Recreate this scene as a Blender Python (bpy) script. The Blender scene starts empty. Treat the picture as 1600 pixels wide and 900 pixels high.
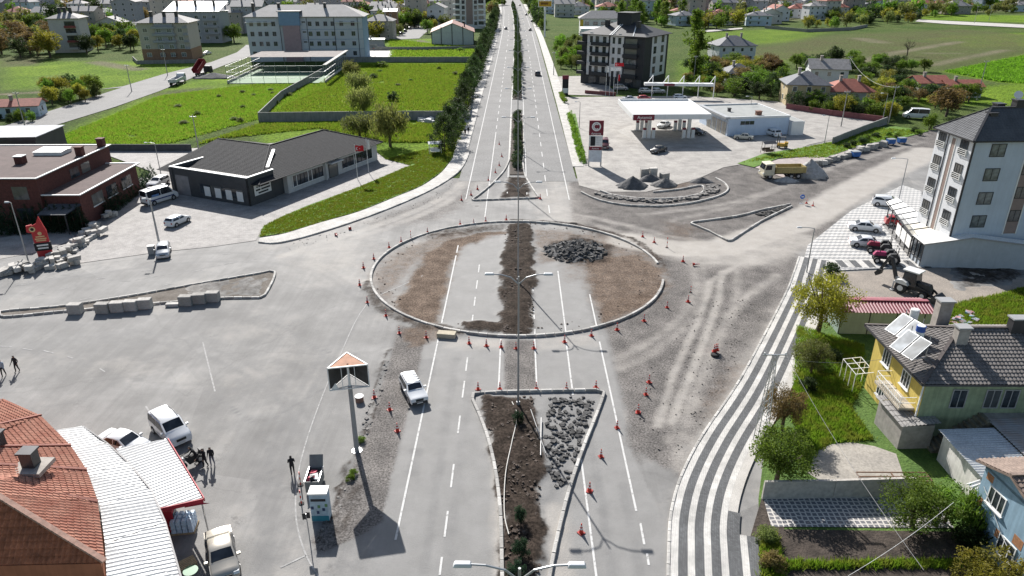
import bpy, bmesh, math, random
import numpy as np
from mathutils import Vector, Matrix
random.seed(7)
R = math.radians
S = bpy.context.scene
COL = S.collection
# ------------------------------------------------------------------ camera, sky, sun, exposure
FPX, PITCH, CH = 1120.0, math.atan(0.45), 35.0
YAW = math.asin(9 * math.cos(PITCH) / FPX)
cam = bpy.data.cameras.new('camera'); camo = bpy.data.objects.new('camera', cam); COL.objects.link(camo)
cam.sensor_width = 36; cam.lens = 36 * FPX / 1600; cam.clip_end = 6000; cam.clip_start = 0.5
camo.location = (0, 0, CH); camo.rotation_euler = (math.pi / 2 - PITCH, 0, YAW)
S.camera = camo
SUN_EL, SUN_AZ = 35.0, -20.0          # degrees above ground, degrees from +Y towards +X
W = bpy.data.worlds.new('World'); S.world = W; W.use_nodes = True
wn = W.node_tree.nodes; wl = W.node_tree.links; wn.clear()
sky = wn.new('ShaderNodeTexSky'); sky.sky_type = 'NISHITA'; sky.sun_disc = False
sky.sun_elevation = R(SUN_EL); sky.sun_rotation = R(SUN_AZ); sky.air_density = 1.2; sky.dust_density = 1.5
bg = wn.new('ShaderNodeBackground'); bg.inputs['Strength'].default_value = 0.068
wo = wn.new('ShaderNodeOutputWorld'); wl.new(sky.outputs[0], bg.inputs[0]); wl.new(bg.outputs[0], wo.inputs[0])
sl = bpy.data.lights.new('sun', 'SUN'); sl.energy = 5.0; sl.angle = R(0.5); sl.color = (1.0, 0.965, 0.92)
so = bpy.data.objects.new('sun', sl); COL.objects.link(so); so.location = (-60, 160, 140)
_d = Vector((math.sin(R(SUN_AZ)) * math.cos(R(SUN_EL)), math.cos(R(SUN_AZ)) * math.cos(R(SUN_EL)), math.sin(R(SUN_EL))))
so.rotation_euler = _d.to_track_quat('Z', 'Y').to_euler()
S.view_settings.view_transform = 'Standard'; S.view_settings.look = 'None'
S.view_settings.gamma = 1; S.view_settings.use_curve_mapping = False; S.view_settings.exposure = 0.8

# ------------------------------------------------------------------ layout helpers
_c, _s = math.cos(YAW), math.sin(YAW)
def G(x, y, z=0.0):
    """survey of the site: where the sight line through a photo point meets height z"""
    u = (x - 800) / FPX; v = (y - 450) / FPX
    dx = u; dy = math.cos(PITCH) - v * math.sin(PITCH); dz = -math.sin(PITCH) - v * math.cos(PITCH)
    t = (z - CH) / dz
    return Vector(((_c * dx - _s * dy) * t, (_s * dx + _c * dy) * t, z))
def GX(pts, z=0.0): return [tuple(G(a, b, z)[:2]) for a, b in pts]
def smooth(pts, n=4, closed=False):
    """Catmull-Rom through 2-D points"""
    P = [Vector(p) for p in pts]; out = []
    N = len(P)
    for i in range(N if closed else N - 1):
        p0 = P[(i - 1) % N] if closed or i > 0 else P[i]; p1 = P[i]; p2 = P[(i + 1) % N]
        p3 = P[(i + 2) % N] if closed or i + 2 < N else p2
        for k in range(n):
            t = k / n
            out.append(tuple(0.5 * ((2 * p1) + (p2 - p0) * t + (2 * p0 - 5 * p1 + 4 * p2 - p3) * t * t + (3 * p1 - p0 - 3 * p2 + p3) * t ** 3)))
    if not closed: out.append(tuple(P[-1]))
    return out
def offset(pts, d):
    """polyline shifted d to its left"""
    P = [Vector(p) for p in pts]; out = []
    for i, p in enumerate(P):
        a = P[max(i - 1, 0)]; b = P[min(i + 1, len(P) - 1)]
        t = (b - a).normalized(); out.append((p.x - t.y * d, p.y + t.x * d))
    return out
def resample(pts, step):
    P = [Vector(p) for p in pts]; L = [0]
    for a, b in zip(P, P[1:]): L.append(L[-1] + (b - a).length)
    n = max(1, round(L[-1] / step)); out = []; j = 0
    for k in range(n + 1):
        s = L[-1] * k / n
        while j < len(P) - 2 and L[j + 1] < s: j += 1
        t = (s - L[j]) / max(L[j + 1] - L[j], 1e-6); out.append(P[j].lerp(P[j + 1], min(max(t, 0), 1)))
    return out

# ------------------------------------------------------------------ materials (all procedural)
MATS = {}
def nodes(name):
    m = bpy.data.materials.new(name); m.use_nodes = True
    n = m.node_tree.nodes; l = m.node_tree.links; n.clear()
    o = n.new('ShaderNodeOutputMaterial'); b = n.new('ShaderNodeBsdfPrincipled'); l.new(b.outputs[0], o.inputs[0])
    MATS[name] = m
    return m, n, l, b
def rgba(c): return (c[0], c[1], c[2], 1.0)
def noise(n, l, vec, scale, detail=4, rough=0.6):
    t = n.new('ShaderNodeTexNoise'); t.inputs['Scale'].default_value = scale
    t.inputs['Detail'].default_value = detail; t.inputs['Roughness'].default_value = rough
    if vec: l.new(vec, t.inputs['Vector'])
    return t.outputs['Fac']
def ramp(n, l, fac, a, b, ca=(0, 0, 0), cb=(1, 1, 1)):
    r = n.new('ShaderNodeValToRGB'); r.color_ramp.elements[0].position = a; r.color_ramp.elements[1].position = b
    r.color_ramp.elements[0].color = rgba(ca); r.color_ramp.elements[1].color = rgba(cb)
    l.new(fac, r.inputs[0]); return r.outputs[0]
def mix(n, l, fac, a, b, mode='MIX'):
    x = n.new('ShaderNodeMix'); x.data_type = 'RGBA'; x.blend_type = mode
    for sock, v in ((0, fac), (6, a), (7, b)):
        if hasattr(v, 'links'): l.new(v, x.inputs[sock])
        elif sock == 0: x.inputs[0].default_value = v
        else: x.inputs[sock].default_value = rgba(v)
    return x.outputs[2]
def coord(n, world):
    if world: return n.new('ShaderNodeNewGeometry').outputs['Position']
    return n.new('ShaderNodeTexCoord').outputs['Object']
def bumpn(n, l, b, h, dist, strength=1.0):
    k = n.new('ShaderNodeBump'); k.inputs['Distance'].default_value = dist; k.inputs['Strength'].default_value = strength
    l.new(h, k.inputs['Height']); l.new(k.outputs[0], b.inputs['Normal'])
def M(name, col, rough=0.75, var=0.18, sc=1.2, col2=None, fine=None, bump=0.0, bsc=12.0, metal=0.0, world=False, streak=0.0, spec=0.4, coat=0.0, rand=0.0):
    if name in MATS: return MATS[name]
    m, n, l, b = nodes(name)
    v = coord(n, world)
    c2 = col2 if col2 else tuple(min(1, c * (1 + var)) for c in col)
    c1 = col if col2 else tuple(c * (1 - var) for c in col)
    c = mix(n, l, ramp(n, l, noise(n, l, v, sc, 6, 0.65), 0.33, 0.67), c1, c2)
    if fine:
        c = mix(n, l, 1.0, c, ramp(n, l, noise(n, l, v, fine, 3, 0.7), 0.3, 0.7, (0.72,) * 3, (1.2,) * 3), 'MULTIPLY')
    if streak:
        mp = n.new('ShaderNodeMapping'); mp.inputs['Scale'].default_value = (2.2, 2.2, 0.16); l.new(v, mp.inputs[0])
        c = mix(n, l, 1.0, c, ramp(n, l, noise(n, l, mp.outputs[0], 1.5, 6, 0.7), 0.35, 0.6, (1 - streak,) * 3, (1.0,) * 3), 'MULTIPLY')
    if rand:
        mr = n.new('ShaderNodeMapRange'); mr.inputs[3].default_value = 1 - rand; mr.inputs[4].default_value = 1 + rand * .6; l.new(n.new('ShaderNodeObjectInfo').outputs['Random'], mr.inputs[0])
        hs = n.new('ShaderNodeHueSaturation'); l.new(c, hs.inputs['Color']); l.new(mr.outputs[0], hs.inputs['Value']); c = hs.outputs[0]
    l.new(c, b.inputs['Base Color'])
    b.inputs['Roughness'].default_value = rough; b.inputs['Metallic'].default_value = metal
    b.inputs['Specular IOR Level'].default_value = spec; b.inputs['Coat Weight'].default_value = coat
    b.inputs['Coat Roughness'].default_value = 0.08
    if bump: bumpn(n, l, b, noise(n, l, v, bsc, 4, 0.6), bump)
    return m
def glass(name, col=(0.02, 0.025, 0.03), rough=0.06):
    if name in MATS: return MATS[name]
    m, n, l, b = nodes(name)
    v = coord(n, False)
    c = mix(n, l, ramp(n, l, noise(n, l, v, 0.8, 2), 0.4, 0.6), col, tuple(c * 2.2 + 0.01 for c in col))
    if 'car' not in name: c = mix(n, l, ramp(n, l, n.new('ShaderNodeObjectInfo').outputs['Random'], .55, .95), c, (.16, .155, .14))
    l.new(c, b.inputs['Base Color'])
    b.inputs['Roughness'].default_value = rough; b.inputs['Specular IOR Level'].default_value = 0.6
    return m
def leafmat(name, c1, c2, c3=None):
    """leaf cards: colour varies leaf to leaf and clump to clump, some light comes through"""
    if name in MATS: return MATS[name]
    m, n, l, b = nodes(name)
    g = n.new('ShaderNodeNewGeometry'); oi = n.new('ShaderNodeObjectInfo')
    c = mix(n, l, g.outputs['Random Per Island'], c1, c2)
    v = coord(n, False)
    c = mix(n, l, ramp(n, l, noise(n, l, v, 0.9, 3), 0.42, 0.6), c, c3 or tuple(x * 0.6 for x in c1))
    hs = n.new('ShaderNodeHueSaturation'); l.new(c, hs.inputs['Color'])
    mr = n.new('ShaderNodeMapRange'); mr.inputs[3].default_value = 0.7; mr.inputs[4].default_value = 1.3
    l.new(oi.outputs['Random'], mr.inputs[0]); l.new(mr.outputs[0], hs.inputs['Value'])
    mr2 = n.new('ShaderNodeMapRange'); mr2.inputs[3].default_value = 0.485; mr2.inputs[4].default_value = 0.515
    l.new(oi.outputs['Random'], mr2.inputs[0]); l.new(mr2.outputs[0], hs.inputs['Hue'])
    l.new(hs.outputs[0], b.inputs['Base Color']); b.inputs['Roughness'].default_value = 0.65; b.inputs['Specular IOR Level'].default_value = 0.25
    t = n.new('ShaderNodeBsdfTranslucent'); l.new(hs.outputs[0], t.inputs[0])
    mx = n.new('ShaderNodeMixShader'); mx.inputs[0].default_value = 0.52
    o = [x for x in n if x.type == 'OUTPUT_MATERIAL'][0]
    l.new(b.outputs[0], mx.inputs[1]); l.new(t.outputs[0], mx.inputs[2]); l.new(mx.outputs[0], o.inputs[0])
    return m

# ------------------------------------------------------------------ mesh helpers
KIDS = {}
TMP = bpy.data.scenes.new('workbench')
def bake(o):
    """mesh of an object with its modifiers applied, worked out in a side scene"""
    TMP.collection.objects.link(o); vl = TMP.view_layers[0]; vl.update(); me = bpy.data.meshes.new_from_object(o.evaluated_get(vl.depsgraph)); bpy.data.objects.remove(o); return me
class MB:
    def __init__(s): s.v = []; s.f = []; s.m = []; s.T = None
    def pt(s, p):
        if s.T is not None: p = s.T @ Vector(p)
        s.v.append((p[0], p[1], p[2])); return len(s.v) - 1
    def face(s, pts, m=0): s.f.append([s.pt(p) for p in pts]); s.m.append(m); return s
    def box(s, x0, x1, y0, y1, z0, z1, m=0, top=None):
        """top: (dx0,dx1,dy0,dy1) shrink of the upper face"""
        a, b, c, d = top or (0, 0, 0, 0)
        i = [s.pt(p) for p in ((x0, y0, z0), (x1, y0, z0), (x1, y1, z0), (x0, y1, z0), (x0 + a, y0 + c, z1), (x1 - b, y0 + c, z1), (x1 - b, y1 - d, z1), (x0 + a, y1 - d, z1))]
        for q in ((3, 2, 1, 0), (4, 5, 6, 7), (0, 1, 5, 4), (1, 2, 6, 5), (2, 3, 7, 6), (3, 0, 4, 7)):
            s.f.append([i[k] for k in q]); s.m.append(m)
        return s
    def prism(s, poly, z0, z1, m=0):
        n = len(poly); a = [s.pt((p[0], p[1], z0)) for p in poly]; b = [s.pt((p[0], p[1], z1)) for p in poly]
        s.f.append(a[::-1]); s.m.append(m); s.f.append(b); s.m.append(m)
        for i in range(n): s.f.append([a[i], a[(i + 1) % n], b[(i + 1) % n], b[i]]); s.m.append(m)
        return s
    def extr(s, poly, y0, y1, m=0):
        """poly in x,z pushed from y0 to y1"""
        n = len(poly); a = [s.pt((p[0], y0, p[1])) for p in poly]; b = [s.pt((p[0], y1, p[1])) for p in poly]
        s.f.append(a); s.m.append(m); s.f.append(b[::-1]); s.m.append(m)
        for i in range(n): s.f.append([a[(i + 1) % n], a[i], b[i], b[(i + 1) % n]]); s.m.append(m)
        return s
    def rings(s, rs, m=0, cap=True):
        """list of rings (lists of points of equal length) joined"""
        I = [[s.pt(p) for p in r] for r in rs]; n = len(I[0])
        for A, B in zip(I, I[1:]):
            for k in range(n): s.f.append([A[k], A[(k + 1) % n], B[(k + 1) % n], B[k]]); s.m.append(m)
        if cap: s.f.append(I[0][::-1]); s.m.append(m); s.f.append(I[-1]); s.m.append(m)
        return s
    def cyl(s, x, y, z0, z1, r, r2=None, n=10, m=0):
        r2 = r if r2 is None else r2
        return s.rings([[(x + q * math.cos(2 * math.pi * k / n), y + q * math.sin(2 * math.pi * k / n), z) for k in range(n)] for z, q in ((z0, r), (z1, r2))], m)
    def lathe(s, prof, n=12, m=0, x=0, y=0):
        return s.rings([[(x + q * math.cos(2 * math.pi * k / n), y + q * math.sin(2 * math.pi * k / n), z) for k in range(n)] for z, q in prof], m)
    def ycyl(s, x, z, y0, y1, r, n=14, m=0):
        return s.rings([[(x + r * math.cos(2 * math.pi * k / n), y, z - r * math.sin(2 * math.pi * k / n)) for k in range(n)] for y in (y0, y1)], m)
    def tube(s, pts, r, n=6, m=0, r2=None):
        P = [Vector(p) for p in pts]; rs = []
        for i, p in enumerate(P):
            t = (P[min(i + 1, len(P) - 1)] - P[max(i - 1, 0)]).normalized()
            a = t.cross(Vector((0, 0, 1)) if abs(t.z) < 0.9 else Vector((1, 0, 0))).normalized(); b = t.cross(a)
            q = r if r2 is None else r + (r2 - r) * i / (len(P) - 1)
            rs.append([p + (a * math.cos(2 * math.pi * k / n) + b * math.sin(2 * math.pi * k / n)) * q for k in range(n)])
        return s.rings(rs, m)
    def bar(s, a, b, w, h=None, m=0):
        """square bar from a to b"""
        a, b = Vector(a), Vector(b); h = h or w; t = (b - a).normalized()
        p = t.cross(Vector((0, 0, 1)) if abs(t.z) < 0.95 else Vector((0, 1, 0))).normalized(); q = p.cross(t)
        return s.rings([[c + p * (i * w / 2) + q * (j * h / 2) for i, j in ((-1, -1), (1, -1), (1, 1), (-1, 1))] for c in (a, b)], m)
    def mesh(s, name, mats=(), smooth=False):
        me = bpy.data.meshes.new(name); me.from_pydata(s.v, [], s.f)
        for k in (mats if isinstance(mats, (list, tuple)) else [mats]): me.materials.append(k)
        if len(me.materials) > 1: me.polygons.foreach_set('material_index', s.m)
        if smooth: me.polygons.foreach_set('use_smooth', [True] * len(me.polygons))
        bm = bmesh.new(); bm.from_mesh(me); bmesh.ops.recalc_face_normals(bm, faces=bm.faces); bm.to_mesh(me); bm.free()
        return me
    def obj(s, name, mats, parent=None, loc=(0, 0, 0), rz=0.0, smooth=False, bevel=0, **kw):
        return O(name, s.mesh(name, mats, smooth), parent, loc, rz, bevel=bevel, **kw)
def O(name, me, parent=None, loc=(0, 0, 0), rz=0.0, bevel=0, sc=None, **kw):
    o = bpy.data.objects.new(name, me); COL.objects.link(o); o.location = loc; o.rotation_euler = (0, 0, rz)
    if sc: o.scale = sc
    if parent: o.parent = parent; KIDS.setdefault(parent.name, []).append(o)
    if bevel:
        md = o.modifiers.new('b', 'BEVEL'); md.width = bevel; md.segments = 2; md.limit_method = 'ANGLE'
    for k, v in kw.items(): o[k] = v
    return o
def thing(name, label, category, loc=(0, 0, 0), rz=0.0, group=None, **kw):
    o = O(name, None, None, loc, rz, label=label, category=category, **kw)
    o.empty_display_size = 0.3
    if group: o['group'] = group
    return o
def tag(o, label, category, group=None):
    o['label'] = label; o['category'] = category
    if group: o['group'] = group
    return o
def copytree(o, parent=None, loc=None, rz=None, sc=None, label=None, group=None):
    c = o.copy(); COL.objects.link(c); c.parent = parent
    if loc is not None: c.location = loc
    if rz is not None: c.rotation_euler = (0, 0, rz)
    if sc is not None: c.scale = sc
    if label: c['label'] = label
    if group: c['group'] = group
    for ch in KIDS.get(o.name, ()): copytree(ch, c)
    return c
def sheet(name, pts, z, mat, kind='structure', parent=None, **kw):
    mb = MB(); mb.face([(p[0], p[1], z) for p in pts])
    me = mb.mesh(name, mat); bm = bmesh.new(); bm.from_mesh(me)
    bmesh.ops.triangulate(bm, faces=bm.faces)
    bmesh.ops.recalc_face_normals(bm, faces=bm.faces)
    if sum(f.normal.z for f in bm.faces) < 0: bmesh.ops.reverse_faces(bm, faces=bm.faces)
    bm.to_mesh(me); bm.free()
    o = O(name, me, parent, **kw)
    if not parent: o['kind'] = kind
    return o
def slab(name, pts, z0, z1, mat, parent=None, **kw):
    mb = MB(); mb.prism(pts, z0, z1); o = mb.obj(name, mat, parent, **kw)
    if not parent: o['kind'] = 'structure'
    return o
def corrugated(mb, poly, pitch, amp, row=None, step=0.0, m=0, sub=4, udir=None):
    """ribbed or tiled skin over a convex planar polygon; poly[0]->poly[1] is the lower edge"""
    P = [Vector(p) for p in poly]; o = P[0]; u = ((P[1] - P[0]) if udir is None else Vector(udir)).normalized()
    nrm = Vector((0, 0, 0))
    for i in range(1, len(P) - 1): nrm += (P[i] - o).cross(P[i + 1] - o)
    nrm.normalize()
    if nrm.z < 0: nrm = -nrm
    v = nrm.cross(u)
    Q = [((p - o).dot(u), (p - o).dot(v)) for p in P]
    ua, ub = min(q[0] for q in Q), max(q[0] for q in Q)
    n = max(2, int((ub - ua) / pitch * sub)); cols = []
    for i in range(n + 1):
        x = ua + (ub - ua) * i / n; xx = min(max(x, ua + 1e-4), ub - 1e-4); hits = []
        for a, b in zip(Q, Q[1:] + Q[:1]):
            if (a[0] - xx) * (b[0] - xx) <= 0 and abs(a[0] - b[0]) > 1e-9:
                hits.append(a[1] + (b[1] - a[1]) * (xx - a[0]) / (b[0] - a[0]))
        cols.append((x, min(hits), max(hits), amp * math.cos(2 * math.pi * x / pitch)) if hits else None)
    lo = min(q[1] for q in Q); hi = max(q[1] for q in Q); rl = row or (hi - lo + 1); k0 = math.floor(lo / rl) if row else 0
    nr = math.ceil((hi - (k0 * rl if row else lo)) / rl)
    for k in range(nr):
        va = (k0 + k) * rl if row else lo; vb = va + rl
        pa = pb = None
        for c in cols:
            if c is None: continue
            a = min(max(va, c[1]), c[2]); b = min(max(vb, c[1]), c[2])
            ha = c[3] + step * (1 - (a - va) / rl); hb = c[3] + step * (1 - (b - va) / rl)
            A = mb.pt(o + u * c[0] + v * a + nrm * ha); B = mb.pt(o + u * c[0] + v * b + nrm * hb)
            if pa is not None and (b - a > 1e-4 or pbl > 1e-4):
                mb.f.append([pa, A, B, pb]); mb.m.append(m)
            pa, pb, pbl = A, B, b - a
    return mb
# numpy value noise for terrain
_rng = np.random.RandomState(3)
def vnoise(X, Y, cell, seed=0):
    g = np.random.RandomState(seed).rand(64, 64)
    x = X / cell; y = Y / cell; xi = np.floor(x).astype(int); yi = np.floor(y).astype(int); fx = x - xi; fy = y - yi
    fx = fx * fx * (3 - 2 * fx); fy = fy * fy * (3 - 2 * fy)
    g00 = g[xi % 64, yi % 64]; g10 = g[(xi + 1) % 64, yi % 64]; g01 = g[xi % 64, (yi + 1) % 64]; g11 = g[(xi + 1) % 64, (yi + 1) % 64]
    return (g00 * (1 - fx) + g10 * fx) * (1 - fy) + (g01 * (1 - fx) + g11 * fx) * fy
def fbm(X, Y, cell, seed=0, o=4):
    t = 0; a = 1; s = 0
    for k in range(o): t = t + a * vnoise(X, Y, cell / 2 ** k, seed + k); s += a; a *= 0.55
    return t / s
def sdist(X, Y, poly, closed=True):
    """signed distance (negative inside) to a polygon, or distance to a polyline"""
    d = np.full(X.shape, 1e9); ins = np.zeros(X.shape, bool); n = len(poly)
    for i in range(n if closed else n - 1):
        (x0, y0), (x1, y1) = poly[i], poly[(i + 1) % n]
        ex, ey = x1 - x0, y1 - y0; t = np.clip(((X - x0) * ex + (Y - y0) * ey) / (ex * ex + ey * ey + 1e-12), 0, 1)
        d = np.minimum(d, np.hypot(X - x0 - t * ex, Y - y0 - t * ey))
        if closed and abs(ey) > 1e-9: ins ^= ((y0 > Y) != (y1 > Y)) & (X < ex * (Y - y0) / ey + x0)
    return np.where(ins, -d, d) if closed else d
def inside(x, y, poly):
    r = False; n = len(poly)
    for i in range(n):
        (x0, y0), (x1, y1) = poly[i], poly[(i + 1) % n]
        if (y0 > y) != (y1 > y) and x < (x1 - x0) * (y - y0) / (y1 - y0) + x0: r = not r
    return r
# ================================================================== THE SETTING: ground, roads, kerbs, markings
def maskmat(name, layers, attrs, base, rough=0.85, bsc=9.0, bump=0.03, cracks=False):
    """ground whose real surface kinds (asphalt, gravel, soil, dust, grass ...) are laid out by mesh attributes"""
    m, n, l, b = nodes(name); v = coord(n, True)
    def two(c1, c2, sc, fine, k):
        c = mix(n, l, ramp(n, l, noise(n, l, v, sc, 6, 0.65), 0.3, 0.7), c1, c2)
        return mix(n, l, 1.0, c, ramp(n, l, noise(n, l, v, fine, 2, 0.8), 0.3, 0.7, (1 - k,) * 3, (1 + k,) * 3), 'MULTIPLY')
    c = two(*base)
    def wear(c):
        for rot, lo, hi in ((0.0, 0.90, 1.07), (R(78), 0.91, 1.07)):
            mp = n.new('ShaderNodeMapping'); mp.inputs['Rotation'].default_value = (0, 0, rot); mp.inputs['Scale'].default_value = (0.9, 0.035, 1); l.new(v, mp.inputs[0])
            c = mix(n, l, 1.0, c, ramp(n, l, noise(n, l, mp.outputs[0], 1.0, 5, 0.7), 0.32, 0.68, (lo,) * 3, (hi,) * 3), 'MULTIPLY')
        vm = n.new('ShaderNodeVectorMath'); vm.operation = 'MULTIPLY_ADD'; nt = n.new('ShaderNodeTexNoise'); nt.inputs['Scale'].default_value = .5; nt.inputs['Detail'].default_value = 5; l.new(v, nt.inputs['Vector'])
        l.new(nt.outputs['Color'], vm.inputs[0]); vm.inputs[1].default_value = (2.4, 2.4, 0); l.new(v, vm.inputs[2])
        vo = n.new('ShaderNodeTexVoronoi'); vo.feature = 'DISTANCE_TO_EDGE'; vo.inputs['Scale'].default_value = .06; l.new(vm.outputs[0], vo.inputs['Vector'])
        c = mix(n, l, 1.0, c, ramp(n, l, vo.outputs['Distance'], 0.002, 0.008, (.90,) * 3, (1.0,) * 3), 'MULTIPLY')
        c = mix(n, l, 1.0, c, ramp(n, l, noise(n, l, v, .22, 9, .62), .36, .64, (.82,) * 3, (1.12,) * 3), 'MULTIPLY')
        c = mix(n, l, ramp(n, l, noise(n, l, v, .11, 9, .7), .52, .8), c, (.30, .278, .25))
        vc = n.new('ShaderNodeTexVoronoi'); vc.inputs['Scale'].default_value = .06; l.new(v, vc.inputs['Vector'])
        sv = n.new('ShaderNodeSeparateColor'); l.new(vc.outputs['Color'], sv.inputs[0])
        c = mix(n, l, 1.0, c, ramp(n, l, sv.outputs[0], 0.0, 1.0, (.86,) * 3, (1.07,) * 3), 'MULTIPLY')
        st = ramp(n, l, noise(n, l, v, .45, 3, .5), .60, .74); sp2 = ramp(n, l, noise(n, l, v, 3.5, 4, .8), .45, .6)
        mm = n.new('ShaderNodeMath'); mm.operation = 'MULTIPLY'; l.new(st, mm.inputs[0]); l.new(sp2, mm.inputs[1])
        return mix(n, l, mm.outputs[0], c, tuple(q * .72 for q in base[0]))
    if cracks: c = wear(c)
    at = {a: n.new('ShaderNodeAttribute') for a in attrs}; sep = {}
    for a, nd in at.items():
        nd.attribute_name = a; s = n.new('ShaderNodeSeparateColor'); l.new(nd.outputs['Color'], s.inputs[0]); sep[a] = s
    brk = noise(n, l, v, 1.1, 8, 0.75); brk2 = noise(n, l, v, 0.35, 6, 0.7)
    for (a, ch, c1, c2, sc, fine, k, sharp) in layers:
        ad = n.new('ShaderNodeMath'); ad.operation = 'ADD'; l.new(sep[a].outputs[ch], ad.inputs[0])
        sb = n.new('ShaderNodeMath'); sb.operation = 'MULTIPLY_ADD'; l.new(brk if sharp < 0.5 else brk2, sb.inputs[0]); sb.inputs[1].default_value = 1.3; sb.inputs[2].default_value = -0.65
        l.new(sb.outputs[0], ad.inputs[1])
        f = n.new('ShaderNodeMapRange'); f.interpolation_type = 'SMOOTHSTEP'; f.inputs[1].default_value = 0.5 - sharp; f.inputs[2].default_value = 0.5 + sharp
        l.new(ad.outputs[0], f.inputs[0])
        pw = n.new('ShaderNodeMath'); pw.operation = 'MULTIPLY'; l.new(f.outputs[0], pw.inputs[0])
        g = n.new('ShaderNodeMapRange'); g.inputs[1].default_value = 0.0; g.inputs[2].default_value = 0.12; l.new(sep[a].outputs[ch], g.inputs[0]); l.new(g.outputs[0], pw.inputs[1])
        c = mix(n, l, pw.outputs[0], c, two(c1, c2, sc, fine, k))
    l.new(c, b.inputs['Base Color']); b.inputs['Roughness'].default_value = rough; b.inputs['Specular IOR Level'].default_value = 0.05
    if cracks:
        sm = None
        for a, ch in (('ma', 0), ('ma', 2), ('mb', 0)):
            if sm is None: sm = sep[a].outputs[ch]
            else:
                q = n.new('ShaderNodeMath'); q.operation = 'ADD'; l.new(sm, q.inputs[0]); l.new(sep[a].outputs[ch], q.inputs[1]); sm = q.outputs[0]
        g = n.new('ShaderNodeMapRange'); g.inputs[3].default_value = .34; g.inputs[4].default_value = .03; l.new(sm, g.inputs[0]); l.new(g.outputs[0], b.inputs['Specular IOR Level'])
    bumpn(n, l, b, noise(n, l, v, bsc, 6, 0.8), bump)
    return m
def gridmesh(name, x0, x1, y0, y1, step, hfun, attrs, mat, warp=None):
    nx = int((x1 - x0) / step) + 1; ny = int((y1 - y0) / step) + 1
    xs = np.linspace(x0, x1, nx); ys = np.linspace(y0, y1, ny)
    X, Y = np.meshgrid(xs, ys, indexing='ij'); Z, A = hfun(X, Y)
    co = np.stack([X, Y, Z], -1).reshape(-1, 3)
    i = np.arange(nx * ny).reshape(nx, ny)
    F = np.stack([i[:-1, :-1], i[1:, :-1], i[1:, 1:], i[:-1, 1:]], -1).reshape(-1, 4)
    me = bpy.data.meshes.new(name); me.vertices.add(len(co)); me.vertices.foreach_set('co', co.ravel())
    me.loops.add(F.size); me.loops.foreach_set('vertex_index', F.ravel()); me.polygons.add(len(F))
    me.polygons.foreach_set('loop_start', np.arange(0, F.size, 4)); me.polygons.foreach_set('use_smooth', np.ones(len(F), bool))
    me.update(); me.validate()
    for k in attrs:
        at = me.attributes.new(k, 'FLOAT_COLOR', 'POINT'); q = np.ones((len(co), 4)); q[:, :3] = A[k].reshape(-1, 3); at.data.foreach_set('color', q.ravel())
    me.materials.append(mat)
    o = O(name, me); o['kind'] = 'structure'
    return o
def pm(X, Y, px, soft=1.0, amount=1.0):
    d = sdist(X, Y, GX(px)); return amount * np.clip(0.5 - d / (2 * soft), 0, 1)
def wm(X, Y, poly, soft=1.0, amount=1.0):
    return amount * np.clip(0.5 - sdist(X, Y, poly) / (2 * soft), 0, 1)
def lm(X, Y, px, width, soft=0.3, amount=1.0, world=False):
    d = sdist(X, Y, px if world else GX(px), closed=False); return amount * np.clip(1 - (d - width / 2) / soft, 0, 1)

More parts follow.
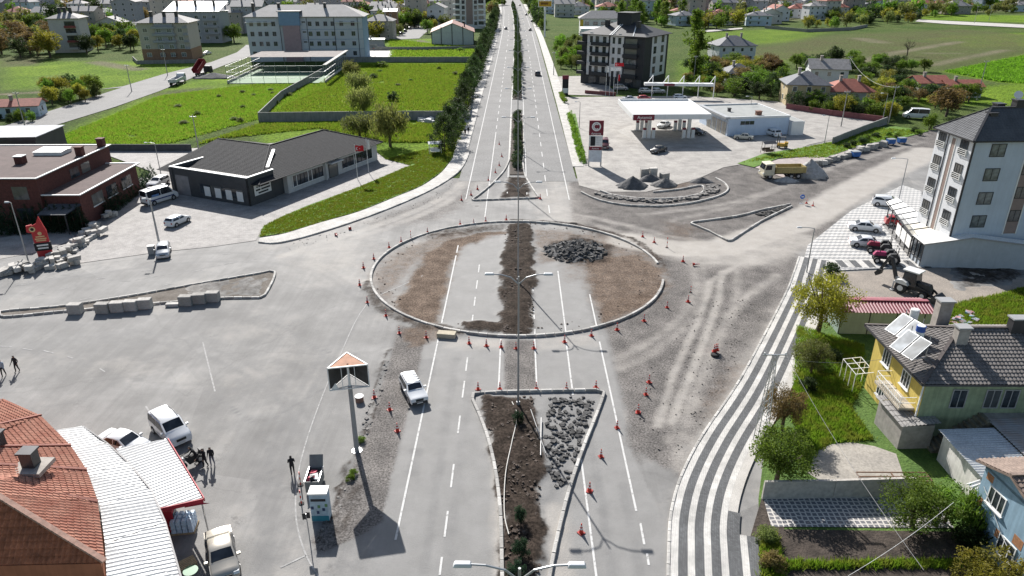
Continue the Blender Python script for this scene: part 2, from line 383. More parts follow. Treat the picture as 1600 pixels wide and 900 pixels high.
# ---- near ground: asphalt, gravel, dust and dug soil of the building site
def near(X, Y):
    mx = lambda *a: np.maximum.reduce(a)
    gravel = mx(pm(X, Y, [(888, 285), (1160, 250), (1270, 230), (1460, 195), (1640, 180), (1640, 215), (1440, 245), (1350, 312), (1250, 395), (1225, 470), (1160, 590), (1100, 680), (1064, 745), (1010, 715), (985, 690), (978, 640), (958, 560), (945, 510), (938, 490), (965, 470), (1040, 458), (1048, 440), (1030, 408), (980, 385), (930, 365), (892, 355)], 0.7),
                pm(X, Y, [(622, 506), (662, 520), (660, 545), (652, 590), (634, 655), (612, 740), (596, 817), (560, 838), (500, 866), (486, 846), (512, 800), (545, 740), (565, 700), (585, 640), (600, 590), (612, 550)], 0.35),
                pm(X, Y, [(560, 350), (690, 297), (722, 262), (738, 225), (748, 280), (730, 325), (690, 345), (600, 362)], 2.0, 0.62),
                pm(X, Y, [(788, 532), (836, 531), (839, 612), (789, 614)], 0.3), pm(X, Y, [(1140, 440), (1230, 430), (1225, 400), (1130, 405)], 1.5, 0.6),
                pm(X, Y, [(985, 610), (1030, 560), (1060, 600), (1040, 680), (1000, 720), (978, 690)], 1.0, 1.0))
    pale = mx(lm(X, Y, [(985, 376), (1060, 390), (1130, 388), (1250, 346), (1340, 293), (1450, 236)], 4.6, 1.6),
              lm(X, Y, [(1000, 376), (1100, 402), (1180, 402), (1240, 372)], 4.0, 2.5, 0.7),
              lm(X, Y, [(1104, 462), (1090, 502), (1070, 545), (1052, 585), (1040, 625), (1028, 665)], 0.35, 0.5, 0.62),
              lm(X, Y, [(1128, 425), (1122, 470), (1110, 505), (1097, 542), (1080, 585), (1062, 625), (1050, 660)], 0.4, 0.55, 0.66),
              lm(X, Y, [(1150, 415), (1110, 440), (1104, 462)], 0.6, 0.5, 0.6),
              pm(X, Y, [(1120, 640), (1160, 560), (1215, 480), (1225, 470), (1160, 590), (1100, 690), (1070, 720), (1060, 700)], 1.2, 0.72),
              pm(X, Y, [(800, 60), (830, 60), (868, 200), (885, 300), (900, 340), (860, 330), (840, 240)], 1.5, 0.35),
              pm(X, Y, [(832, 300), (892, 290), (910, 350), (880, 360), (840, 345)], 2.0, 0.5), lm(X, Y, [(870, 800), (880, 900)], 1.0, 0.8, 0.6),
              lm(X, Y, [(775, 650), (780, 760), (784, 900)], 0.7, 0.5, 0.55), pm(X, Y, [(410, 330), (560, 345), (560, 372), (410, 395)], 2.5, 0.4),
              pm(X, Y, [(440, 385), (580, 365), (570, 440), (470, 430)], 3.0, 0.42), pm(X, Y, [(700, 528), (790, 530), (785, 545), (690, 545)], 0.6, 0.6), pm(X, Y, [(840, 530), (930, 520), (935, 540), (842, 548)], 0.6, 0.5))
    for px, w_, a_ in (([(1215, 430), (1150, 480), (1110, 560), (1075, 650), (1060, 730)], .5, .55), ([(1080, 405), (1088, 450), (1060, 500), (1005, 540), (965, 560)], .45, .5), ([(1092, 402), (1102, 452), (1072, 508), (1015, 552), (970, 575)], .45, .45), ([(1150, 402), (1150, 470), (1110, 540), (1080, 610), (1048, 690)], .4, .45), ([(900, 335), (980, 352), (1060, 372), (1150, 378)], .6, .5), ([(905, 345), (970, 362), (1040, 385)], .5, .45), ([(1000, 335), (1150, 315), (1300, 262), (1440, 222)], .6, .45), ([(1050, 345), (1180, 310), (1320, 250)], .5, .4), ([(745, 230), (722, 285), (660, 325), (560, 362), (440, 400)], .9, .6), ([(740, 262), (705, 310), (620, 350), (500, 390)], .8, .5)):
        pale = np.maximum(pale, lm(X, Y, smooth(GX(px), 6), w_, .8, a_ * .8, world=True))
    Xj = X + 1.5 * (fbm(X, Y, 2.2, 61) - .5) + .8 * (fbm(X, Y, .7, 63) - .5); Yj = Y + 1.8 * (fbm(X, Y, 2.6, 62) - .5)
    soil = mx(pm(Xj, Yj, [(791, 350), (829, 350), (836, 420), (831, 524), (786, 525), (783, 430)], 0.3),
              pm(Xj, Yj, [(750, 622), (836, 620), (846, 720), (850, 860), (846, 1000), (784, 1000), (782, 800), (766, 700)], 0.3),
              pm(Xj, Yj, [(793, 268), (822, 268), (830, 309), (786, 309)], 0.4), pm(Xj, Yj, [(722, 503), (790, 506), (788, 520), (722, 516)], 0.25),
              pm(Xj, Yj, [(860, 380), (900, 366), (960, 385), (950, 412), (880, 412)], 0.8, 0.7), pm(Xj, Yj, [(1480, 410), (1600, 405), (1600, 440), (1500, 450)], 1.2, 0.7),
              lm(Xj, Yj, [(800, 344), (900, 350), (985, 372), (1035, 412)], 0.8, 0.5, 0.6), pm(Xj, Yj, [(640, 372), (700, 356), (790, 348), (790, 360), (700, 372)], 1.0, 0.55),
              lm(Xj, Yj, [(576, 442), (580, 465), (610, 490), (650, 507), (720, 519)], 0.8, 0.5, 0.6), pm(Xj, Yj, [(505, 850), (545, 760), (580, 745), (560, 790), (530, 860)], 0.6, 0.5),
              pm(Xj, Yj, [(300, 445), (420, 428), (412, 462), (350, 466), (280, 468)], 0.6, 0.45), lm(Xj, Yj, [(605, 545), (580, 650), (555, 705), (495, 860)], 0.25, 0.2, 0.6))
    red = mx(pm(Xj, Yj, [(800, 362), (760, 372), (722, 388), (706, 420), (694, 468), (684, 508), (640, 503), (612, 480), (640, 440), (660, 400), (700, 375), (760, 362)], 0.6), pm(Xj, Yj, [(580, 430), (610, 395), (680, 366), (760, 354), (700, 385), (655, 410), (620, 450), (612, 485), (585, 462)], 1.2, 0.62),
             pm(Xj, Yj, [(905, 400), (1000, 395), (1040, 425), (1044, 450), (1010, 482), (940, 510), (926, 470)], 0.9, 0.9), pm(Xj, Yj, [(838, 355), (960, 365), (1030, 400), (1040, 440), (935, 470), (900, 420), (850, 400)], 1.5, 0.6),
             pm(Xj, Yj, [(832, 355), (900, 360), (880, 375), (870, 410), (840, 412)], 0.7, 0.6), pm(Xj, Yj, [(1035, 345), (1100, 355), (1080, 378), (1040, 372)], 2.0, 0.5),
             pm(Xj, Yj, [(660, 506), (720, 520), (690, 530), (640, 545), (625, 520)], 0.5, 0.7), pm(Xj, Yj, [(1040, 270), (1090, 285), (1060, 298), (1020, 295)], 1.0, 0.6),
             pm(Xj, Yj, [(870, 405), (930, 400), (925, 440), (880, 440)], 1.5, 0.4), pm(Xj, Yj, [(1100, 620), (1140, 570), (1185, 560), (1100, 690)], 1.0, 0.45))
    dark = mx(pm(X, Y, [(1175, 460), (1205, 430), (1230, 430), (1225, 470), (1195, 475)], 0.8, 0.8), pm(X, Y, [(1090, 272), (1140, 258), (1170, 280), (1140, 300)], 1.0, 0.8),
              lm(X, Y, [(620, 345), (700, 305), (735, 270)], 2.5, 2.0, 0.5), pm(X, Y, [(845, 620), (935, 618), (900, 740), (850, 800)], 0.6, 0.55),
              pm(X, Y, [(400, 640), (540, 560), (560, 480), (480, 560), (340, 620)], 3.0, 0.3), pm(X, Y, [(0, 505), (300, 500), (420, 520), (300, 560), (0, 560)], 4.0, 0.35),
              pm(X, Y, [(900, 300), (950, 310), (1000, 330), (960, 340), (905, 335)], 1.0, 0.5))
    for px, w_, a_ in (([(480, 700), (430, 620), (330, 560), (180, 520)], .35, .5), ([(500, 690), (450, 610), (345, 550), (190, 512)], .35, .45), ([(560, 560), (420, 590), (300, 640)], .3, .4), ([(420, 900), (430, 780), (470, 640), (560, 500)], .4, .5), ([(405, 900), (412, 780), (452, 640), (545, 495)], .4, .45), ([(100, 560), (260, 600), (420, 590)], .3, .4), ([(560, 470), (480, 420), (300, 410), (0, 450)], .5, .5), ([(560, 455), (470, 405), (300, 397), (0, 432)], .5, .45), ([(40, 640), (160, 610), (300, 500)], .3, .35), ([(660, 900), (690, 700), (712, 560)], .5, .4), ([(700, 900), (722, 700), (738, 560)], .5, .35), ([(960, 900), (930, 740), (900, 590)], .5, .4), ([(1000, 900), (975, 760)], .5, .35)):
        dark = np.maximum(dark, lm(X, Y, smooth(GX(px), 6), w_, .35, a_, world=True))
    dark = np.maximum(dark, np.maximum.reduce([pm(X, Y, q, .15, .5) for q in ([(150, 520), (215, 512), (225, 530), (158, 540)], [(385, 720), (420, 712), (432, 760), (392, 770)], [(250, 800), (330, 796), (335, 812), (255, 816)], [(650, 560), (684, 560), (676, 600), (645, 600)], [(640, 700), (662, 700), (652, 745), (630, 745)], [(30, 400), (90, 392), (100, 402), (40, 412)])]))
    dark = np.maximum(dark, np.maximum.reduce([lm(X, Y, q, .07, .12, .95) for q in ([(320, 610), (365, 640), (410, 670), (420, 710), (425, 755), (480, 770)], [(410, 665), (450, 640), (510, 605)], [(400, 493), (450, 515), (495, 545), (520, 552)], [(0, 420), (200, 440), (400, 405)])]))
    old = mx(pm(X, Y, [(686, 525), (716, 380), (792, 380), (788, 525)], 0.3, 0.9), pm(X, Y, [(832, 380), (905, 420), (930, 520), (838, 525)], 0.5, 0.9),
             pm(X, Y, [(600, 420), (660, 400), (640, 440), (620, 470), (590, 460)], 1.0, 0.8),
             wm(X, Y, [(-9.3, 20), (-9.3, 66), (-1.2, 66), (-1.2, 20)], 0.25, 0.9), wm(X, Y, [(1.4, 20), (1.4, 66), (9.2, 66), (9.2, 46), (13, 20)], 0.35, 0.9))
    Z = 0.0 + soil * (0.55 * fbm(X, Y, 1.5, 11) - 0.12) + gravel * (0.07 * fbm(X, Y, 1.1, 21) - 0.035) + red * 0.05 * fbm(X, Y, 1.2, 31)
    gy = np.clip(gravel, 0, 1) * (1 - 0.7 * np.clip(pale, 0, 1))
    A = {'ma': np.stack([gy, pale, soil], -1), 'mb': np.stack([red, dark, old], -1)}
    return Z, A
road_m = maskmat('asphalt_site', [
    ('mb', 2, (0.19, 0.186, 0.179), (0.238, 0.233, 0.225), 0.5, 22, 0.10, 0.25),
    ('mb', 1, (0.125, 0.124, 0.123), (0.165, 0.163, 0.16), 0.5, 20, 0.16, 0.5),
    ('ma', 0, (0.092, 0.086, 0.082), (0.195, 0.18, 0.168), 0.4, 6, 0.65, 0.25),
    ('mb', 0, (0.075, 0.054, 0.041), (0.175, 0.132, 0.102), 0.6, 5, 0.6, 0.45),
    ('ma', 1, (0.30, 0.278, 0.25), (0.37, 0.345, 0.315), 0.4, 10, 0.2, 0.55),
    ('ma', 2, (0.018, 0.014, 0.011), (0.055, 0.042, 0.034), 0.9, 4, 0.7, 0.3)], ('ma', 'mb'),
    ((0.175, 0.171, 0.165), (0.25, 0.244, 0.235), 0.14, 24, 0.14), rough=0.8, bsc=8.0, bump=0.035, cracks=True)
gridmesh('road', -82, 84, 22, 126, 0.36, near, ('ma', 'mb'), road_m)
gridmesh('gravel_road', 12, 130, 125.6, 168, 0.6, lambda X, Y: (lambda q: (q[0] - 0.01, q[1]))(near(X, Y)), ('ma', 'mb'), road_m)

# ---- far ground: meadows, ploughed field, town soil
def far(X, Y):
    mx = lambda *a: np.maximum.reduce(a)
    lush = mx(pm(X, Y, [(60, 225), (250, 140), (330, 115), (380, 125), (520, 130), (400, 190), (560, 190), (760, 190), (745, 85), (560, 85), (560, 100), (470, 150), (400, 180), (250, 232), (60, 232)], 4),
              pm(X, Y, [(405, 190), (560, 95), (745, 95), (735, 240), (700, 260), (560, 330), (400, 372)], 3), pm(X, Y, [(1470, 112), (1620, 80), (1620, 135), (1560, 128)], 3),
              pm(X, Y, [(600, 62), (690, 60), (745, 75), (745, 92), (600, 92)], 3), pm(X, Y, [(0, 95), (220, 95), (330, 100), (180, 140), (0, 140)], 6, 0.8),
              pm(X, Y, [(1440, 22), (1620, 24), (1620, 36), (1430, 30)], 8, 0.8), pm(X, Y, [(1060, 95), (1100, 90), (1110, 130), (1060, 130)], 4, 0.8), pm(X, Y, [(1400, 150), (1620, 125), (1620, 165), (1430, 165)], 4, 0.8),
              pm(X, Y, [(1090, 50), (1200, 45), (1300, 50), (1250, 66), (1090, 75)], 8, 0.6), pm(X, Y, [(1470, 55), (1620, 50), (1620, 72), (1500, 75)], 6, 0.75), lm(X, Y, [(1460, 62), (1520, 56)], 4, 6, 0.8),
              pm(X, Y, [(1070, 90), (1300, 75), (1300, 95), (1080, 108)], 6, 0.5))
    plough = mx(pm(X, Y, [(1120, 82), (1290, 55), (1500, 45), (1620, 55), (1620, 80), (1480, 108), (1430, 118), (1300, 105)], 8, 0.72), pm(X, Y, [(0, 88), (75, 86), (60, 102), (0, 105)], 3, 0.9),
                pm(X, Y, [(1340, 118), (1440, 115), (1430, 130), (1340, 128)], 4, 0.8), pm(X, Y, [(230, 145), (330, 133), (330, 146), (240, 158)], 4, 0.8), pm(X, Y, [(690, 100), (735, 100), (725, 145), (690, 140)], 4, 0.5))
    tan = mx(lm(X, Y, [(1345, 95), (1400, 82), (1470, 70), (1500, 65)], 2.2, 4, 0.75), lm(X, Y, [(1455, 102), (1500, 92), (1570, 78)], 1.6, 4, 0.7), lm(X, Y, [(150, 97), (215, 108)], 4, 4, 0.8),
             lm(X, Y, [(1345, 60), (1375, 66)], 6, 6, 0.6), lm(X, Y, [(1450, 83), (1495, 83)], 3, 4, 0.5), pm(X, Y, [(0, 0), (760, 0), (700, 40), (560, 50), (0, 60)], 12, 0.55), pm(X, Y, [(1060, 0), (1620, 0), (1620, 16), (1090, 40)], 12, 0.5),
             lm(X, Y, [(0, 147), (80, 143)], 2.0, 2, 0.9), lm(X, Y, [(670, 68), (655, 63), (680, 73)], 2.5, 2, 0.9), pm(X, Y, [(60, 120), (110, 112), (105, 138), (60, 140)], 5, 0.4))
    Z = -0.03 + np.clip(mx(lush, plough), 0, 1) * 0.35 * (fbm(X, Y, 9, 41) - 0.5) * (sdist(X, Y, [(-14, 60), (14, 60), (14, 900), (-14, 900)]) > 4) * (Y > 130) - 0.05
    return Z, {'fa': np.stack([lush, plough, tan], -1)}
ground_m = maskmat('ground_cover', [
    ('fa', 0, (0.08, 0.15, 0.012), (0.17, 0.255, 0.025), 0.07, 1.2, 0.55, 0.4),
    ('fa', 1, (0.105, 0.09, 0.05), (0.085, 0.115, 0.038), 0.05, 0.9, 0.5, 0.5),
    ('fa', 2, (0.21, 0.18, 0.13), (0.12, 0.125, 0.07), 0.06, 1.2, 0.4, 0.45)], ('fa',),
    ((0.045, 0.085, 0.018), (0.10, 0.125, 0.04), 0.05, 1.2, 0.6), rough=0.95, bsc=1.3, bump=0.5)
gridmesh('ground', -560, 560, 112, 960, 2.4, far, ('fa',), ground_m)
sheet('terrain', [(-6000, -200), (6000, -200), (6000, 9000), (-6000, 9000)], -0.6, M('outer_ground', (0.12, 0.13, 0.06), 0.95, sc=0.02, world=True))

# ---- simple surface materials
conc = M('pale_concrete', (0.42, 0.40, 0.37), 0.85, sc=0.5, fine=14, var=0.14, world=True, bump=0.006, bsc=30)
far_asph = M('far_asphalt', (0.20, 0.197, 0.192), 0.85, spec=.2, sc=0.15, fine=3, var=0.12, world=True)
kerb_m = M('kerb_concrete', (0.42, 0.405, 0.38), 0.85, sc=1.5, var=0.22, fine=16, rand=.35)
m_, n_, l_, b_ = nodes('road_paint'); v_ = coord(n_, True); white_m = m_
l_.new(mix(n_, l_, ramp(n_, l_, noise(n_, l_, v_, 2.4, 7, .75), .53, .64), (.52, .515, .50), (.24, .235, .228)), b_.inputs['Base Color']); b_.inputs['Roughness'].default_value = .75; b_.inputs['Specular IOR Level'].default_value = .2
soil_m = M('dug_soil', (0.03, 0.023, 0.018), 0.95, col2=(0.075, 0.058, 0.046), sc=1.2, fine=9, world=True, bump=0.1, bsc=5)
grass_m = M('lawn_grass', (0.07, 0.15, 0.013), 0.95, col2=(0.12, 0.22, 0.024), sc=0.5, fine=7, world=True, bump=0.12, bsc=6)
def pavers(name, c1, c2, cj, sx, sy, rot=0.0, off=0.5):
    m, n, l, b = nodes(name); mp = n.new('ShaderNodeMapping'); mp.inputs['Rotation'].default_value = (0, 0, rot); l.new(coord(n, True), mp.inputs[0])
    t = n.new('ShaderNodeTexBrick'); l.new(mp.outputs[0], t.inputs[0]); t.inputs['Scale'].default_value = 1; t.inputs['Brick Width'].default_value = sx; t.inputs['Row Height'].default_value = sy
    t.inputs['Mortar Size'].default_value = 0.012; t.offset = off; t.inputs['Color1'].default_value = rgba(c1); t.inputs['Color2'].default_value = rgba(c2); t.inputs['Mortar'].default_value = rgba(cj)
    c = mix(n, l, 1.0, t.outputs[0], ramp(n, l, noise(n, l, coord(n, True), 0.5, 9, 0.75), 0.3, 0.68, (0.6,) * 3, (1.18,) * 3), 'MULTIPLY')
    l.new(c, b.inputs['Base Color']); b.inputs['Roughness'].default_value = 0.82; bumpn(n, l, b, t.outputs['Fac'], -0.008)
    return m
yard_pav = pavers('yard_pavers', (0.33, 0.31, 0.29), (0.27, 0.255, 0.245), (0.2, 0.19, 0.18), 0.4, 0.2, R(25))
fore_m = M('forecourt_concrete', (0.37, 0.35, 0.32), 0.85, col2=(0.23, 0.215, 0.2), sc=0.35, fine=6, world=True)
walk_m = pavers('walk_pavers', (0.47, 0.45, 0.42), (0.41, 0.395, 0.37), (0.3, 0.29, 0.27), 0.4, 0.4)
dark_pav = pavers('dark_pavers', (0.135, 0.14, 0.145), (0.085, 0.088, 0.092), (0.04, 0.04, 0.04), 0.21, 0.105, R(60))
light_pav = pavers('light_pavers', (0.62, 0.60, 0.56), (0.54, 0.52, 0.49), (0.36, 0.35, 0.33), 0.21, 0.105, R(60))

# ---- the avenue north of the site and the other far streets
def cx(y): return 0.0 if y < 330 else -((y - 330) / 300.0) ** 2 * 2.7
def strip(name, xa, xb, y0, y1, z, mat, parent=None, step=30, **kw):
    ys = [y0 + (y1 - y0) * k / max(1, int((y1 - y0) / step)) for k in range(max(1, int((y1 - y0) / step)) + 1)]
    return sheet(name, [(cx(y) + xa, y) for y in ys] + [(cx(y) + xb, y) for y in reversed(ys)], z, mat, parent=parent, **kw)
avenue = strip('avenue', -10.4, 10.6, 124, 905, 0.03, far_asph)
def paint(name, pts, w, z, parent=None, dash=None, gap=0, mat=None):
    """painted line along world points; dash -> each dash its own piece"""
    P = [Vector(p) for p in pts]; d = (P[-1] - P[0]).normalized(); nrm = Vector((-d.y, d.x)) * (w / 2); L = (P[-1] - P[0]).length
    s = 0.0
    while s < L - 0.05:
        e = min(L, s + (dash or L)); a = P[0] + d * s; b = P[0] + d * e
        q = [a + nrm, a - nrm, b - nrm, b + nrm]; sheet(name, [tuple(p) for p in q], z, mat or white_m, parent=parent)
        s = e + (gap if dash else 0) + 1e-6
marks = O('road_marking', None); marks['kind'] = 'structure'
for x in (-8.4, -1.65, 1.65, 8.55):
    paint('edge_line', [(x, 113), (x, 330)], 0.16, 0.036, marks)
    for a, b in ((330, 430), (430, 530), (530, 640), (640, 780)): paint('edge_line', [(x + cx(a), a), (x + cx(b), b)], 0.2, 0.036, marks)
for x in (-4.9, 5.05):
    paint('lane_dash', [(x, 106), (x, 300)], 0.16, 0.036, marks, 4, 5)
    for k in range(12): paint('lane_dash', [(x + cx(306 + k * 26), 306 + k * 26), (x + cx(314 + k * 26), 314 + k * 26)], 0.2, 0.036, marks)
paint('edge_line', [(-4.9, 104), (-4.9, 165)], 0.15, 0.037, marks)
for x, a, b in ((-8.05, 36.7, 65.0), (-8.05, 66.0, 92), (-1.62, 54.6, 65.0), (1.85, 55.6, 65), (1.9, 66, 81), (5.05, 54.5, 65), (5.15, 66, 83), (8.45, 39.6, 64.5), (8.5, 68, 76), (5.05, 26, 45.4)):
    paint('edge_line', [(x, a), (x, b)], 0.15, 0.022, marks)
for a, b in ((33.7, 35.2), (37.0, 39.5), (42.0, 44.7), (48.7, 51.2), (54.0, 56.8), (58.6, 61.2), (68.6, 70.6), (72.8, 75.2), (77.5, 80.0), (82.5, 85.0)):
    paint('lane_dash', [(-4.8, a), (-4.8, b)], 0.14, 0.022, marks)
for a, b in ((34.6, 35.6), (36.4, 38.4)): paint('lane_dash', [(8.5, a), (8.55, b)], 0.15, 0.022, marks)
worn = M('worn_paint', (0.29, 0.286, 0.278), 0.8, sc=2.5, var=0.3, world=True, fine=15)
arc = smooth(GX([(690, 418), (630, 445), (572, 477), (527, 565), (492, 650), (468, 730), (462, 800), (475, 860), (500, 905)]), 5)
for a, b in zip(arc, arc[1:]): paint('worn_line', [a, b], 0.11, 0.02, marks, mat=worn)
for a, b in (((317, 535), (336, 612)), ((438, 887), (478, 868)), ((0, 541), (18, 542)), ((36, 545), (50, 547)), ((68, 548), (84, 552)), ((105, 557), (114, 560)), ((156, 576), (164, 581)), ((228, 635), (236, 648)),
             ((25, 446), (45, 444)), ((70, 436), (88, 433)), ((95, 452), (108, 449)), ((150, 436), (165, 434)), ((110, 422), (128, 421)), ((55, 462), (72, 459)), ((125, 469), (143, 465)), ((220, 424), (240, 421)), ((300, 425), (316, 422)), ((255, 446), (270, 443)), ((350, 412), (366, 410)), ((345, 398), (360, 396))):
    paint('worn_line', GX([a, b]), 0.13, 0.02, marks, mat=worn)
# side streets
lane_l = sheet('street', GX([(-20, 208), (0, 199), (150, 150), (190, 137), (152, 140), (192, 135), (255, 116), (330, 97), (370, 82), (385, 70), (430, 74), (400, 84), (345, 104), (250, 142), (180, 167), (60, 204), (-20, 226)]), 0.035, far_asph)
sheet('lane', GX([(612, 62), (640, 45), (655, 28), (668, 28), (672, 45), (655, 60)]), 0.03, far_asph)
sheet('field_road', GX([(1435, 31), (1620, 40), (1620, 45), (1480, 38), (1430, 34)]), 0.25, conc)
sheet('farm_track', GX([(1098, 48), (1160, 44), (1160, 46), (1100, 51)]), 0.3, conc)
sheet('playing_court', GX([(570, 80), (618, 80), (606, 93), (572, 93)]), 0.2, M('court_paint', (0.5, 0.49, 0.47), 0.8, world=True))
# pavements along the avenue (each a slab with a real kerb step)
nw_out = smooth(GX([(404, 379), (437, 380), (500, 364), (572, 340), (640, 313), (690, 288), (720, 265), (732, 242)]), 4) + [(-10.4, 150), (-10.4, 185), (-10.4, 300)] + [(cx(y) - 10.4, y) for y in (400, 500, 620, 760)]
nw_in = smooth(GX([(406, 373), (445, 366), (500, 349), (560, 332), (620, 308), (660, 291), (690, 270), (708, 247)]), 4) + [(-13.2, 150), (-13.2, 185), (-13.2, 300)] + [(cx(y) - 13.2, y) for y in (400, 500, 620, 760)]
slab('pavement', nw_out + nw_in[::-1], -0.05, 0.13, walk_m)
slab('pavement', [(9.7 + .9, 134), (10.9, 205), (11.0, 300)] + [(cx(y) + 11.0, y) for y in (400, 560, 760)] + [(cx(y) + 14.0, y) for y in (760, 560, 400)] + [(14.0, 300), (13.9, 205), (12.6, 134)], -0.05, 0.13, walk_m)
# yard of the public building, forecourt of the filling station
sheet('paved_yard', GX([(108, 414), (150, 352), (212, 300), (236, 268), (150, 236), (300, 232), (560, 215), (602, 249), (641, 259), (560, 293), (480, 322), (441, 339), (412, 354), (400, 376), (330, 386), (250, 394)]), 0.045, yard_pav)
sheet('yard_road', GX([(-60, 420), (0, 405), (70, 392), (120, 372), (100, 355), (0, 372), (-60, 385)]), 0.03, fore_m)
sheet('lawn', GX([(405, 371), (445, 365), (500, 348), (560, 331), (620, 307), (660, 290), (690, 269), (707, 246), (716, 222), (640, 240), (602, 249), (641, 259), (560, 293), (480, 322), (441, 339), (412, 354)]), 0.10, grass_m)
sheet('forecourt', GX([(898, 262), (896, 210), (882, 152), (1075, 150), (1235, 160), (1350, 182), (1388, 194), (1330, 212), (1265, 226), (1215, 247), (1130, 262), (1085, 282), (1010, 300), (940, 300), (905, 290)]), 0.05, fore_m)
sheet('forecourt', GX([(880, 148), (862, 120), (930, 118), (960, 142), (960, 150)]), 0.045, fore_m)
mid_c = M('canopy_floor', (0.33, 0.315, 0.295), 0.8, sc=0.8, world=True, fine=8)
sheet('fuel_bay', GX([(963, 205), (985, 196), (1120, 182), (1135, 213), (1100, 222), (1010, 228)]), 0.056, mid_c)
# grass verge and grass strip of the station
sheet('verge', GX([(1152, 256), (1195, 240), (1250, 232), (1300, 222), (1312, 226), (1265, 244), (1216, 248), (1178, 262)]), 0.11, grass_m)
sheet('verge', GX([(884, 180), (899, 178), (917, 256), (905, 258)]), 0.12, grass_m)
# red-grey footway beside the verge
sheet('footpath', GX([(1180, 262), (1216, 249), (1268, 245), (1312, 228), (1345, 214), (1365, 216), (1300, 250), (1230, 280)]), 0.06, M('footway', (0.34, 0.29, 0.275), 0.85, sc=0.6, world=True, fine=9))
sheet('verge', GX([(1268, 240), (1320, 218), (1360, 200), (1400, 198), (1452, 205), (1418, 214), (1350, 226), (1290, 247)]), 0.10, grass_m)

# ---- kerbs of single stones
KST = {}
def kerb(label, pts, closed=False, w=0.24, h=0.2, L=1.0, z=0.0, mat=None):
    if closed: pts = list(pts) + [pts[0]]
    P = resample(pts, L); root = O('kerb', None); root['kind'] = 'structure'; root['label'] = label
    key = (w, h)
    if key not in KST:
        mb = MB(); mb.extr([(-w / 2, -0.1), (w / 2, -0.1), (w / 2, h - 0.03), (w / 2 - 0.03, h), (-w / 2 + 0.03, h), (-w / 2, h - 0.03)], -0.472, 0.472)
        KST[key] = mb.mesh('kerb_stone', mat or kerb_m)
    for a, b in zip(P, P[1:]):
        d = b - a; o = O('kerb_stone', KST[key], root, ((a.x + b.x) / 2, (a.y + b.y) / 2, z + random.uniform(-0.03, 0.012)), math.atan2(d.y, d.x) - math.pi / 2 + random.uniform(-0.012, 0.012), sc=(1, d.length, 1))
    return root
RC, RR = Vector((0, 83.6)), 18.15
a0 = math.atan2(80.0 - RC.y, 18.0); a1 = math.atan2(85.3 - RC.y, 18.1)
kerb('round kerb ring of the unfinished roundabout', [(RC.x + RR * math.cos(a1 + (2 * math.pi + a0 - a1) * k / 90), RC.y + RR * math.sin(a1 + (2 * math.pi + a0 - a1) * k / 90)) for k in range(91)], h=0.27, w=0.3)
s_left = smooth(GX([(741, 616), (737, 622), (750, 652), (764, 692), (775, 742), (782, 803), (784, 870), (786, 960)]), 4)
s_right = smooth(GX([(940, 611), (944, 616), (930, 655), (911, 703), (889, 769), (869, 850), (856, 920), (848, 990)]), 4)
kerb('kerb round the triangular island south of the roundabout', s_left[::-1] + GX([(780, 614), (860, 612)]) + s_right, h=0.27, w=0.26)
n_left = smooth(GX([(736, 314), (750, 304), (770, 287), (788, 267), (796, 250)]), 4) + [(-1.45, 150), (-1.45, 186)]
n_right = smooth(GX([(842, 310), (830, 292), (820, 274), (817, 255)]), 4) + [(1.45, 150), (1.45, 186)]
kerb('kerb round the pointed island north of the roundabout', n_left[::-1] + GX([(790, 312)]) + n_right, h=0.27, w=0.26)
kerb('outer kerb of the curved island in front of the filling station', smooth(GX([(908, 301), (935, 313), (975, 321), (1030, 323), (1080, 318), (1120, 308), (1137, 298), (1133, 288), (1118, 279)]), 5), h=0.27, w=0.28)
kerb('inner kerb of the curved island in front of the filling station', smooth(GX([(938, 299), (960, 306), (1000, 311), (1050, 311), (1090, 305), (1100, 297), (1094, 291), (1060, 297), (1020, 301)]), 5), h=0.27, w=0.28)
kerb('kerb of the triangular island on the eastern arm', smooth(GX([(1235, 320), (1190, 329), (1150, 339), (1083, 348), (1081, 351)]), 3) + smooth(GX([(1110, 363), (1137, 377), (1146, 374), (1190, 346), (1237, 323)]), 3), h=0.27, w=0.28)
w_isl = smooth(GX([(430, 426), (400, 429), (300, 446), (212, 462), (100, 479), (7, 487), (0, 492), (10, 496), (105, 487), (260, 474), (347, 467), (400, 466), (414, 462)]), 4, True)
kerb('kerb of the long thin island in the western arm', w_isl, True, h=0.24, w=0.26)
sheet('island_soil', offset(w_isl, 0)[:], 0.05, M('island_fill', (0.17, 0.15, 0.13), 0.95, col2=(0.09, 0.075, 0.06), sc=0.6, fine=7, world=True, bump=0.08, bsc=5))
kerb('kerb along the curved pavement on the north-west corner', nw_out[:-6] + [(-10.35, 150), (-10.35, 186)], h=0.2, w=0.26)
# far medians
def median(y0, y1):
    ys = [y0 + (y1 - y0) * k / 10 for k in range(11)]
    slab('median_strip', [(cx(y) - 1.35, y) for y in ys] + [(cx(y) + 1.35, y) for y in reversed(ys)], -0.05, 0.16, soil_m)
median(128, 186); median(209, 430); median(440, 760)
mk = M('median_edge', (0.44, 0.43, 0.41), 0.85, world=True)
for s in (-1, 1):
    for y0, y1 in ((209, 430), (440, 700)):
        ys = [y0 + (y1 - y0) * k / 10 for k in range(11)]
        slab('median_kerb', [(cx(y) + s * 1.36, y) for y in ys] + [(cx(y) + s * 1.58, y) for y in reversed(ys)], -0.05, 0.18, mk)

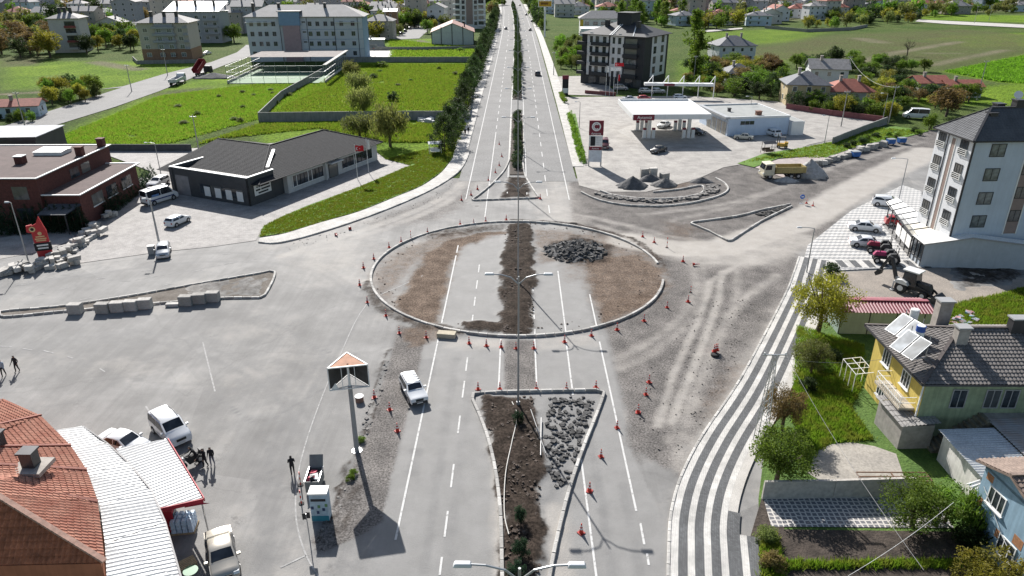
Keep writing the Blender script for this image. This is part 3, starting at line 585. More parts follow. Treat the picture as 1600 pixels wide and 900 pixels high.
# ---- striped pavement on the south-east corner
se = smooth(GX([(1249, 402), (1240, 428), (1225, 465), (1160, 588), (1100, 678), (1066, 742), (1049, 800), (1045, 860), (1044, 920), (1046, 1010)]), 6)
kerb('kerb along the striped pavement', se, h=0.2, w=0.22)
bands = [(0.12, 0.6, 1), (0.6, 1.2, 0), (1.2, 1.65, 1), (1.65, 2.25, 0), (2.25, 2.7, 1), (2.7, 3.3, 0), (3.3, 3.75, 1)]
walk = O('pavement', None); walk['kind'] = 'structure'; walk['label'] = 'dark pavement with white bands on the south-east corner'
def band(a, b, line, mat, z=0.14, name='paver_band'):
    L = offset(line, -a) if False else offset(line, a); Rr = offset(line, b)
    mb = MB()
    for k in range(len(L) - 1): mb.face([(*L[k], z), (*L[k + 1], z), (*Rr[k + 1], z), (*Rr[k], z)])
    return mb.obj(name, mat, walk)
for a, b, wht in bands: band(a, b, se, light_pav if wht else dark_pav)
low = se[int(len(se) * 0.62):]; up = se[:int(len(se) * 0.64)]
band(3.75, 4.6, low, dark_pav); band(4.6, 5.05, se[int(len(se) * 0.70):], light_pav); band(5.05, 5.75, se[int(len(se) * 0.70):], dark_pav); band(3.75, 4.4, up, conc, 0.135)
# plaza of zigzag paving before the white apartment block
def zigzag(name):
    m, n, l, b = nodes(name); v = coord(n, True); sp = n.new('ShaderNodeSeparateXYZ'); l.new(v, sp.inputs[0])
    def mt(op, a, b2):
        q = n.new('ShaderNodeMath'); q.operation = op
        for i, t in enumerate((a, b2)):
            if hasattr(t, 'links'): l.new(t, q.inputs[i])
            elif t is not None: q.inputs[i].default_value = t
        return q.outputs[0]
    a = mt('PINGPONG', sp.outputs[0], 0.32)
    s = mt('FRACT', mt('MULTIPLY', mt('ADD', sp.outputs[1], a), 0.86), None)
    f = mt('GREATER_THAN', s, 0.5)
    c = mix(n, l, f, (0.27, 0.27, 0.27), (0.52, 0.505, 0.48))
    c = mix(n, l, 1.0, c, ramp(n, l, noise(n, l, v, 0.5, 7, 0.7), 0.3, 0.7, (0.78,) * 3, (1.1,) * 3), 'MULTIPLY')
    l.new(c, b.inputs['Base Color']); b.inputs['Roughness'].default_value = 0.8
    return m
slab('plaza', GX([(1262, 384), (1330, 330), (1410, 290), (1440, 300), (1440, 330), (1378, 352), (1432, 418), (1300, 424), (1252, 420)]), 0.0, 0.125, zigzag('zigzag_paving'))
plz = smooth(GX([(1246, 415), (1262, 392), (1285, 384), (1310, 390)]), 3)
for k in range(9):
    x0 = 36.8 + k * 1.75; sheet('paver_band', [(x0, 84.2), (x0 + 0.85, 84.2), (x0 + 0.95, 86.6), (x0 + 0.1, 86.6)], 0.131, light_pav, parent=walk)
    sheet('paver_band', [(x0 + 0.85, 84.2), (x0 + 1.75, 84.2), (x0 + 1.85, 86.6), (x0 + 0.95, 86.6)], 0.131, dark_pav, parent=walk)
# yard and gardens on the east side
sheet('dirt_yard', GX([(1255, 425), (1300, 426), (1432, 420), (1640, 410), (1640, 470), (1480, 475), (1440, 500), (1300, 500), (1320, 455), (1290, 440)]), 0.04, M('yard_dirt', (0.31, 0.27, 0.23), 0.92, col2=(0.22, 0.195, 0.17), sc=0.4, fine=7, world=True, bump=0.05))
sheet('garden', GX([(1245, 500), (1310, 505), (1440, 520), (1470, 470), (1700, 445), (1700, 1000), (1190, 1000), (1185, 780), (1195, 700), (1190, 650)]), 0.03, M('garden_grass', (0.045, 0.1, 0.014), 0.95, col2=(0.09, 0.155, 0.028), sc=0.6, fine=6, world=True, bump=0.15, bsc=4))
sheet('garden_path', GX([(1275, 705), (1300, 695), (1330, 692), (1366, 698), (1400, 710), (1412, 745), (1290, 757), (1262, 740)]), 0.06, M('cracked_concrete', (0.36, 0.33, 0.285), 0.9, col2=(0.27, 0.25, 0.22), sc=0.5, fine=5, world=True))
sheet('dirt_bank', GX([(1130, 1000), (1178, 905), (1172, 840), (1192, 772), (1225, 765), (1225, 1000)]), 0.05, soil_m)
sheet('vegetable_bed', GX([(1205, 828), (1500, 832), (1530, 872), (1215, 880)]), 0.07, soil_m)
sheet('vegetable_bed', GX([(1218, 885), (1540, 890), (1560, 960), (1225, 960)]), 0.07, soil_m)
def hexpav(name):
    m, n, l, b = nodes(name); t = n.new('ShaderNodeTexVoronoi'); t.feature = 'DISTANCE_TO_EDGE'; t.inputs['Scale'].default_value = 2.6; t.inputs['Randomness'].default_value = 0.25; l.new(coord(n, True), t.inputs[0])
    l.new(mix(n, l, ramp(n, l, t.outputs[0], 0.1, 0.16), (0.5, 0.47, 0.43), (0.13, 0.13, 0.14)), b.inputs['Base Color']); b.inputs['Roughness'].default_value = 0.85
    return m
sheet('garden_path', GX([(1192, 778), (1420, 778), (1470, 790), (1490, 826), (1205, 824)]), 0.075, hexpav('patterned_paving'))
# ================================================================== BUILDINGS
glz = glass('window_glass'); glz2 = glass('curtained_glass', (0.10, 0.11, 0.11), 0.12)
fr_white = M('white_frame', (0.72, 0.72, 0.70), 0.5, 0.05); fr_dark = M('dark_frame', (0.035, 0.036, 0.04), 0.5, 0.1); fr_grey = M('grey_frame', (0.3, 0.3, 0.3), 0.5, 0.08)
metal_d = M('dark_sheet_metal', (0.05, 0.05, 0.055), 0.45, 0.15, metal=0.3); steel = M('galvanised', (0.42, 0.43, 0.44), 0.4, 0.12, metal=0.7)
WM = {}
def win(parent, x, y, z, w, h, face, frame=None, pane=None, bars=1, sill=False):
    """window proud of its wall; face rotation: F 0, R 90, B 180, L -90 degrees. > frame is the window itself, pane and sill are its pieces"""
    frame = frame or fr_white; pane = pane or glz
    key = (round(w, 2), round(h, 2), frame.name, pane.name, bars, sill)
    if key not in WM:
        t = min(0.08, w * 0.09); f = MB()
        f.box(-w / 2, w / 2, -0.06, 0.02, 0, t); f.box(-w / 2, w / 2, -0.06, 0.02, h - t, h)
        f.box(-w / 2, -w / 2 + t, -0.06, 0.02, t, h - t); f.box(w / 2 - t, w / 2, -0.06, 0.02, t, h - t)
        for k in range(bars):
            xx = -w / 2 + w * (k + 1) / (bars + 1); f.box(xx - t * 0.4, xx + t * 0.4, -0.055, 0.02, t, h - t)
        p = MB().box(-w / 2 + t, w / 2 - t, -0.03, -0.01, t, h - t)
        s = MB().box(-w / 2 - 0.08, w / 2 + 0.08, -0.16, 0.0, -0.09, -0.003) if sill else None
        WM[key] = (f.mesh('window', frame), p.mesh('pane', pane), s.mesh('sill', fr_white) if s else None)
    a, b, s = WM[key]
    o = O('window', a, parent, (x, y, z), {'F': 0, 'R': math.pi / 2, 'B': math.pi, 'L': -math.pi / 2}[face] if isinstance(face, str) else face)
    O('pane', b, o)
    if s: O('sill', s, o)
    return o
def facewin(parent, w, d, face, xs, zs, ww, hh, **kw):
    for z in zs:
        for x in xs:
            if face == 'F': win(parent, x, 0, z, ww, hh, 'F', **kw)
            if face == 'R': win(parent, w, x, z, ww, hh, 'R', **kw)
            if face == 'B': win(parent, x, d, z, ww, hh, 'B', **kw)
            if face == 'L': win(parent, 0, x, z, ww, hh, 'L', **kw)
def roof_faces(kind, w, d, h, rise, ov, axis='x'):
    x0, x1, y0, y1 = -ov, w + ov, -ov, d + ov
    if kind == 'hip':
        if axis == 'x': k = min((y1 - y0) / 2, (x1 - x0) / 2 - 0.05); a, b = (x0 + k, (y0 + y1) / 2, h + rise), (x1 - k, (y0 + y1) / 2, h + rise)
        else: k = min((x1 - x0) / 2, (y1 - y0) / 2 - 0.05); a, b = ((x0 + x1) / 2, y0 + k, h + rise), ((x0 + x1) / 2, y1 - k, h + rise)
        c = [(x0, y0, h), (x1, y0, h), (x1, y1, h), (x0, y1, h)]
        if axis == 'x': return [[c[0], c[1], b, a], [c[1], c[2], b], [c[2], c[3], a, b], [c[3], c[0], a]], [(c[0], a), (c[1], b), (c[2], b), (c[3], a), (a, b)]
        return [[c[0], c[1], a], [c[1], c[2], b, a], [c[2], c[3], b], [c[3], c[0], a, b]], [(c[0], a), (c[1], a), (c[2], b), (c[3], b), (a, b)]
    c = [(x0, y0, h), (x1, y0, h), (x1, y1, h), (x0, y1, h)]
    if axis == 'x': a, b = (x0, (y0 + y1) / 2, h + rise), (x1, (y0 + y1) / 2, h + rise); return [[c[0], c[1], b, a], [c[2], c[3], a, b]], [(a, b)]
    a, b = ((x0 + x1) / 2, y0, h + rise), ((x0 + x1) / 2, y1, h + rise); return [[c[1], c[2], b, a], [c[3], c[0], a, b]], [(a, b)]
def roof(parent, kind, w, d, h, rise, mat, ov=0.5, axis='x', wallmat=None, tiles=None, ridge=None, fascia=None, thick=0.14):
    fs, rd = roof_faces(kind, w, d, h, rise, ov, axis); mb = MB()
    for f in fs:
        mb.face(f); mb.face([(p[0], p[1], p[2] - thick) for p in f[::-1]])
    x0, x1, y0, y1 = -ov, w + ov, -ov, d + ov
    c = [(x0, y0), (x1, y0), (x1, y1), (x0, y1)]
    if kind == 'hip':
        for a, b in zip(c, c[1:] + c[:1]): mb.face([(*a, h), (*b, h), (*b, h - thick), (*a, h - thick)])
    else:
        for f in fs:
            n = len(f)
            for i in range(n): p, q = f[i], f[(i + 1) % n]; mb.face([p, q, (q[0], q[1], q[2] - thick), (p[0], p[1], p[2] - thick)])
    o = mb.obj('roof', mat, parent)
    if tiles:
        t = MB()
        for f in fs: corrugated(t, [(p[0], p[1], p[2] + 0.03) for p in f], tiles[0], tiles[1], tiles[2], tiles[3])
        t.obj('roof_tiles', mat, o, smooth=False, kind='stuff')
    if ridge:
        r = MB()
        for a, b in rd: r.bar(Vector(a) + Vector((0, 0, 0.06)), Vector(b) + Vector((0, 0, 0.06)), 0.26, 0.14)
        r.obj('ridge_cap', ridge, o)
    if fascia:
        g = MB()
        for a, b in zip(c, c[1:] + c[:1]):
            if kind == 'hip' or (axis == 'x') == (a[1] == b[1]): g.bar((*a, h - 0.05), (*b, h - 0.05), 0.12, 0.16)
        g.obj('gutter', fascia, o)
    if kind == 'gable' and wallmat:
        sl = rise / ((y1 - y0) / 2 if axis == 'x' else (x1 - x0) / 2); hb = h + ov * sl - 0.16; n_ = d if axis == 'x' else w
        pr = [(0, h - .3), (n_, h - .3), (n_, hb), (n_ / 2, hb + sl * n_ / 2), (0, hb)]
        for q in ((0.0, w - 0.2) if axis == 'x' else (0.0, d - 0.2)):
            g = MB()
            if axis == 'x': g.rings([[(q + e, p[0], p[1]) for p in pr] for e in (0, .2)])
            else: g.extr(pr, q, q + .2)
            g.obj('gable', wallmat, parent)
    return o
def chimney(parent, x, y, z0, z1, w=0.7, d=0.7, mat=None, cap=None):
    mb = MB(); mb.box(x - w / 2, x + w / 2, y - d / 2, y + d / 2, z0, z1)
    o = mb.obj('chimney', mat or metal_d, parent)
    MB().box(x - w / 2 - .1, x + w / 2 + .1, y - d / 2 - .1, y + d / 2 + .1, z1, z1 + 0.12).obj('chimney_cap', cap or mat or metal_d, o)
    return o
def wall_box(parent, w, d, h, mat, name='wall', x=0, y=0, z=0.0, bevel=0):
    return MB().box(x, x + w, y, y + d, z - 0.05 if z == 0 else z, h).obj(name, mat, parent, bevel=bevel)
def text(body, size, parent, loc, rot, mat, ext=0.01, align='CENTER', name='lettering', sx=1.0):
    cu = bpy.data.curves.new(name, 'FONT'); cu.body = body; cu.size = size; cu.extrude = ext; cu.align_x = align; cu.align_y = 'CENTER'
    cu.materials.append(mat); me = bake(bpy.data.objects.new(name, cu)); me.name = name
    me.materials.clear(); me.materials.append(mat); o = O(name, me, parent, loc); o.rotation_euler = rot; o.scale = (sx, 1, 1)
    return o
UP = math.pi / 2

# ---- white apartment block on the east corner
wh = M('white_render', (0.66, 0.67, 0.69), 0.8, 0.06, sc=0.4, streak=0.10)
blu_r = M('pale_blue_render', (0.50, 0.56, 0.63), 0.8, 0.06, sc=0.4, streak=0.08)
slate = M('grey_roof_sheet', (0.10, 0.103, 0.11), 0.75, 0.2, sc=0.7, fine=12, spec=.2); brown_p = M('brown_panel', (0.27, 0.2, 0.175), 0.7, 0.1)
A = thing('apartment_block', 'tall white apartment block with brown strip and grey hipped roof beside the plaza', 'building', (54.7, 85.7, 0), R(4))
W0, D0, H0 = 26.0, 7.2, 15.9
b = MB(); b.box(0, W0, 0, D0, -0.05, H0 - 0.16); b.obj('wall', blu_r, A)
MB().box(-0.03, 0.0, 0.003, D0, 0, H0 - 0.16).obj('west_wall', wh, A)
roof(A, 'hip', W0, D0, H0, 3.2, slate, 0.45, tiles=(0.42, 0.022, 0.38, 0.03), ridge=metal_d, fascia=metal_d)
zs = [4.9 + 3.0 * k for k in range(4)]
facewin(A, W0, D0, 'F', [3.2, 11.8, 16.5, 22], zs, 1.9, 1.6, frame=fr_dark, pane=glz2)
for k, z in enumerate(zs):
    for yy in (1.6, 6.0):
        o = win(A, -0.03, yy, z - 0.1, 1.5, 1.9, 'L', frame=fr_dark, pane=glz, bars=2)
        r = MB(); 
        for q in range(4): r.box(-0.85, 0.85, -0.2, -0.15, 0.05 + q * 0.22, 0.1 + q * 0.22)
        for q in (-0.8, 0.8): r.box(q - .04, q + .04, -0.2, 0.0, 0.0, 0.75)
        r.obj('railing', fr_white, o)
MB().box(-0.06, -0.032, 3.3, 3.95, 3.4, H0 - 0.5).obj('brown_strip', brown_p, A)
for y in (3.15, 3.97): MB().box(-0.09, -0.032, y, y + .13, 3.3, H0 - 0.4).obj('strip_frame', fr_white, A)
for y in (4.75,): MB().box(-0.12, -0.032, y, y + .09, 3.0, H0 - 0.2).obj('downpipe', metal_d, A)
MB().box(-0.12, 0.10, -0.12, 0.0, 3.6, H0 - 0.2).obj('downpipe', metal_d, A)
MB().box(6.9, 8.5, -0.03, 0, 4.0, H0 - 0.5).obj('stair_panel', brown_p, A)
for x in (6.75, 8.5): MB().box(x, x + .15, -0.06, 0, 3.9, H0 - 0.4).obj('strip_frame', fr_white, A)
facewin(A, W0, D0, 'F', [7.7], [z + 0.7 for z in zs], 1.45, 1.5, frame=fr_dark, pane=glz2)
for x, y, z, w in ((3.4, 2.9, 18.6, .9), (7.2, 4.0, 19.9, 1.0), (9.6, 4.8, 20.2, 1.3), (6.0, 5.6, 19.2, 1.0), (15, 4.4, 20, 1.2)): chimney(A, x, y, H0 - 0.5, z, w, w)
dsh = thing('satellite_dish', 'white satellite dish on the roof of the tall white apartment block', 'dish', (61.4, 90.3, 20.5))
MB().lathe([(0.0, 0.02), (0.06, 0.3), (0.16, 0.5)], 14).obj('bowl', fr_white, dsh).rotation_euler = (R(60), 0, R(-20)); MB().cyl(0, 0.1, -0.6, 0, 0.04).obj('mast', steel, dsh)
# its ground floor shops: sloped pergola and white sheet roof
sh = thing('shop_annex', 'low shop annex with white sheet roof at the foot of the white apartment block', 'building', (51.2, 84.6, 0), R(-4))
wsheet = M('white_roof_sheet', (0.74, 0.73, 0.70), 0.5, 0.05, sc=0.5, fine=9); bluegrey = M('grey_blue_cladding', (0.40, 0.44, 0.48), 0.6, 0.06, streak=0.08)
b = MB(); b.extr([(0, 0), (24, 0), (24, 3.1), (14.5, 3.1), (5.5, 4.1), (0, 3.1)], 0, 0.15); b.obj('front_wall', bluegrey, sh)
b = MB(); b.box(0.0, 0.12, 0.2, 3.0, 0, 0.9); b.obj('wall', bluegrey, sh)
b = MB(); corrugated(b, [(-0.15, -0.12, 3.12), (5.5, -0.12, 4.16), (5.5, 3.4, 4.16), (-0.15, 3.4, 3.12)], 0.45, 0.02, udir=(0, 1, 0)); corrugated(b, [(5.5, -0.12, 4.16), (14.6, -0.12, 3.14), (14.6, 1.8, 3.14), (5.5, 1.8, 4.16)], 0.45, 0.02, udir=(0, 1, 0))
corrugated(b, [(14.6, -0.12, 3.14), (24, -0.12, 3.14), (24, 1.8, 3.3), (14.6, 1.8, 3.3)], 0.45, 0.02); b.obj('roof', wsheet, sh)
MB().bar((-0.15, -0.13, 3.1), (5.5, -0.13, 4.12), .08, .16).bar((5.5, -0.13, 4.12), (14.6, -0.13, 3.12), .08, .16).obj('gutter', fr_grey, sh)
gl = MB(); gl.face([(-0.02, 0.1, 0.9), (-0.02, 3.0, 0.9), (-0.02, 3.0, 3.0), (-0.02, 0.1, 3.0)]); gl.obj('shop_window', glz, sh)
f = MB()
for y in (0.1, 1.05, 2.0, 3.0): f.box(-0.1, -0.03, y - .05, y + .05, 0, 3.05)
for z in (0.9, 3.0): f.box(-0.1, -0.03, 0.1, 3.0, z - .05, z + .05)
f.obj('window_frame', fr_dark, sh)
cream = M('cream_awning', (0.66, 0.62, 0.52), 0.7, 0.06, sc=0.6)
pg = thing('pergola', 'stepped pergola roof of pale panels along the west side of the white apartment block', 'pergola', (51.2, 84.6, 0), R(-4))
for k in range(7):
    y0 = 3.6 + k * 2.15
    MB().face([(-0.1 + 0.35 * k, y0, 2.95), (3.7, y0 - 0.3, 3.7), (3.7, y0 + 1.7, 3.7), (0.25 + 0.35 * k, y0 + 1.95, 2.95)]).obj('panel', cream if k < 2 else wsheet, pg)
    MB().bar((-0.2 + 0.35 * k, y0 - 0.1, 2.9), (3.72, y0 - 0.42, 3.68), 0.12, 0.22).obj('beam', metal_d, pg)
    MB().bar((0.0 + 0.35 * k, y0, 0.1), (0.0 + 0.35 * k, y0, 2.9), 0.12).obj('post', metal_d, pg)
MB().bar((-0.15, 3.3, 2.9), (2.5, 18.6, 2.9), 0.14, 0.3).obj('fascia', fr_dark, pg)
for k in range(3): MB().face([(0.0 + .25 * k, 3.7 + k * 2.2, 1.1), (0.25 + .25 * k, 5.6 + k * 2.2, 1.1), (0.25 + .25 * k, 5.6 + k * 2.2, 2.6), (0.0 + .25 * k, 3.7 + k * 2.2, 2.6)]).obj('awning_sheet', wsheet, pg)
r = MB()
for k in range(26): r.bar((-0.05 + 0.05 * k, 3.4 + 0.32 * k, 3.0), (-0.05 + 0.05 * k, 3.4 + 0.32 * k, 3.75), 0.035)
r.bar((-0.05, 3.4, 3.75), (1.2, 11.4, 3.75), 0.05); r.obj('railing', steel, pg)

# ---- yellow house with the solar water heaters
yel = M('yellow_plaster', (0.55, 0.42, 0.10), 0.85, 0.12, sc=0.6, streak=0.2); grn = M('faded_green_plaster', (0.27, 0.32, 0.20), 0.88, 0.25, sc=0.7, streak=0.25)
tile_g = M('weathered_grey_tile', (0.17, 0.155, 0.145), 0.8, 0.3, sc=1.6, fine=14)
YH = thing('yellow_house', 'two-storey yellow house with weathered grey tile roof and rooftop solar heaters', 'house', (31.6, 47.6, 0))
wall_box(YH, 13, 8.3, 6.0, grn); MB().box(-0.02, 0.0, 0.003, 8.3, 0, 5.85).obj('west_wall', yel, YH); MB().box(0, 13, 8.3, 8.33, 0, 5.85).obj('north_wall', yel, YH)
roof(YH, 'hip', 13, 8.3, 6.0, 2.3, tile_g, 0.8, tiles=(0.30, 0.035, 0.36, 0.05), ridge=M('ridge_tile', (0.10, 0.085, 0.08), 0.85, 0.3, sc=4), fascia=metal_d)
for y, z in ((5.9, 4.0), (2.6, 3.9), (5.6, 1.0)): win(YH, -0.02, y, z - 0.2, 1.3, 1.4, 'L', bars=2, sill=True)
for x, z in ((2.8, 3.4), (5.4, 3.4), (6.8, 3.4), (9.5, 3.6)): win(YH, x, 0, z, 1.2, 1.7, 'F', frame=fr_grey, bars=1)
MB().box(-1.25, 0.003, 0.6, 4.8, 2.75, 2.95).obj('balcony_slab', M('stained_concrete', (0.35, 0.31, 0.25), 0.9, 0.3, sc=1.5), YH)
r = MB()
for k in range(15): r.bar((-1.2, 0.65 + 0.29 * k, 2.95), (-1.2, 0.65 + 0.29 * k, 3.9), 0.03)
for z in (3.4, 3.9): r.bar((-1.2, 0.65, z), (-1.2, 4.75, z), 0.045); r.bar((-1.2, 0.65, z), (0, 0.65, z), 0.045); r.bar((-1.2, 4.75, z), (0, 4.75, z), 0.045)
r.obj('balcony_railing', fr_white, YH)
MB().bar((-0.1, 0.1, 0), (-0.1, 0.1, 5.8), 0.1).obj('downpipe', fr_white, YH)
stucco = M('grey_render', (0.33, 0.30, 0.27), 0.9, 0.25, sc=1.4)
for x, y, z, w, d in ((3.6, 2.9, 9.0, 0.9, 0.7), (4.6, 7.4, 9.2, 1.1, 0.8), (8.6, 3.9, 9.3, 1.3, 0.7)): chimney(YH, x, y, 6.3, z, w, d, stucco if x < 5 else metal_d, fr_grey)
st = MB()
for k in range(12): st.box(1.0 + 0.33 * k, 1.35 + 0.33 * k, -1.3, -0.05, 0, 0.25 + 0.25 * k)
st.obj('stair', M('mossy_concrete', (0.17, 0.15, 0.11), 0.95, 0.35, sc=1.4), YH)
MB().box(5.0, 9.0, -1.35, 0.0, 2.75, 2.95).obj('landing', stucco, YH)
r = MB()
for k in range(12): r.bar((9.3 + 0.1 * k, -1.3 - 0.5 * k, 2.2), (9.3 + 0.1 * k, -1.3 - 0.5 * k, 3.2), 0.04)
r.obj('terrace_railing', fr_white, YH)
panel_m = glass('collector_glass', (0.15, 0.165, 0.175), 0.3)
def heater(lab, loc, rz, tankcol):
    t = thing('solar_heater', lab, 'solar heater', loc, rz)
    for s in (-1, 1):
        q = MB(); q.T = Matrix.Rotation(R(40), 4, 'X'); q.box(s * 0.62 - 0.55, s * 0.62 + 0.55, -1.0, 1.0, 0, 0.09)
        o = q.obj('collector', steel, t, (0, 0, 0.75)); q = MB(); q.T = Matrix.Rotation(R(40), 4, 'X'); q.box(s * 0.62 - 0.5, s * 0.62 + 0.5, -0.95, 0.95, 0.092, 0.1); q.obj('pane', panel_m, o)
    f = MB()
    for x in (-0.9, 0.9): f.bar((x, 0.75, 0), (x, 0.75, 1.9), 0.05); f.bar((x, -0.8, 0), (x, -0.8, 0.2), 0.05); f.bar((x, -0.8, 0.05), (x, 0.75, 0.05), 0.05)
    f.bar((-0.9, 0.75, 1.3), (0.9, 0.75, 1.3), 0.05); f.obj('stand', steel, t)
    k = MB(); k.lathe([(0.3, 0.05), (0.3, 0.34), (1.9, 0.34), (2.0, 0.28)], 14, x=-0.6, y=1.3); o = k.obj('tank', fr_white, t)
    MB().lathe([(1.5, 0.35), (1.96, 0.35)], 14, x=-0.6, y=1.3).obj('tank_band', tankcol, o)
    for x in (-0.85, -0.35): MB().bar((x, 1.3, -0.5), (x, 1.3, 0.35), 0.05).obj('leg', steel, t)
heater('rear solar heater with plain white tank on the yellow house roof', tuple(G(1415, 508, 8.2) - Vector((0, 0, 1.0))), R(-73), fr_white)
heater('front solar heater with blue-topped tank on the yellow house roof', tuple(G(1424, 535, 8.2) - Vector((0, 0, 1.0))), R(-73), M('blue_tank', (0.03, 0.09, 0.35), 0.4))
# lean-to in front of it, sheet-roofed sheds
shd = thing('lean_to', 'small lean-to with grey weathered roof beside the yellow house stair', 'shed', (30.1, 48.0, 0), R(3))
MB().box(0, 2.6, -1.2, 2.4, -0.05, 2.2).obj('wall', M('breeze_block', (0.28, 0.26, 0.24), 0.9, 0.2, sc=2), shd)
b = MB(); corrugated(b, [(-0.35, -1.5, 2.35), (2.9, -1.5, 2.6), (2.9, 2.7, 2.75), (-0.35, 2.7, 2.5)], 0.3, 0.03, 0.7, 0.03); b.obj('roof', M('grey_asbestos', (0.25, 0.24, 0.23), 0.85, 0.25, sc=1.2, fine=10), shd)
tin = M('tin_sheet', (0.52, 0.53, 0.53), 0.45, 0.12, sc=0.7, metal=0.35, fine=10); tin_old = M('old_tin_sheet', (0.34, 0.35, 0.36), 0.5, 0.15, sc=0.7, metal=0.3, col2=(0.30, 0.24, 0.2))
s2 = thing('sheet_metal_shed', 'shed with ridged grey tin roof behind the yellow house stair', 'shed', (32.4, 39.9, 0))
MB().box(0.2, 9.6, 0.2, 5.6, -0.05, 2.6).obj('wall', M('whitewashed_wall', (0.6, 0.58, 0.54), 0.9, 0.18, sc=1, streak=0.3), s2)
b = MB(); corrugated(b, [(-0.2, -0.3, 2.7), (4.0, -0.3, 2.9), (4.0, 5.8, 3.1), (-0.2, 5.8, 2.95)], 0.28, 0.035, udir=(0, 1, 0)); b.obj('roof', tin, s2)
b = MB(); corrugated(b, [(4.02, 0.6, 2.98), (10, 0.6, 3.2), (10, 6.9, 3.6), (4.02, 6.9, 3.4)], 0.28, 0.035, udir=(0, 1, 0)); b.obj('upper_roof', tin_old, s2)
s3 = thing('sheet_metal_shed', 'low shed with slanting white tin roof beside the blue house', 'shed', (32.6, 37.4, 0), R(20))
MB().box(0.2, 7.2, 0.1, 2.6, -0.05, 2.1).obj('wall', M('whitewashed_wall', (0.6, 0.58, 0.54), 0.9), s3)
b = MB(); corrugated(b, [(-0.3, -0.5, 2.15), (7.5, -0.5, 2.5), (7.5, 3.0, 2.72), (-0.3, 3.0, 2.45)], 0.28, 0.035, udir=(0, 1, 0)); b.obj('roof', tin, s3)
# blue house at the corner of the picture
bluem = M('light_blue_render', (0.27, 0.40, 0.50), 0.85, 0.12, sc=0.6, streak=0.22); rust = M('bare_brick_patch', (0.33, 0.16, 0.08), 0.9, 0.25, sc=6)
B = thing('blue_house', 'pale blue rendered house with brown tile roof at the right edge', 'house', (30.9, 33.2, 0), R(4))
wall_box(B, 9, 4.8, 5.4, bluem); tb = M('brown_tile', (0.22, 0.165, 0.135), 0.8, 0.25, sc=2, fine=12)
roof(B, 'gable', 9, 4.8, 5.5, 1.0, tb, 0.45, wallmat=bluem, tiles=(0.3, 0.035, 0.36, 0.05), ridge=tb)
for y, z in ((3.2, 3.2), (1.4, 0.9)): win(B, 0, y, z, 1.5, 1.3, 'L', bars=2, sill=True)
for y, z, w, h in ((0.4, 2.3, .8, .7), (3.9, 4.6, .6, .5), (4.2, 2.4, .4, .7), (2.2, 1.6, .35, .6)): MB().box(-0.012, 0.0, y, y + w, z, z + h).obj('brick_patch', rust, B)
MB().tube([(-0.06, 4.4, 4.0), (-0.06, 2.0, 2.2), (-0.06, 0.2, 1.2)], 0.03).obj('pipe', fr_white, B)
# green-walled shed under a red ribbed roof
gs = thing('site_cabin', 'long grey-green cabin with red ribbed metal roof behind the yellow tree', 'cabin', (33.4, 66.4, 0), R(-2))
gw = M('grey_green_panel', (0.27, 0.33, 0.30), 0.6, 0.08, streak=0.1); redr = M('red_ribbed_metal', (0.17, 0.03, 0.045), 0.45, 0.12, sc=0.8)
MB().box(0, 9.2, 0, 3.2, -0.05, 2.6).obj('wall', gw, gs)
for x in (0.0, 2.9, 5.6, 8.4): MB().box(x, x + .1, -0.03, 0, 0, 2.55).obj('joint_strip', fr_dark, gs)
b = MB(); corrugated(b, [(-0.2, -0.25, 2.62), (9.4, -0.25, 2.62), (9.4, 1.9, 3.1), (-0.2, 1.9, 3.1)], 0.33, 0.045); corrugated(b, [(-0.2, 3.5, 2.7), (9.4, 3.5, 2.7), (9.4, 1.9, 3.1), (-0.2, 1.9, 3.1)], 0.33, 0.045); o = b.obj('roof', redr, gs)
MB().box(-0.25, 9.45, 1.65, 2.15, 3.1, 3.17).obj('ridge_cap', M('pink_ridge', (0.30, 0.10, 0.12), 0.6), o)

# ---- red tiled hall and its white verandas at the south-west corner
rt = M('red_clay_tile', (0.36, 0.14, 0.095), 0.8, 0.25, sc=.9, fine=5, col2=(0.47, 0.24, 0.17), spec=.25); rt2 = M('orange_clay_tile', (0.40, 0.14, 0.065), 0.8, 0.3, sc=1.3, fine=5)
RH = thing('tiled_hall', 'red clay tiled hall with faceted roof at the lower left corner', 'building', (0, 0, 0))
edge = [G(x, y, 4.5) for x, y in ((6, 624), (64, 650), (111, 697), (136, 735), (153, 785), (164, 879))]
ctr = [G(x, y, 7.2) for x, y in ((-80, 655), (-70, 680), (-60, 700), (-48, 725), (-30, 752), (-4, 776))]
roofb = MB(); tl = MB(); rc = MB()
for k in range(5):
    q = [edge[k], edge[k + 1], ctr[k + 1], ctr[k]]
    roofb.face(q); corrugated(tl, [p + Vector((0, 0, 0.04)) for p in (edge[k], edge[k + 1], ctr[k + 1])], 0.28, 0.035, 0.36, 0.05); corrugated(tl, [p + Vector((0, 0, 0.04)) for p in (edge[k], ctr[k + 1], ctr[k])], 0.28, 0.035, 0.36, 0.05, udir=edge[k + 1] - edge[k])
    if k < 4: rc.bar(edge[k + 1] + Vector((0, 0, .1)), ctr[k + 1] + Vector((0, 0, .1)), 0.24, 0.12)
o = roofb.obj('roof', rt, RH); tl.obj('roof_tiles', rt, o, kind='stuff'); rc.obj('ridge_cap', M('dark_ridge_tile', (0.2, 0.07, 0.05), 0.8, 0.3, sc=5), o)
f0 = [edge[5], ctr[5], G(-60, 925, 4.5), G(30, 886, 4.5)]
fb = MB(); fb.face([G(-60, 884, 4.5), edge[5], ctr[5]]); o = fb.obj('front_roof', rt2, RH)
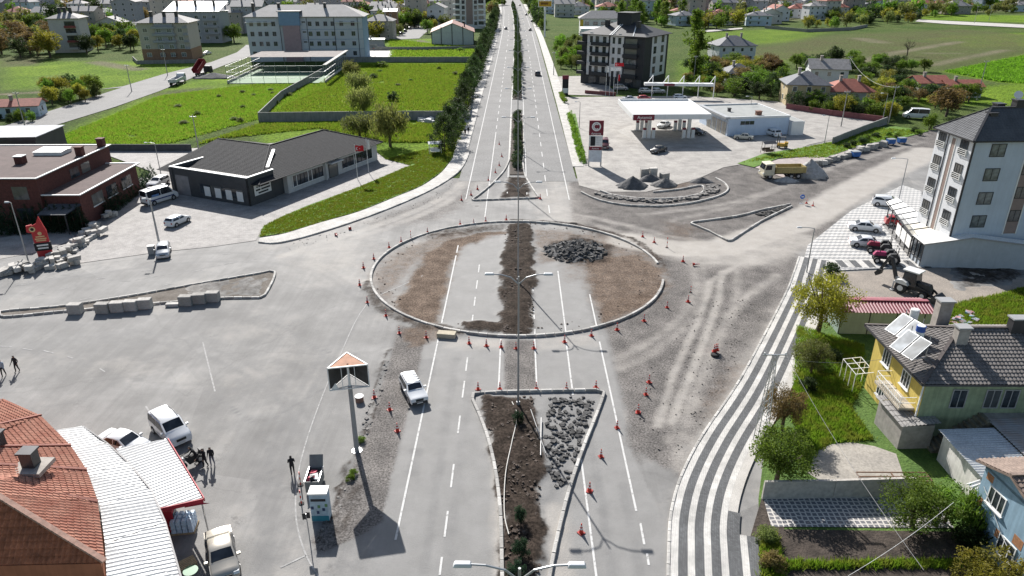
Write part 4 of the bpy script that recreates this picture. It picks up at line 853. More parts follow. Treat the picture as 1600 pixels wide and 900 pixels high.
t2 = MB(); corrugated(t2, [G(-60, 884, 4.54), edge[5] + Vector((0, 0, .04)), ctr[5] + Vector((0, 0, .04))], 0.32, 0.05, 0.4, 0.07); t2.obj('roof_tiles', rt2, o, kind='stuff')
rr = MB(); P0, P1 = edge[5] + Vector((0, 0, .12)), ctr[5] + Vector((0, 0, .12)); n = 26
for k in range(n):
    a = P0.lerp(P1, k / n); c = P0.lerp(P1, (k + 1.1) / n); rr.bar(a, c + Vector((0, 0, 0.03)), 0.3, 0.16)
rr.obj('hip_tiles', M('pale_ridge_tile', (0.42, 0.26, 0.20), 0.8, 0.25, sc=3), o)
wp = [tuple(p[:2]) for p in edge] + [tuple(G(-60, 884, 4.5)[:2]), (-45, 30), (-50, 45)]
wp = [(x - 0.25 if x > -30 else x, y + (0.25 if 0 else 0)) for x, y in wp]
MB().prism(wp, -0.05, 4.42).obj('wall', M('salmon_render', (0.45, 0.17, 0.09), 0.85, 0.12, sc=0.7, streak=0.15), RH)
c0 = G(50, 728, 6.2)
chimney(RH, c0.x, c0.y, 5.0, 7.3, 0.8, 0.7); c0 = G(-5, 690, 6.6); chimney(RH, c0.x, c0.y, 5.0, 7.2, 0.7, 0.7)
MB().box(G(50, 728, 6.2).x - 1.0, G(50, 728, 6.2).x + 1.0, G(50, 728, 6.2).y - 0.9, G(50, 728, 6.2).y + 0.8, 6.0, 6.28).obj('chimney_flashing', stucco, RH)
VR = thing('veranda', 'long curved veranda roof of white ribbed sheet along the tiled hall', 'veranda', (0, 0, 0))
vi = [G(x, y, 3.9) for x, y in ((88, 672), (113, 703), (139, 742), (156, 790), (164, 850), (168, 925))]
vo = [G(x, y, 3.3) for x, y in ((129, 665), (167, 692), (200, 722), (236, 765), (258, 815), (284, 905))]
ws2 = M('white_ribbed_sheet', (0.58, 0.575, 0.56), 0.5, 0.06, sc=0.5, fine=8)
vb = MB(); vs = MB()
for k in range(5):
    q = [vi[k], vi[k + 1], vo[k + 1], vo[k]]
    corrugated(vb, [q[0], q[1], q[2]], 0.34, 0.035, sub=4); corrugated(vb, [q[0], q[2], q[3]], 0.34, 0.035, sub=4, udir=q[1] - q[0])
    vs.bar(vo[k] - Vector((0, 0, .06)), vo[k + 1] - Vector((0, 0, .06)), 0.1, 0.16)
vb.obj('roof', ws2, VR); vs.obj('gutter', metal_d, VR)
for p in vo: MB().bar((p.x - 0.1, p.y, 0), (p.x - 0.1, p.y, 3.2), 0.1).obj('post', metal_d, VR)
AW = thing('awning', 'rectangular white ribbed awning with red edge jutting from the veranda', 'awning', (0, 0, 0))
aq = [G(181, 701, 3.25), G(251, 793, 3.25), G(316, 778, 2.95), G(260, 685, 2.95)]
ab = MB(); corrugated(ab, aq, 0.34, 0.035); ab.obj('roof', ws2, AW)
rd_m = M('red_fascia', (0.42, 0.02, 0.04), 0.6, 0.1)
MB().bar(aq[2] + Vector((0.12, 0, -.12)), aq[3] + Vector((0.12, 0, -.12)), 0.06, 0.3).bar(aq[1] + Vector((0, -.1, -.12)), aq[2] + Vector((0.1, -.1, -.12)), 0.06, 0.3).obj('fascia', rd_m, AW)
MB().face([aq[2] + Vector((0, -.15, -.25)), aq[2] + Vector((.5, -.1, -.35)), aq[2] + Vector((-1.0, -.55, -.35)), aq[2] + Vector((-1.1, -.2, -.25))]).obj('valance', rd_m, AW)
for p in (aq[2], aq[3]): MB().cyl(p.x - 0.1, p.y, 0, 2.9, 0.05).obj('post', steel, AW)
# goods under the awning
wp_ = thing('bottle_pallet', 'pallet of shrink-wrapped water bottles under the awning edge', 'pallet', tuple(G(290, 826)), R(8))
bm_ = M('bottle_wrap', (0.55, 0.66, 0.78), 0.2, 0.25, sc=6)
MB().box(-0.75, 0.75, -0.6, 0.6, 0, 0.14).obj('pallet_base', M('pale_wood', (0.42, 0.31, 0.19), 0.85, 0.2, sc=4), wp_)
for i in range(4):
    for j in range(3):
        for k in range(3): MB().box(-0.72 + i * .365, -0.4 + i * .365, -0.58 + j * .39, -0.22 + j * .39, 0.145 + k * .33, 0.455 + k * .33, top=(.04, .04, .04, .04)).obj('bottle_pack', bm_, wp_)
wd = M('pallet_wood', (0.46, 0.34, 0.2), 0.85, 0.22, sc=4)
def woodpallet(lab, loc, rz, n):
    for j in range(n):
        t = thing('wooden_pallet', lab if n == 1 else lab % ('top', 'middle', 'bottom')[2 - j if n == 3 else 0], 'pallet', (loc[0], loc[1], j * 0.15), rz + 0.06 * j)
        for k in range(6): MB().box(-0.6, 0.6, -0.4 + k * .145, -0.3 + k * .145, 0.11, 0.14).obj('plank', wd, t)
        for k in (-0.55, -0.06, 0.43): MB().box(k, k + .12, -0.4, 0.43, 0, 0.108).obj('bearer', wd, t)
woodpallet('bare wooden pallet, %s of the stack beside the veranda', G(292, 888), R(35), 3)
gt = thing('round_table', 'green round table at the foot of the wooden pallets', 'table', tuple(G(301, 905)))
MB().cyl(0, 0, 0.7, 0.74, 0.45, n=18).obj('table_top', M('green_plastic', (0.03, 0.16, 0.06), 0.4), gt); MB().cyl(0, 0, 0, 0.7, 0.05).obj('leg', metal_d, gt)
chs = thing('drinks_chiller', 'red drinks chiller in the shade under the veranda', 'chiller', tuple(G(268, 826)), R(10))
MB().box(-0.4, 0.4, -0.35, 0.35, 0, 1.7).obj('body', rd_m, chs); MB().box(0.402, 0.42, -0.3, 0.3, 0.3, 1.5).obj('door', glz, chs)

# ---- dark public building with the L-shaped tile roof
anth = M('anthracite_cladding', (0.055, 0.058, 0.062), 0.6, 0.15, sc=0.8); dtile = M('anthracite_tile', (0.036, 0.037, 0.04), 0.85, 0.25, sc=1.5, fine=8, spec=.15); cop = M('white_coping', (0.7, 0.7, 0.68), 0.5, 0.05)
lw = M('light_grey_render', (0.50, 0.50, 0.49), 0.8, 0.07, streak=0.1)
PB = thing('health_centre', 'single-storey anthracite public building with an L-shaped tile roof and white sign', 'building', (-38.3, 116.0, 0), R(-25))
MB().prism([(0, 0), (0, 25.5), (-17, 25.5), (-17, 15), (-20.8, 15), (-20.8, 0)], -0.05, 3.42).obj('wall', lw, PB)
MB().prism([(-17.3, -7.9), (-0.9, -7.9), (-0.9, 0.0), (-17.3, 0.0)], -0.05, 3.9).obj('entrance_block', anth, PB)
E_ = dict(a=(0.9, -7.3, 3.4), b=(0.9, 26.6, 3.4), c=(-18, 26.6, 3.4), d=(-18, 16, 3.4), e=(-21.8, 16, 3.4), f=(-21.8, -7.3, 3.4), r1=(-8.5, 20.5, 6.1), r2=(-8.6, 6.0, 6.1), r3=(-21.0, 6.0, 6.1))
fs = [[E_[k] for k in q] for q in (('f', 'a', 'r2', 'r3'), ('a', 'b', 'r1', 'r2'), ('b', 'c', 'r1'), ('c', 'd', 'r2', 'r1'), ('d', 'e', 'r3', 'r2'), ('e', 'f', 'r3'))]
rb = MB(); tb_ = MB()
for q in fs: rb.face(q)
rb.face([E_[k] for k in 'afedcb'])
o = rb.obj('roof', dtile, PB)
for q in fs[:3]: corrugated(tb_, [(p[0], p[1], p[2] + .03) for p in q], 0.42, 0.02, 0.42, 0.035)
tb_.obj('roof_tiles', dtile, o, kind='stuff')
MB().bar(Vector(E_['a']) + Vector((0, 0, .1)), Vector(E_['r2']) + Vector((0, 0, .1)), .2, .1).bar(Vector(E_['r1']) + Vector((0, 0, .1)), Vector(E_['r2']) + Vector((0, 0, .1)), .22, .1).bar(Vector(E_['r3']) + Vector((0, 0, .1)), Vector(E_['r2']) + Vector((0, 0, .1)), .22, .1).bar(Vector(E_['b']) + Vector((0, 0, .1)), Vector(E_['r1']) + Vector((0, 0, .1)), .2, .1).obj('ridge_cap', dtile, o)
MB().bar((-2.8, -1.2, 4.55), (-6.4, 4.5, 5.95), .5, .08).obj('roof_strap', cop, o)
for px, py in ((0, -0.1), ): pass
par = MB(); par.box(-17.5, -0.7, -8.1, -7.85, 0, 4.6); par.box(-17.5, -17.25, -8.1, -1.0, 3.2, 4.6); par.extr([(0, 0)] * 3, 0, 0) if False else None; par.box(-0.95, -0.7, -8.1, -2.2, 0, 4.6); par.obj('parapet', anth, PB)
cp = MB(); cp.box(-17.6, -0.6, -8.2, -7.75, 4.602, 4.72); cp.box(-17.6, -17.15, -7.75, -0.9, 4.602, 4.72); cp.box(-1.05, -0.6, -7.75, -2.1, 4.602, 4.72); cp.obj('coping', cop, PB)
sg = MB().box(-0.66, -0.6, -6.9, -3.2, 1.4, 3.1).obj('sign_board', cop, PB); ink = M('black_ink', (0.015, 0.015, 0.018), 0.7)
for z, segs in ((2.62, ((-6.4, -6.1), (-5.95, -5.6), (-5.5, -3.5))), (2.12, ((-6.6, -5.6), (-5.4, -3.4))), (1.62, ((-6.1, -3.9),))):
    for y0, y1 in segs: MB().box(-0.598, -0.59, y0, y1, z, z + .26).obj('print_line', ink, sg)
for k in range(4):
    x = -11.2 + k * 2.35; o = MB().box(x, x + 2.3, -8.13, -8.1, 1.0, 2.5).obj('window', glz, PB)
    MB().box(x + 0.9, x + 2.2, -8.17, -8.135, 0.6, 2.2).obj('notice_panel', cop, o)
MB().box(-16.6, -13.6, -8.12, -8.1, 0.1, 3.4).obj('porch_recess', M('grey_shutter', (0.2, 0.2, 0.21), 0.5), PB)
MB().box(-17.6, -16.9, -8.3, -7.9, -0.05, 4.55).obj('corner_fin', anth, PB)
for y0, y1 in ((1.2, 9.0), (14.6, 23.8)):
    o = MB().box(0.0, 0.05, y0, y1, 0.9, 2.7).obj('window_band', glz, PB); k = y0
    while k < y1 + 0.1: MB().box(0.052, 0.1, k - 0.06, k + 0.06, 0.9, 2.7).obj('mullion', fr_dark if (int(k * 10) % 3) else fr_white, o); k += (y1 - y0) / 8
    MB().box(0.002, 0.14, y0 - .1, y1 + .1, 0.8, 0.898).obj('sill', cop, o)
d = MB().box(0.0, 0.06, 10.6, 13.2, 0, 2.6).obj('entrance', fr_dark, PB); MB().box(0.062, 0.07, 10.8, 13.0, 0.1, 2.3).obj('pane', glz, d)
MB().box(0.0, 0.5, 9.4, 9.6, 0, 3.3).obj('pilaster', lw, PB); MB().box(0, 1.2, 10.2, 13.6, 2.75, 2.95).obj('porch_roof', lw, PB)
for y in (3.5, 6.0, 8.0):
    pass
# ---- red brick hall with flat brown roofs, and the dark hall behind it
brick = M('dark_red_brick', (0.10, 0.036, 0.03), 0.85, 0.3, sc=3, fine=20); feltm = M('brown_roof_felt', (0.095, 0.066, 0.062), 0.9, 0.2, sc=0.6, fine=6)
RB = thing('brick_hall', 'dark red brick hall with flat brown roofs on two levels', 'building', (-68.2, 98.4, 0), R(1))
MB().box(-20, 0, 0, 20.5, -0.05, 7.4).obj('wall', brick, RB); MB().box(-20.3, .3, -.3, 20.8, 7.4, 7.5).obj('roof', feltm, RB)
cp = MB(); cp.box(-20.3, .3, -.35, -.05, 7.502, 7.62); cp.box(.05, .35, -.05, 20.5, 7.502, 7.62); cp.box(-20.3, .35, 20.5, 20.85, 7.502, 7.62); cp.obj('coping', cop, RB)
MB().box(0.002, 5.1, 0.6, 18.0, -0.05, 4.8).obj('wing_wall', brick, RB); MB().box(0.004, 5.5, 0.2, 18.6, 4.802, 4.92).obj('wing_roof', feltm, RB)
cp = MB(); cp.box(0.005, 5.6, 0.1, 0.4, 4.922, 5.04); cp.box(5.3, 5.6, 0.4, 18.3, 4.922, 5.04); cp.box(0.005, 5.6, 18.3, 18.65, 4.922, 5.04); cp.obj('wing_coping', cop, RB)
for y in (3.6, 7.8, 12.6): o = MB().box(5.1, 5.13, y, y + 3.1, 2.2, 3.9).obj('window', glz, RB); MB().box(5.132, 5.2, y - .1, y + 3.2, 2.05, 2.2).obj('sill', cop, o)
for k in range(6): MB().box(0.6 + k * .72, 1.2 + k * .72, 0.56, 0.598, 1.6, 3.2).obj('window', glz, RB)
for y in (8.2, 11.4): MB().box(0.0, 0.04, y, y + 2.4, 5.1, 6.6).obj('window', glz, RB)
for x in (-3.8, -9.5, -14): MB().box(x, x + 2.2, -0.04, 0, 4.4, 6.3).obj('window', glz, RB); MB().box(x, x + 2.2, -0.04, 0, 1.0, 3.1).obj('window', glz, RB)
for x, y, s in ((-0.9, 13.6, 1.0), (-0.6, 19.6, 1.0)): chimney(RB, x, y, 7.4, 8.8, s, s, brick, brick)
cm = chimney(RB, -7.2, 8.6, 7.4, 8.6, 1.2, 1.2, brick, cop)
sk = MB().box(-8.2, -3.8, 13.4, 16.4, 7.5, 8.0).obj('skylight', cop, RB)
MB().face([(-8.3, 13.3, 8.05), (-3.7, 13.3, 8.05), (-3.7, 16.5, 8.25), (-8.3, 16.5, 8.25)]).obj('skylight_top', M('white_sheet', (0.72, 0.72, 0.71), 0.5), RB)
MB().face([(0.6, -2.8, 3.0), (4.6, -2.8, 3.0), (5.3, 0.5, 3.6), (0.6, 0.5, 3.6)]).face([(0.6, -2.8, 2.9), (4.6, -2.8, 2.9), (5.3, 0.5, 3.4), (0.6, 0.5, 3.4)]).obj('porch_roof', slate, RB)
for x in (0.8, 4.4): MB().bar((x, -2.6, 0), (x, -2.6, 2.9), .15).obj('porch_post', fr_dark, RB)
DH = thing('dark_hall', 'dark flat-roofed hall with pale roof behind the brick hall', 'building', (-99, 121, 0), R(5))
MB().box(0, 16, 0, 10, -0.05, 8).obj('wall', anth, DH); MB().box(-.3, 16.3, -.3, 10.3, 8, 8.12).obj('roof', M('pale_felt', (0.36, 0.37, 0.39), 0.8), DH); MB().box(-.4, 16.4, -.4, -.3, 7.5, 8.2).obj('fascia', metal_d, DH)
for x in (2, 6, 10, 13): MB().box(x, x + 1.5, -0.05, 0, 5.2, 6.8).obj('window', glz2, DH)
# ---- filling station
GSc = thing('fuel_canopy', 'flat white fuel canopy on pillars in the filling station', 'canopy', (26.0, 155.0, 0), R(2))
whm = M('white_panel', (0.72, 0.72, 0.71), 0.45, 0.04, streak=0.05)
MB().box(-1.2, 15.2, -0.4, 18.6, 5.2, 5.6, top=(.2, .2, .2, .2)).obj('deck', whm, GSc)
fa = MB(); fa.box(-1.45, 15.45, -0.65, -0.4, 5.0, 6.1); fa.box(-1.45, 15.45, 18.6, 18.85, 5.0, 6.1); fa.box(-1.45, -1.2, -0.4, 18.6, 5.0, 6.1); fa.box(15.2, 15.45, -0.4, 18.6, 5.0, 6.1); fa.obj('fascia', whm, GSc)
b = MB(); corrugated(b, [(-1.2, -.4, 5.7), (15.2, -.4, 5.7), (15.2, 18.6, 5.7), (-1.2, 18.6, 5.7)], 4.2, 0.06, udir=(0, 1, 0), sub=8); b.obj('roof', whm, GSc)
mar = M('maroon_panel', (0.16, 0.012, 0.03), 0.4, 0.08)
p = MB().box(-1.3, 3.2, -0.75, -0.652, 4.85, 6.05).obj('sign_panel', mar, GSc); text('Aytemiz', 0.95, p, (1.1, -0.76, 5.45), (UP, 0, 0), fr_white)
for x in (3.2, 12.0):
    for y in (3.6, 11.6):
        MB().box(x - .35, x + .35, y - .35, y + .35, 0, 5.2).obj('pillar', whm, GSc)
k = 0
for x in (3.2, 12.0):
    for y in (3.6, 11.6):
        lab = ('near', 'far')[y > 5] + ' ' + ('western', 'eastern')[x > 5]
        q = GSc.matrix_basis @ Vector((x, y, 0.06)); t = thing('fuel_pump', 'white and maroon fuel pump at the %s pillar of the canopy' % lab, 'fuel pump', (q.x, q.y, 0.056), R(2))
        for s in (-1, 1): MB().box(s * 1.0 - .35, s * 1.0 + .35, -.3, .3, 0.15, 1.9).obj('cabinet', whm, t); MB().box(s * 1.0 - .36, s * 1.0 + .36, -.31, .31, 1.9, 2.3).obj('pump_head', mar, t)
        MB().box(-1.6, 1.6, -.6, .6, 0, .15).obj('island', kerb_m, t)
SP = thing('station_shop', 'pale blue filling station shop with flat grey roof', 'building', (47.0, 161.0, 0), R(9))
sb = M('pale_blue_cladding', (0.50, 0.59, 0.72), 0.6, 0.04, streak=0.06); sf = M('grey_flat_roof', (0.28, 0.29, 0.28), 0.85, 0.12, sc=0.5)
MB().box(0, 14.5, 0, 16, -0.05, 3.9).obj('wall', sb, SP); MB().box(0.2, 14.3, 0.2, 15.8, 3.9, 4.0).obj('roof', sf, SP)
pa = MB(); pa.box(-.1, 14.6, -.1, .2, 3.85, 4.3); pa.box(14.3, 14.6, .2, 16.1, 3.85, 4.3); pa.box(-.1, 14.6, 15.8, 16.1, 4.0, 4.3); pa.obj('parapet', whm, SP)
MB().box(-0.9, 0.2, -.3, 16, 3.9, 4.35).obj('front_canopy', M('grey_fascia', (0.35, 0.36, 0.37), 0.5), SP)
for y in (0.8, 3.6, 6.4, 9.2): o = MB().box(-0.04, 0, y, y + 2.4, 0.1, 2.9).obj('shop_window', glz2, SP); MB().box(-0.07, -0.04, y + 1.15, y + 1.25, 0.1, 2.9).obj('mullion', fr_grey, o)
for x in (3.4, 4.5, 5.6): win(SP, x, 0, 2.5, 1.0, .8, 'F', frame=fr_dark, bars=0)
chimney(SP, 8.4, 3.0, 4.0, 4.8, 1.2, .9, M('rusty_unit', (0.2, 0.1, 0.07), .8)); chimney(SP, 3.6, 8.0, 4.0, 4.7, .6, .6, metal_d)
MB().box(14.6, 17.6, -1.2, 5, -0.05, 3.1).obj('annex', whm, SP); MB().box(14.62, 17.4, -1.0, 4.8, 3.1, 3.14).obj('annex_roof', sf, SP)
pt = thing('smoking_shelter', 'small brown-roofed shelter against the station shop wall', 'shelter', tuple(G(1150, 212, 0)), R(9))
roof(pt, 'hip', 3.2, 1.8, 2.3, .7, M('brown_shingle', (0.13, 0.06, 0.05), .8), .3)
for x in (0, 3.2):
    for y in (0, 1.8): MB().bar((x, y, 0), (x, y, 2.25), .12).obj('post', metal_d, pt)
TT = thing('price_totem', 'maroon and white fuel price totem beside the hedge', 'sign', tuple(G(929, 260)), R(-4))
for x in (-1.15, 1.15): MB().box(x - .12, x + .12, -.12, .12, 0, 8.4).obj('post', steel, TT)
e = MB().box(-1.35, 1.35, -.2, .2, 6.0, 8.7).obj('emblem_panel', mar, TT); text('Aytemiz', 0.55, e, (0, -.21, 6.3), (UP, 0, 0), fr_white)
rg = MB(); n = 24
for r0, r1, a, bb in ((0.62, 0.85, 0, 24), (0.38, 0.56, 3, 21)):
    for k in range(a, bb): t0, t1 = 2 * math.pi * k / n, 2 * math.pi * (k + 1) / n; rg.face([(r0 * math.cos(t0), -.215, 7.6 + r0 * math.sin(t0)), (r1 * math.cos(t0), -.215, 7.6 + r1 * math.sin(t0)), (r1 * math.cos(t1), -.215, 7.6 + r1 * math.sin(t1)), (r0 * math.cos(t1), -.215, 7.6 + r0 * math.sin(t1))])
rg.obj('emblem', fr_white, e)
p = MB().box(-1.2, 1.2, -.15, .15, 3.9, 5.9).obj('price_panel', fr_white, TT); MB().box(-1.0, -.1, -.18, -.152, 4.0, 5.75).obj('price_display', ink, p)
for k in range(4): MB().box(-.0, 1.05, -.18, -.152, 4.1 + k * .42, 4.4 + k * .42).obj('price_row', M('price_white', (.6, .6, .6), .6), p)
p = MB().box(-1.2, 1.2, -.17, .17, 3.2, 3.8).obj('name_panel', mar, TT); text('Aytemiz', 0.4, p, (0, -.18, 3.5), (UP, 0, 0), fr_white)
MB().box(-1.2, 1.2, -.15, .15, 0.9, 3.15).obj('lower_panel', M('silver_panel', (0.55, 0.58, 0.62), .4), TT)
T2 = thing('price_totem', 'small dark price totem at the station driveway by the avenue', 'sign', tuple(G(883, 148)), 0)
MB().box(-.9, .9, -.15, .15, 0, 5.2).obj('body', ink, T2); MB().box(-.95, .95, -.2, .2, 4.5, 5.6).obj('head', mar, T2)
MB().box(-.8, .8, -.18, -.152, .5, 1.9).obj('panel', fr_white, T2)
# wash gantry behind the canopy
WG = thing('wash_gantry', 'white curved wash bay gantry with angled struts behind the fuel canopy', 'gantry', tuple(G(1018, 152)), R(-4))
for k in range(5): MB().bar((k * 4.4, 0, 0), (k * 4.4, 0, 6.2), .22).bar((k * 4.4, 0, 6.2), (k * 4.4 - 1.8, -2, 4.2), .14).obj('strut', fr_white, WG)
b = MB().box(-2.5, 17, -2.4, -.2, 3.6, 4.3).obj('fascia', whm, WG); MB().box(3, 6, -2.46, -2.402, 3.65, 4.25).obj('sign_panel', mar, b)
# station walls
def wall(name, label, pts, h, t, mat, cat='wall', z=0.0):
    P = [Vector(p) for p in pts]; root = thing(name, label, cat, (P[0].x, P[0].y, z))
    for a, b in zip(P, P[1:]):
        L = (b - a).length; n = max(1, round(L / 6))
        for k in range(n):
            q = a.lerp(b, (k + 0.5) / n) - P[0]; o = MB().box(-L / n / 2, L / n / 2 - 0.03, -t / 2, t / 2, -.3, h + random.uniform(-.03, .03)).obj('wall_panel', mat, root, (q.x, q.y, 0), math.atan2((b - a).y, (b - a).x))
    return root
grey_w = M('grey_block_wall', (0.25, 0.245, 0.235), .9, .18, sc=.7, streak=.2)
wall('boundary_wall', 'low maroon wall behind the filling station', GX([(1228, 170), (1300, 181), (1380, 191)]), 1.4, .25, M('maroon_wall', (0.20, 0.075, 0.075), .85, .2))
wall('boundary_wall', 'grey concrete wall along the verge east of the filling station', GX([(1300, 226), (1345, 208), (1385, 193)]), 1.6, .25, grey_w)
wall('boundary_wall', 'low maroon wall under the flagpoles', GX([(914, 146), (962, 150)]), 1.0, .3, M('maroon_wall', (0.20, 0.075, 0.075), .85, .2))
wall('field_wall', 'grey block wall along the west and south side of the meadow', GX([(538, 97), (440, 155), (405, 190), (560, 188), (733, 187)]), 2.2, .25, grey_w)
wall('field_wall', 'grey block wall between the meadow and the school', GX([(538, 97), (640, 97), (745, 97)]), 2.0, .25, grey_w)
wall('field_wall', 'low grey wall in front of the pale barn', GX([(575, 79), (660, 79), (748, 77)]), 1.6, .25, grey_w)
wall('field_wall', 'grey wall along the avenue pavement beside the meadow', GX([(733, 187), (742, 120), (750, 92), (758, 68)]), 1.2, .2, grey_w)
wall('yard_wall', 'dark retaining wall behind the health centre yard', GX([(155, 236), (250, 236), (300, 236)]), 1.4, .25, M('dark_wall', (.1, .1, .1), .9))
wall('garden_wall', 'decorative concrete garden wall above the patterned path', GX([(1190, 780), (1300, 778), (1425, 774)]), 1.6, .2, M('mottled_wall', (.42, .39, .35), .9, .2, sc=3))
# ---- black and white apartment building
BB = thing('apartment_block', 'black and white apartment block with dark hipped roof behind the filling station', 'building', (20.6, 241.2, 0), R(-35))
blk = M('black_cladding', (0.028, 0.03, 0.034), .6, .15); wcl = M('white_cladding', (0.62, 0.62, 0.61), .6, .06, streak=.06)
W1, D1, H1 = 22.0, 17.0, 15.2
MB().box(0, W1, 0, D1, -.05, H1).obj('wall', blk, BB)
roof(BB, 'hip', W1, D1, H1 + .1, 3.6, M('black_tile', (0.045, 0.046, 0.05), .7, .2, fine=4), .9, fascia=blk)
for x0, x1 in ((2.0, 2.9), (4.0, 9.6), (10.2, 11.0), (11.9, 12.9), (14.0, 14.9)): MB().box(x0, x1, -.12, -.002, 2.9, H1 - .1).obj('white_strip', wcl, BB)
for x in (3.45, 11.45, 13.45):
    for k in range(4): win(BB, x, -.02, 3.9 + k * 3, 1.0, 1.7, 'F', frame=fr_dark, bars=1); MB().box(x - .52, x + .52, -.1, -.002, 5.7 + k * 3, 6.8 + k * 3).obj('white_panel', wcl, BB)
for k in range(4):
    z = 3.1 + 3 * k
    for x in (5.6, 8.2): win(BB, x, -.13, z + .6, 1.2, 2.0, 'F', frame=fr_dark, bars=1)
    MB().box(3.9, 9.9, -1.3, -.13, z - .1, z + .9).obj('balcony', blk, BB)
    MB().box(15.2, 20.0, -1.3, -.002, z - .1, z + .9).obj('balcony', blk, BB); o = MB().box(15.4, 19.4, -.1, -.004, z + .9, z + 2.4).obj('balcony_glazing', glz2, BB)
    MB().box(-1.2, 1.9, -1.0, -.002, z - .1, z + .9).obj('balcony', blk, BB)
MB().box(W1, W1 + .06, 5.0, 15.5, 3.0, H1 - .3).obj('white_strip', wcl, BB)
facewin(BB, W1 + .06, D1, 'R', [7.2, 12.6], [3.9 + 3 * k for k in range(4)], 1.9, 2.1, frame=fr_dark)
MB().box(9, 14, 6, 12, H1, H1 + 6.2).obj('stair_head', blk, BB); MB().box(8.6, 14.4, 5.6, 12.4, H1 + 6.2, H1 + 6.4).obj('stair_head_roof', blk, BB)
for x in (6.2, 17): chimney(BB, x, 5, H1, H1 + 4, 1.2, 1.2)
for a, c in (((11.0, -.9, H1 + .16), (11.0, 7.0, H1 + 3.3)), ((10.3, -.9, H1 + .16), (10.3, 7.0, H1 + 3.3)), ((18.3, -.9, H1 + .16), (16, 5.5, H1 + 2.8))): MB().bar(a, c, .3, .12).obj('snow_strip', fr_white, BB)
for x in (3, 7, 16, 19): MB().box(x, x + 2.6, -.06, -.002, .3, 2.6).obj('shop_front', glz, BB)
# ---- school
SC = thing('school', 'four-storey white school with blue end wall and reddish stair panel', 'school', (-106, 296.5, 0), R(4))
sw = M('school_white', (0.52, 0.54, 0.57), .8, .06, sc=.2, streak=.06); sblue = M('school_blue', (0.20, 0.30, 0.42), .8, .08); srf = M('school_roof', (0.33, 0.315, 0.30), .8, .12, sc=.4); spink = M('school_pink', (0.36, 0.26, 0.27), .8, .1)
MB().box(0, 45, 0, 16, -.05, 16.5).obj('wall', sw, SC); MB().box(45, 45.1, 0, 16, 0, 16.5).obj('end_wall', sblue, SC); MB().box(14.2, 20.6, -1.2, -.002, 0, 13.6).obj('stair_panel', spink, SC); MB().box(13.0, 21.0, -1.3, -.002, 13.6, 18.6).obj('stair_top', sblue, SC)
MB().box(-.5, 14, -.6, 17, 16.5, 16.8).box(21.0, 46, -.6, 17, 16.5, 16.8).obj('roof_edge', srf, SC)
roof(SC, 'hip', 45, 16, 16.8, 4.0, srf, .7); MB().box(12.6, 21.4, -1.6, 8, 18.6, 18.9).obj('stair_roof', srf, SC)
for x0 in (-.2, 34.5): MB().box(x0, x0 + 10, -.9, -.1, 14.6, 14.75).obj('canopy_sheet', cop, SC)
for k in range(4):
    z = 2.2 + 3.7 * k
    for x in (2, 5, 7.5, 10.5, 24.5, 27.5, 30.6, 33.4, 36.8, 41.2): win(SC, x, 0, z, 1.5, 1.7, 'F', frame=fr_grey, bars=1)
    win(SC, 22.2, 0, z + 1.2, 1.4, .6, 'F', frame=fr_grey, bars=2)
for x in (12.8, 23.3, 33.9, 43): MB().box(x, x + .2, -.12, -.003, 0, 16.4).obj('downpipe', fr_dark, SC)
for k in range(3): MB().box(21.1, 45, -.05, -.003, 4.6 + 3.7 * k, 4.75 + 3.7 * k).obj('band', sblue, SC)
for x in (2, 12, 30): chimney(SC, x, 6, 17, 21.4, 1, 1)
# ball court cage beside the school
CG = thing('ball_court', 'fenced green ball court with netted roof in front of the school', 'court', tuple(G(356, 131)), R(3))
MB().face([(0, 0, .15), (31, 0, .15), (31, 44, .15), (0, 44, .15)]).obj('court_floor', M('court_green', (0.14, 0.22, 0.13), .85, sc=.3), CG)
for k in range(9): MB().bar((k * 3.9, 0, 0), (k * 3.9, 0, 5.5), .1).bar((k * 3.9, 44, 0), (k * 3.9, 44, 5.5), .1).obj('post', steel, CG)
for k in range(1, 10): MB().bar((0, k * 4.4, 0), (0, k * 4.4, 5.5), .1).bar((31.2, k * 4.4, 0), (31.2, k * 4.4, 5.5), .1).obj('post', steel, CG)
for z in (1.8, 3.6, 5.5): MB().bar((0, 0, z), (31.2, 0, z), .08).bar((0, 44, z), (31.2, 44, z), .08).bar((0, 0, z), (0, 44, z), .08).bar((31.2, 0, z), (31.2, 44, z), .08).obj('rail', steel, CG)
MB().box(-.2, .1, 0, 44, 0, .9).box(31.1, 31.4, 0, 44, 0, .9).obj('base_wall', conc, CG)
MB().box(31.0, 32.2, 0, 44, 5.5, 5.8).obj('gutter', conc, CG)
MB().face([(0, 24, 5.6), (31, 24, 5.6), (31, 44, 5.6), (0, 44, 5.6)]).obj('net_roof', M('faded_net', (0.19, 0.165, 0.155), .9, .3, sc=1), CG)
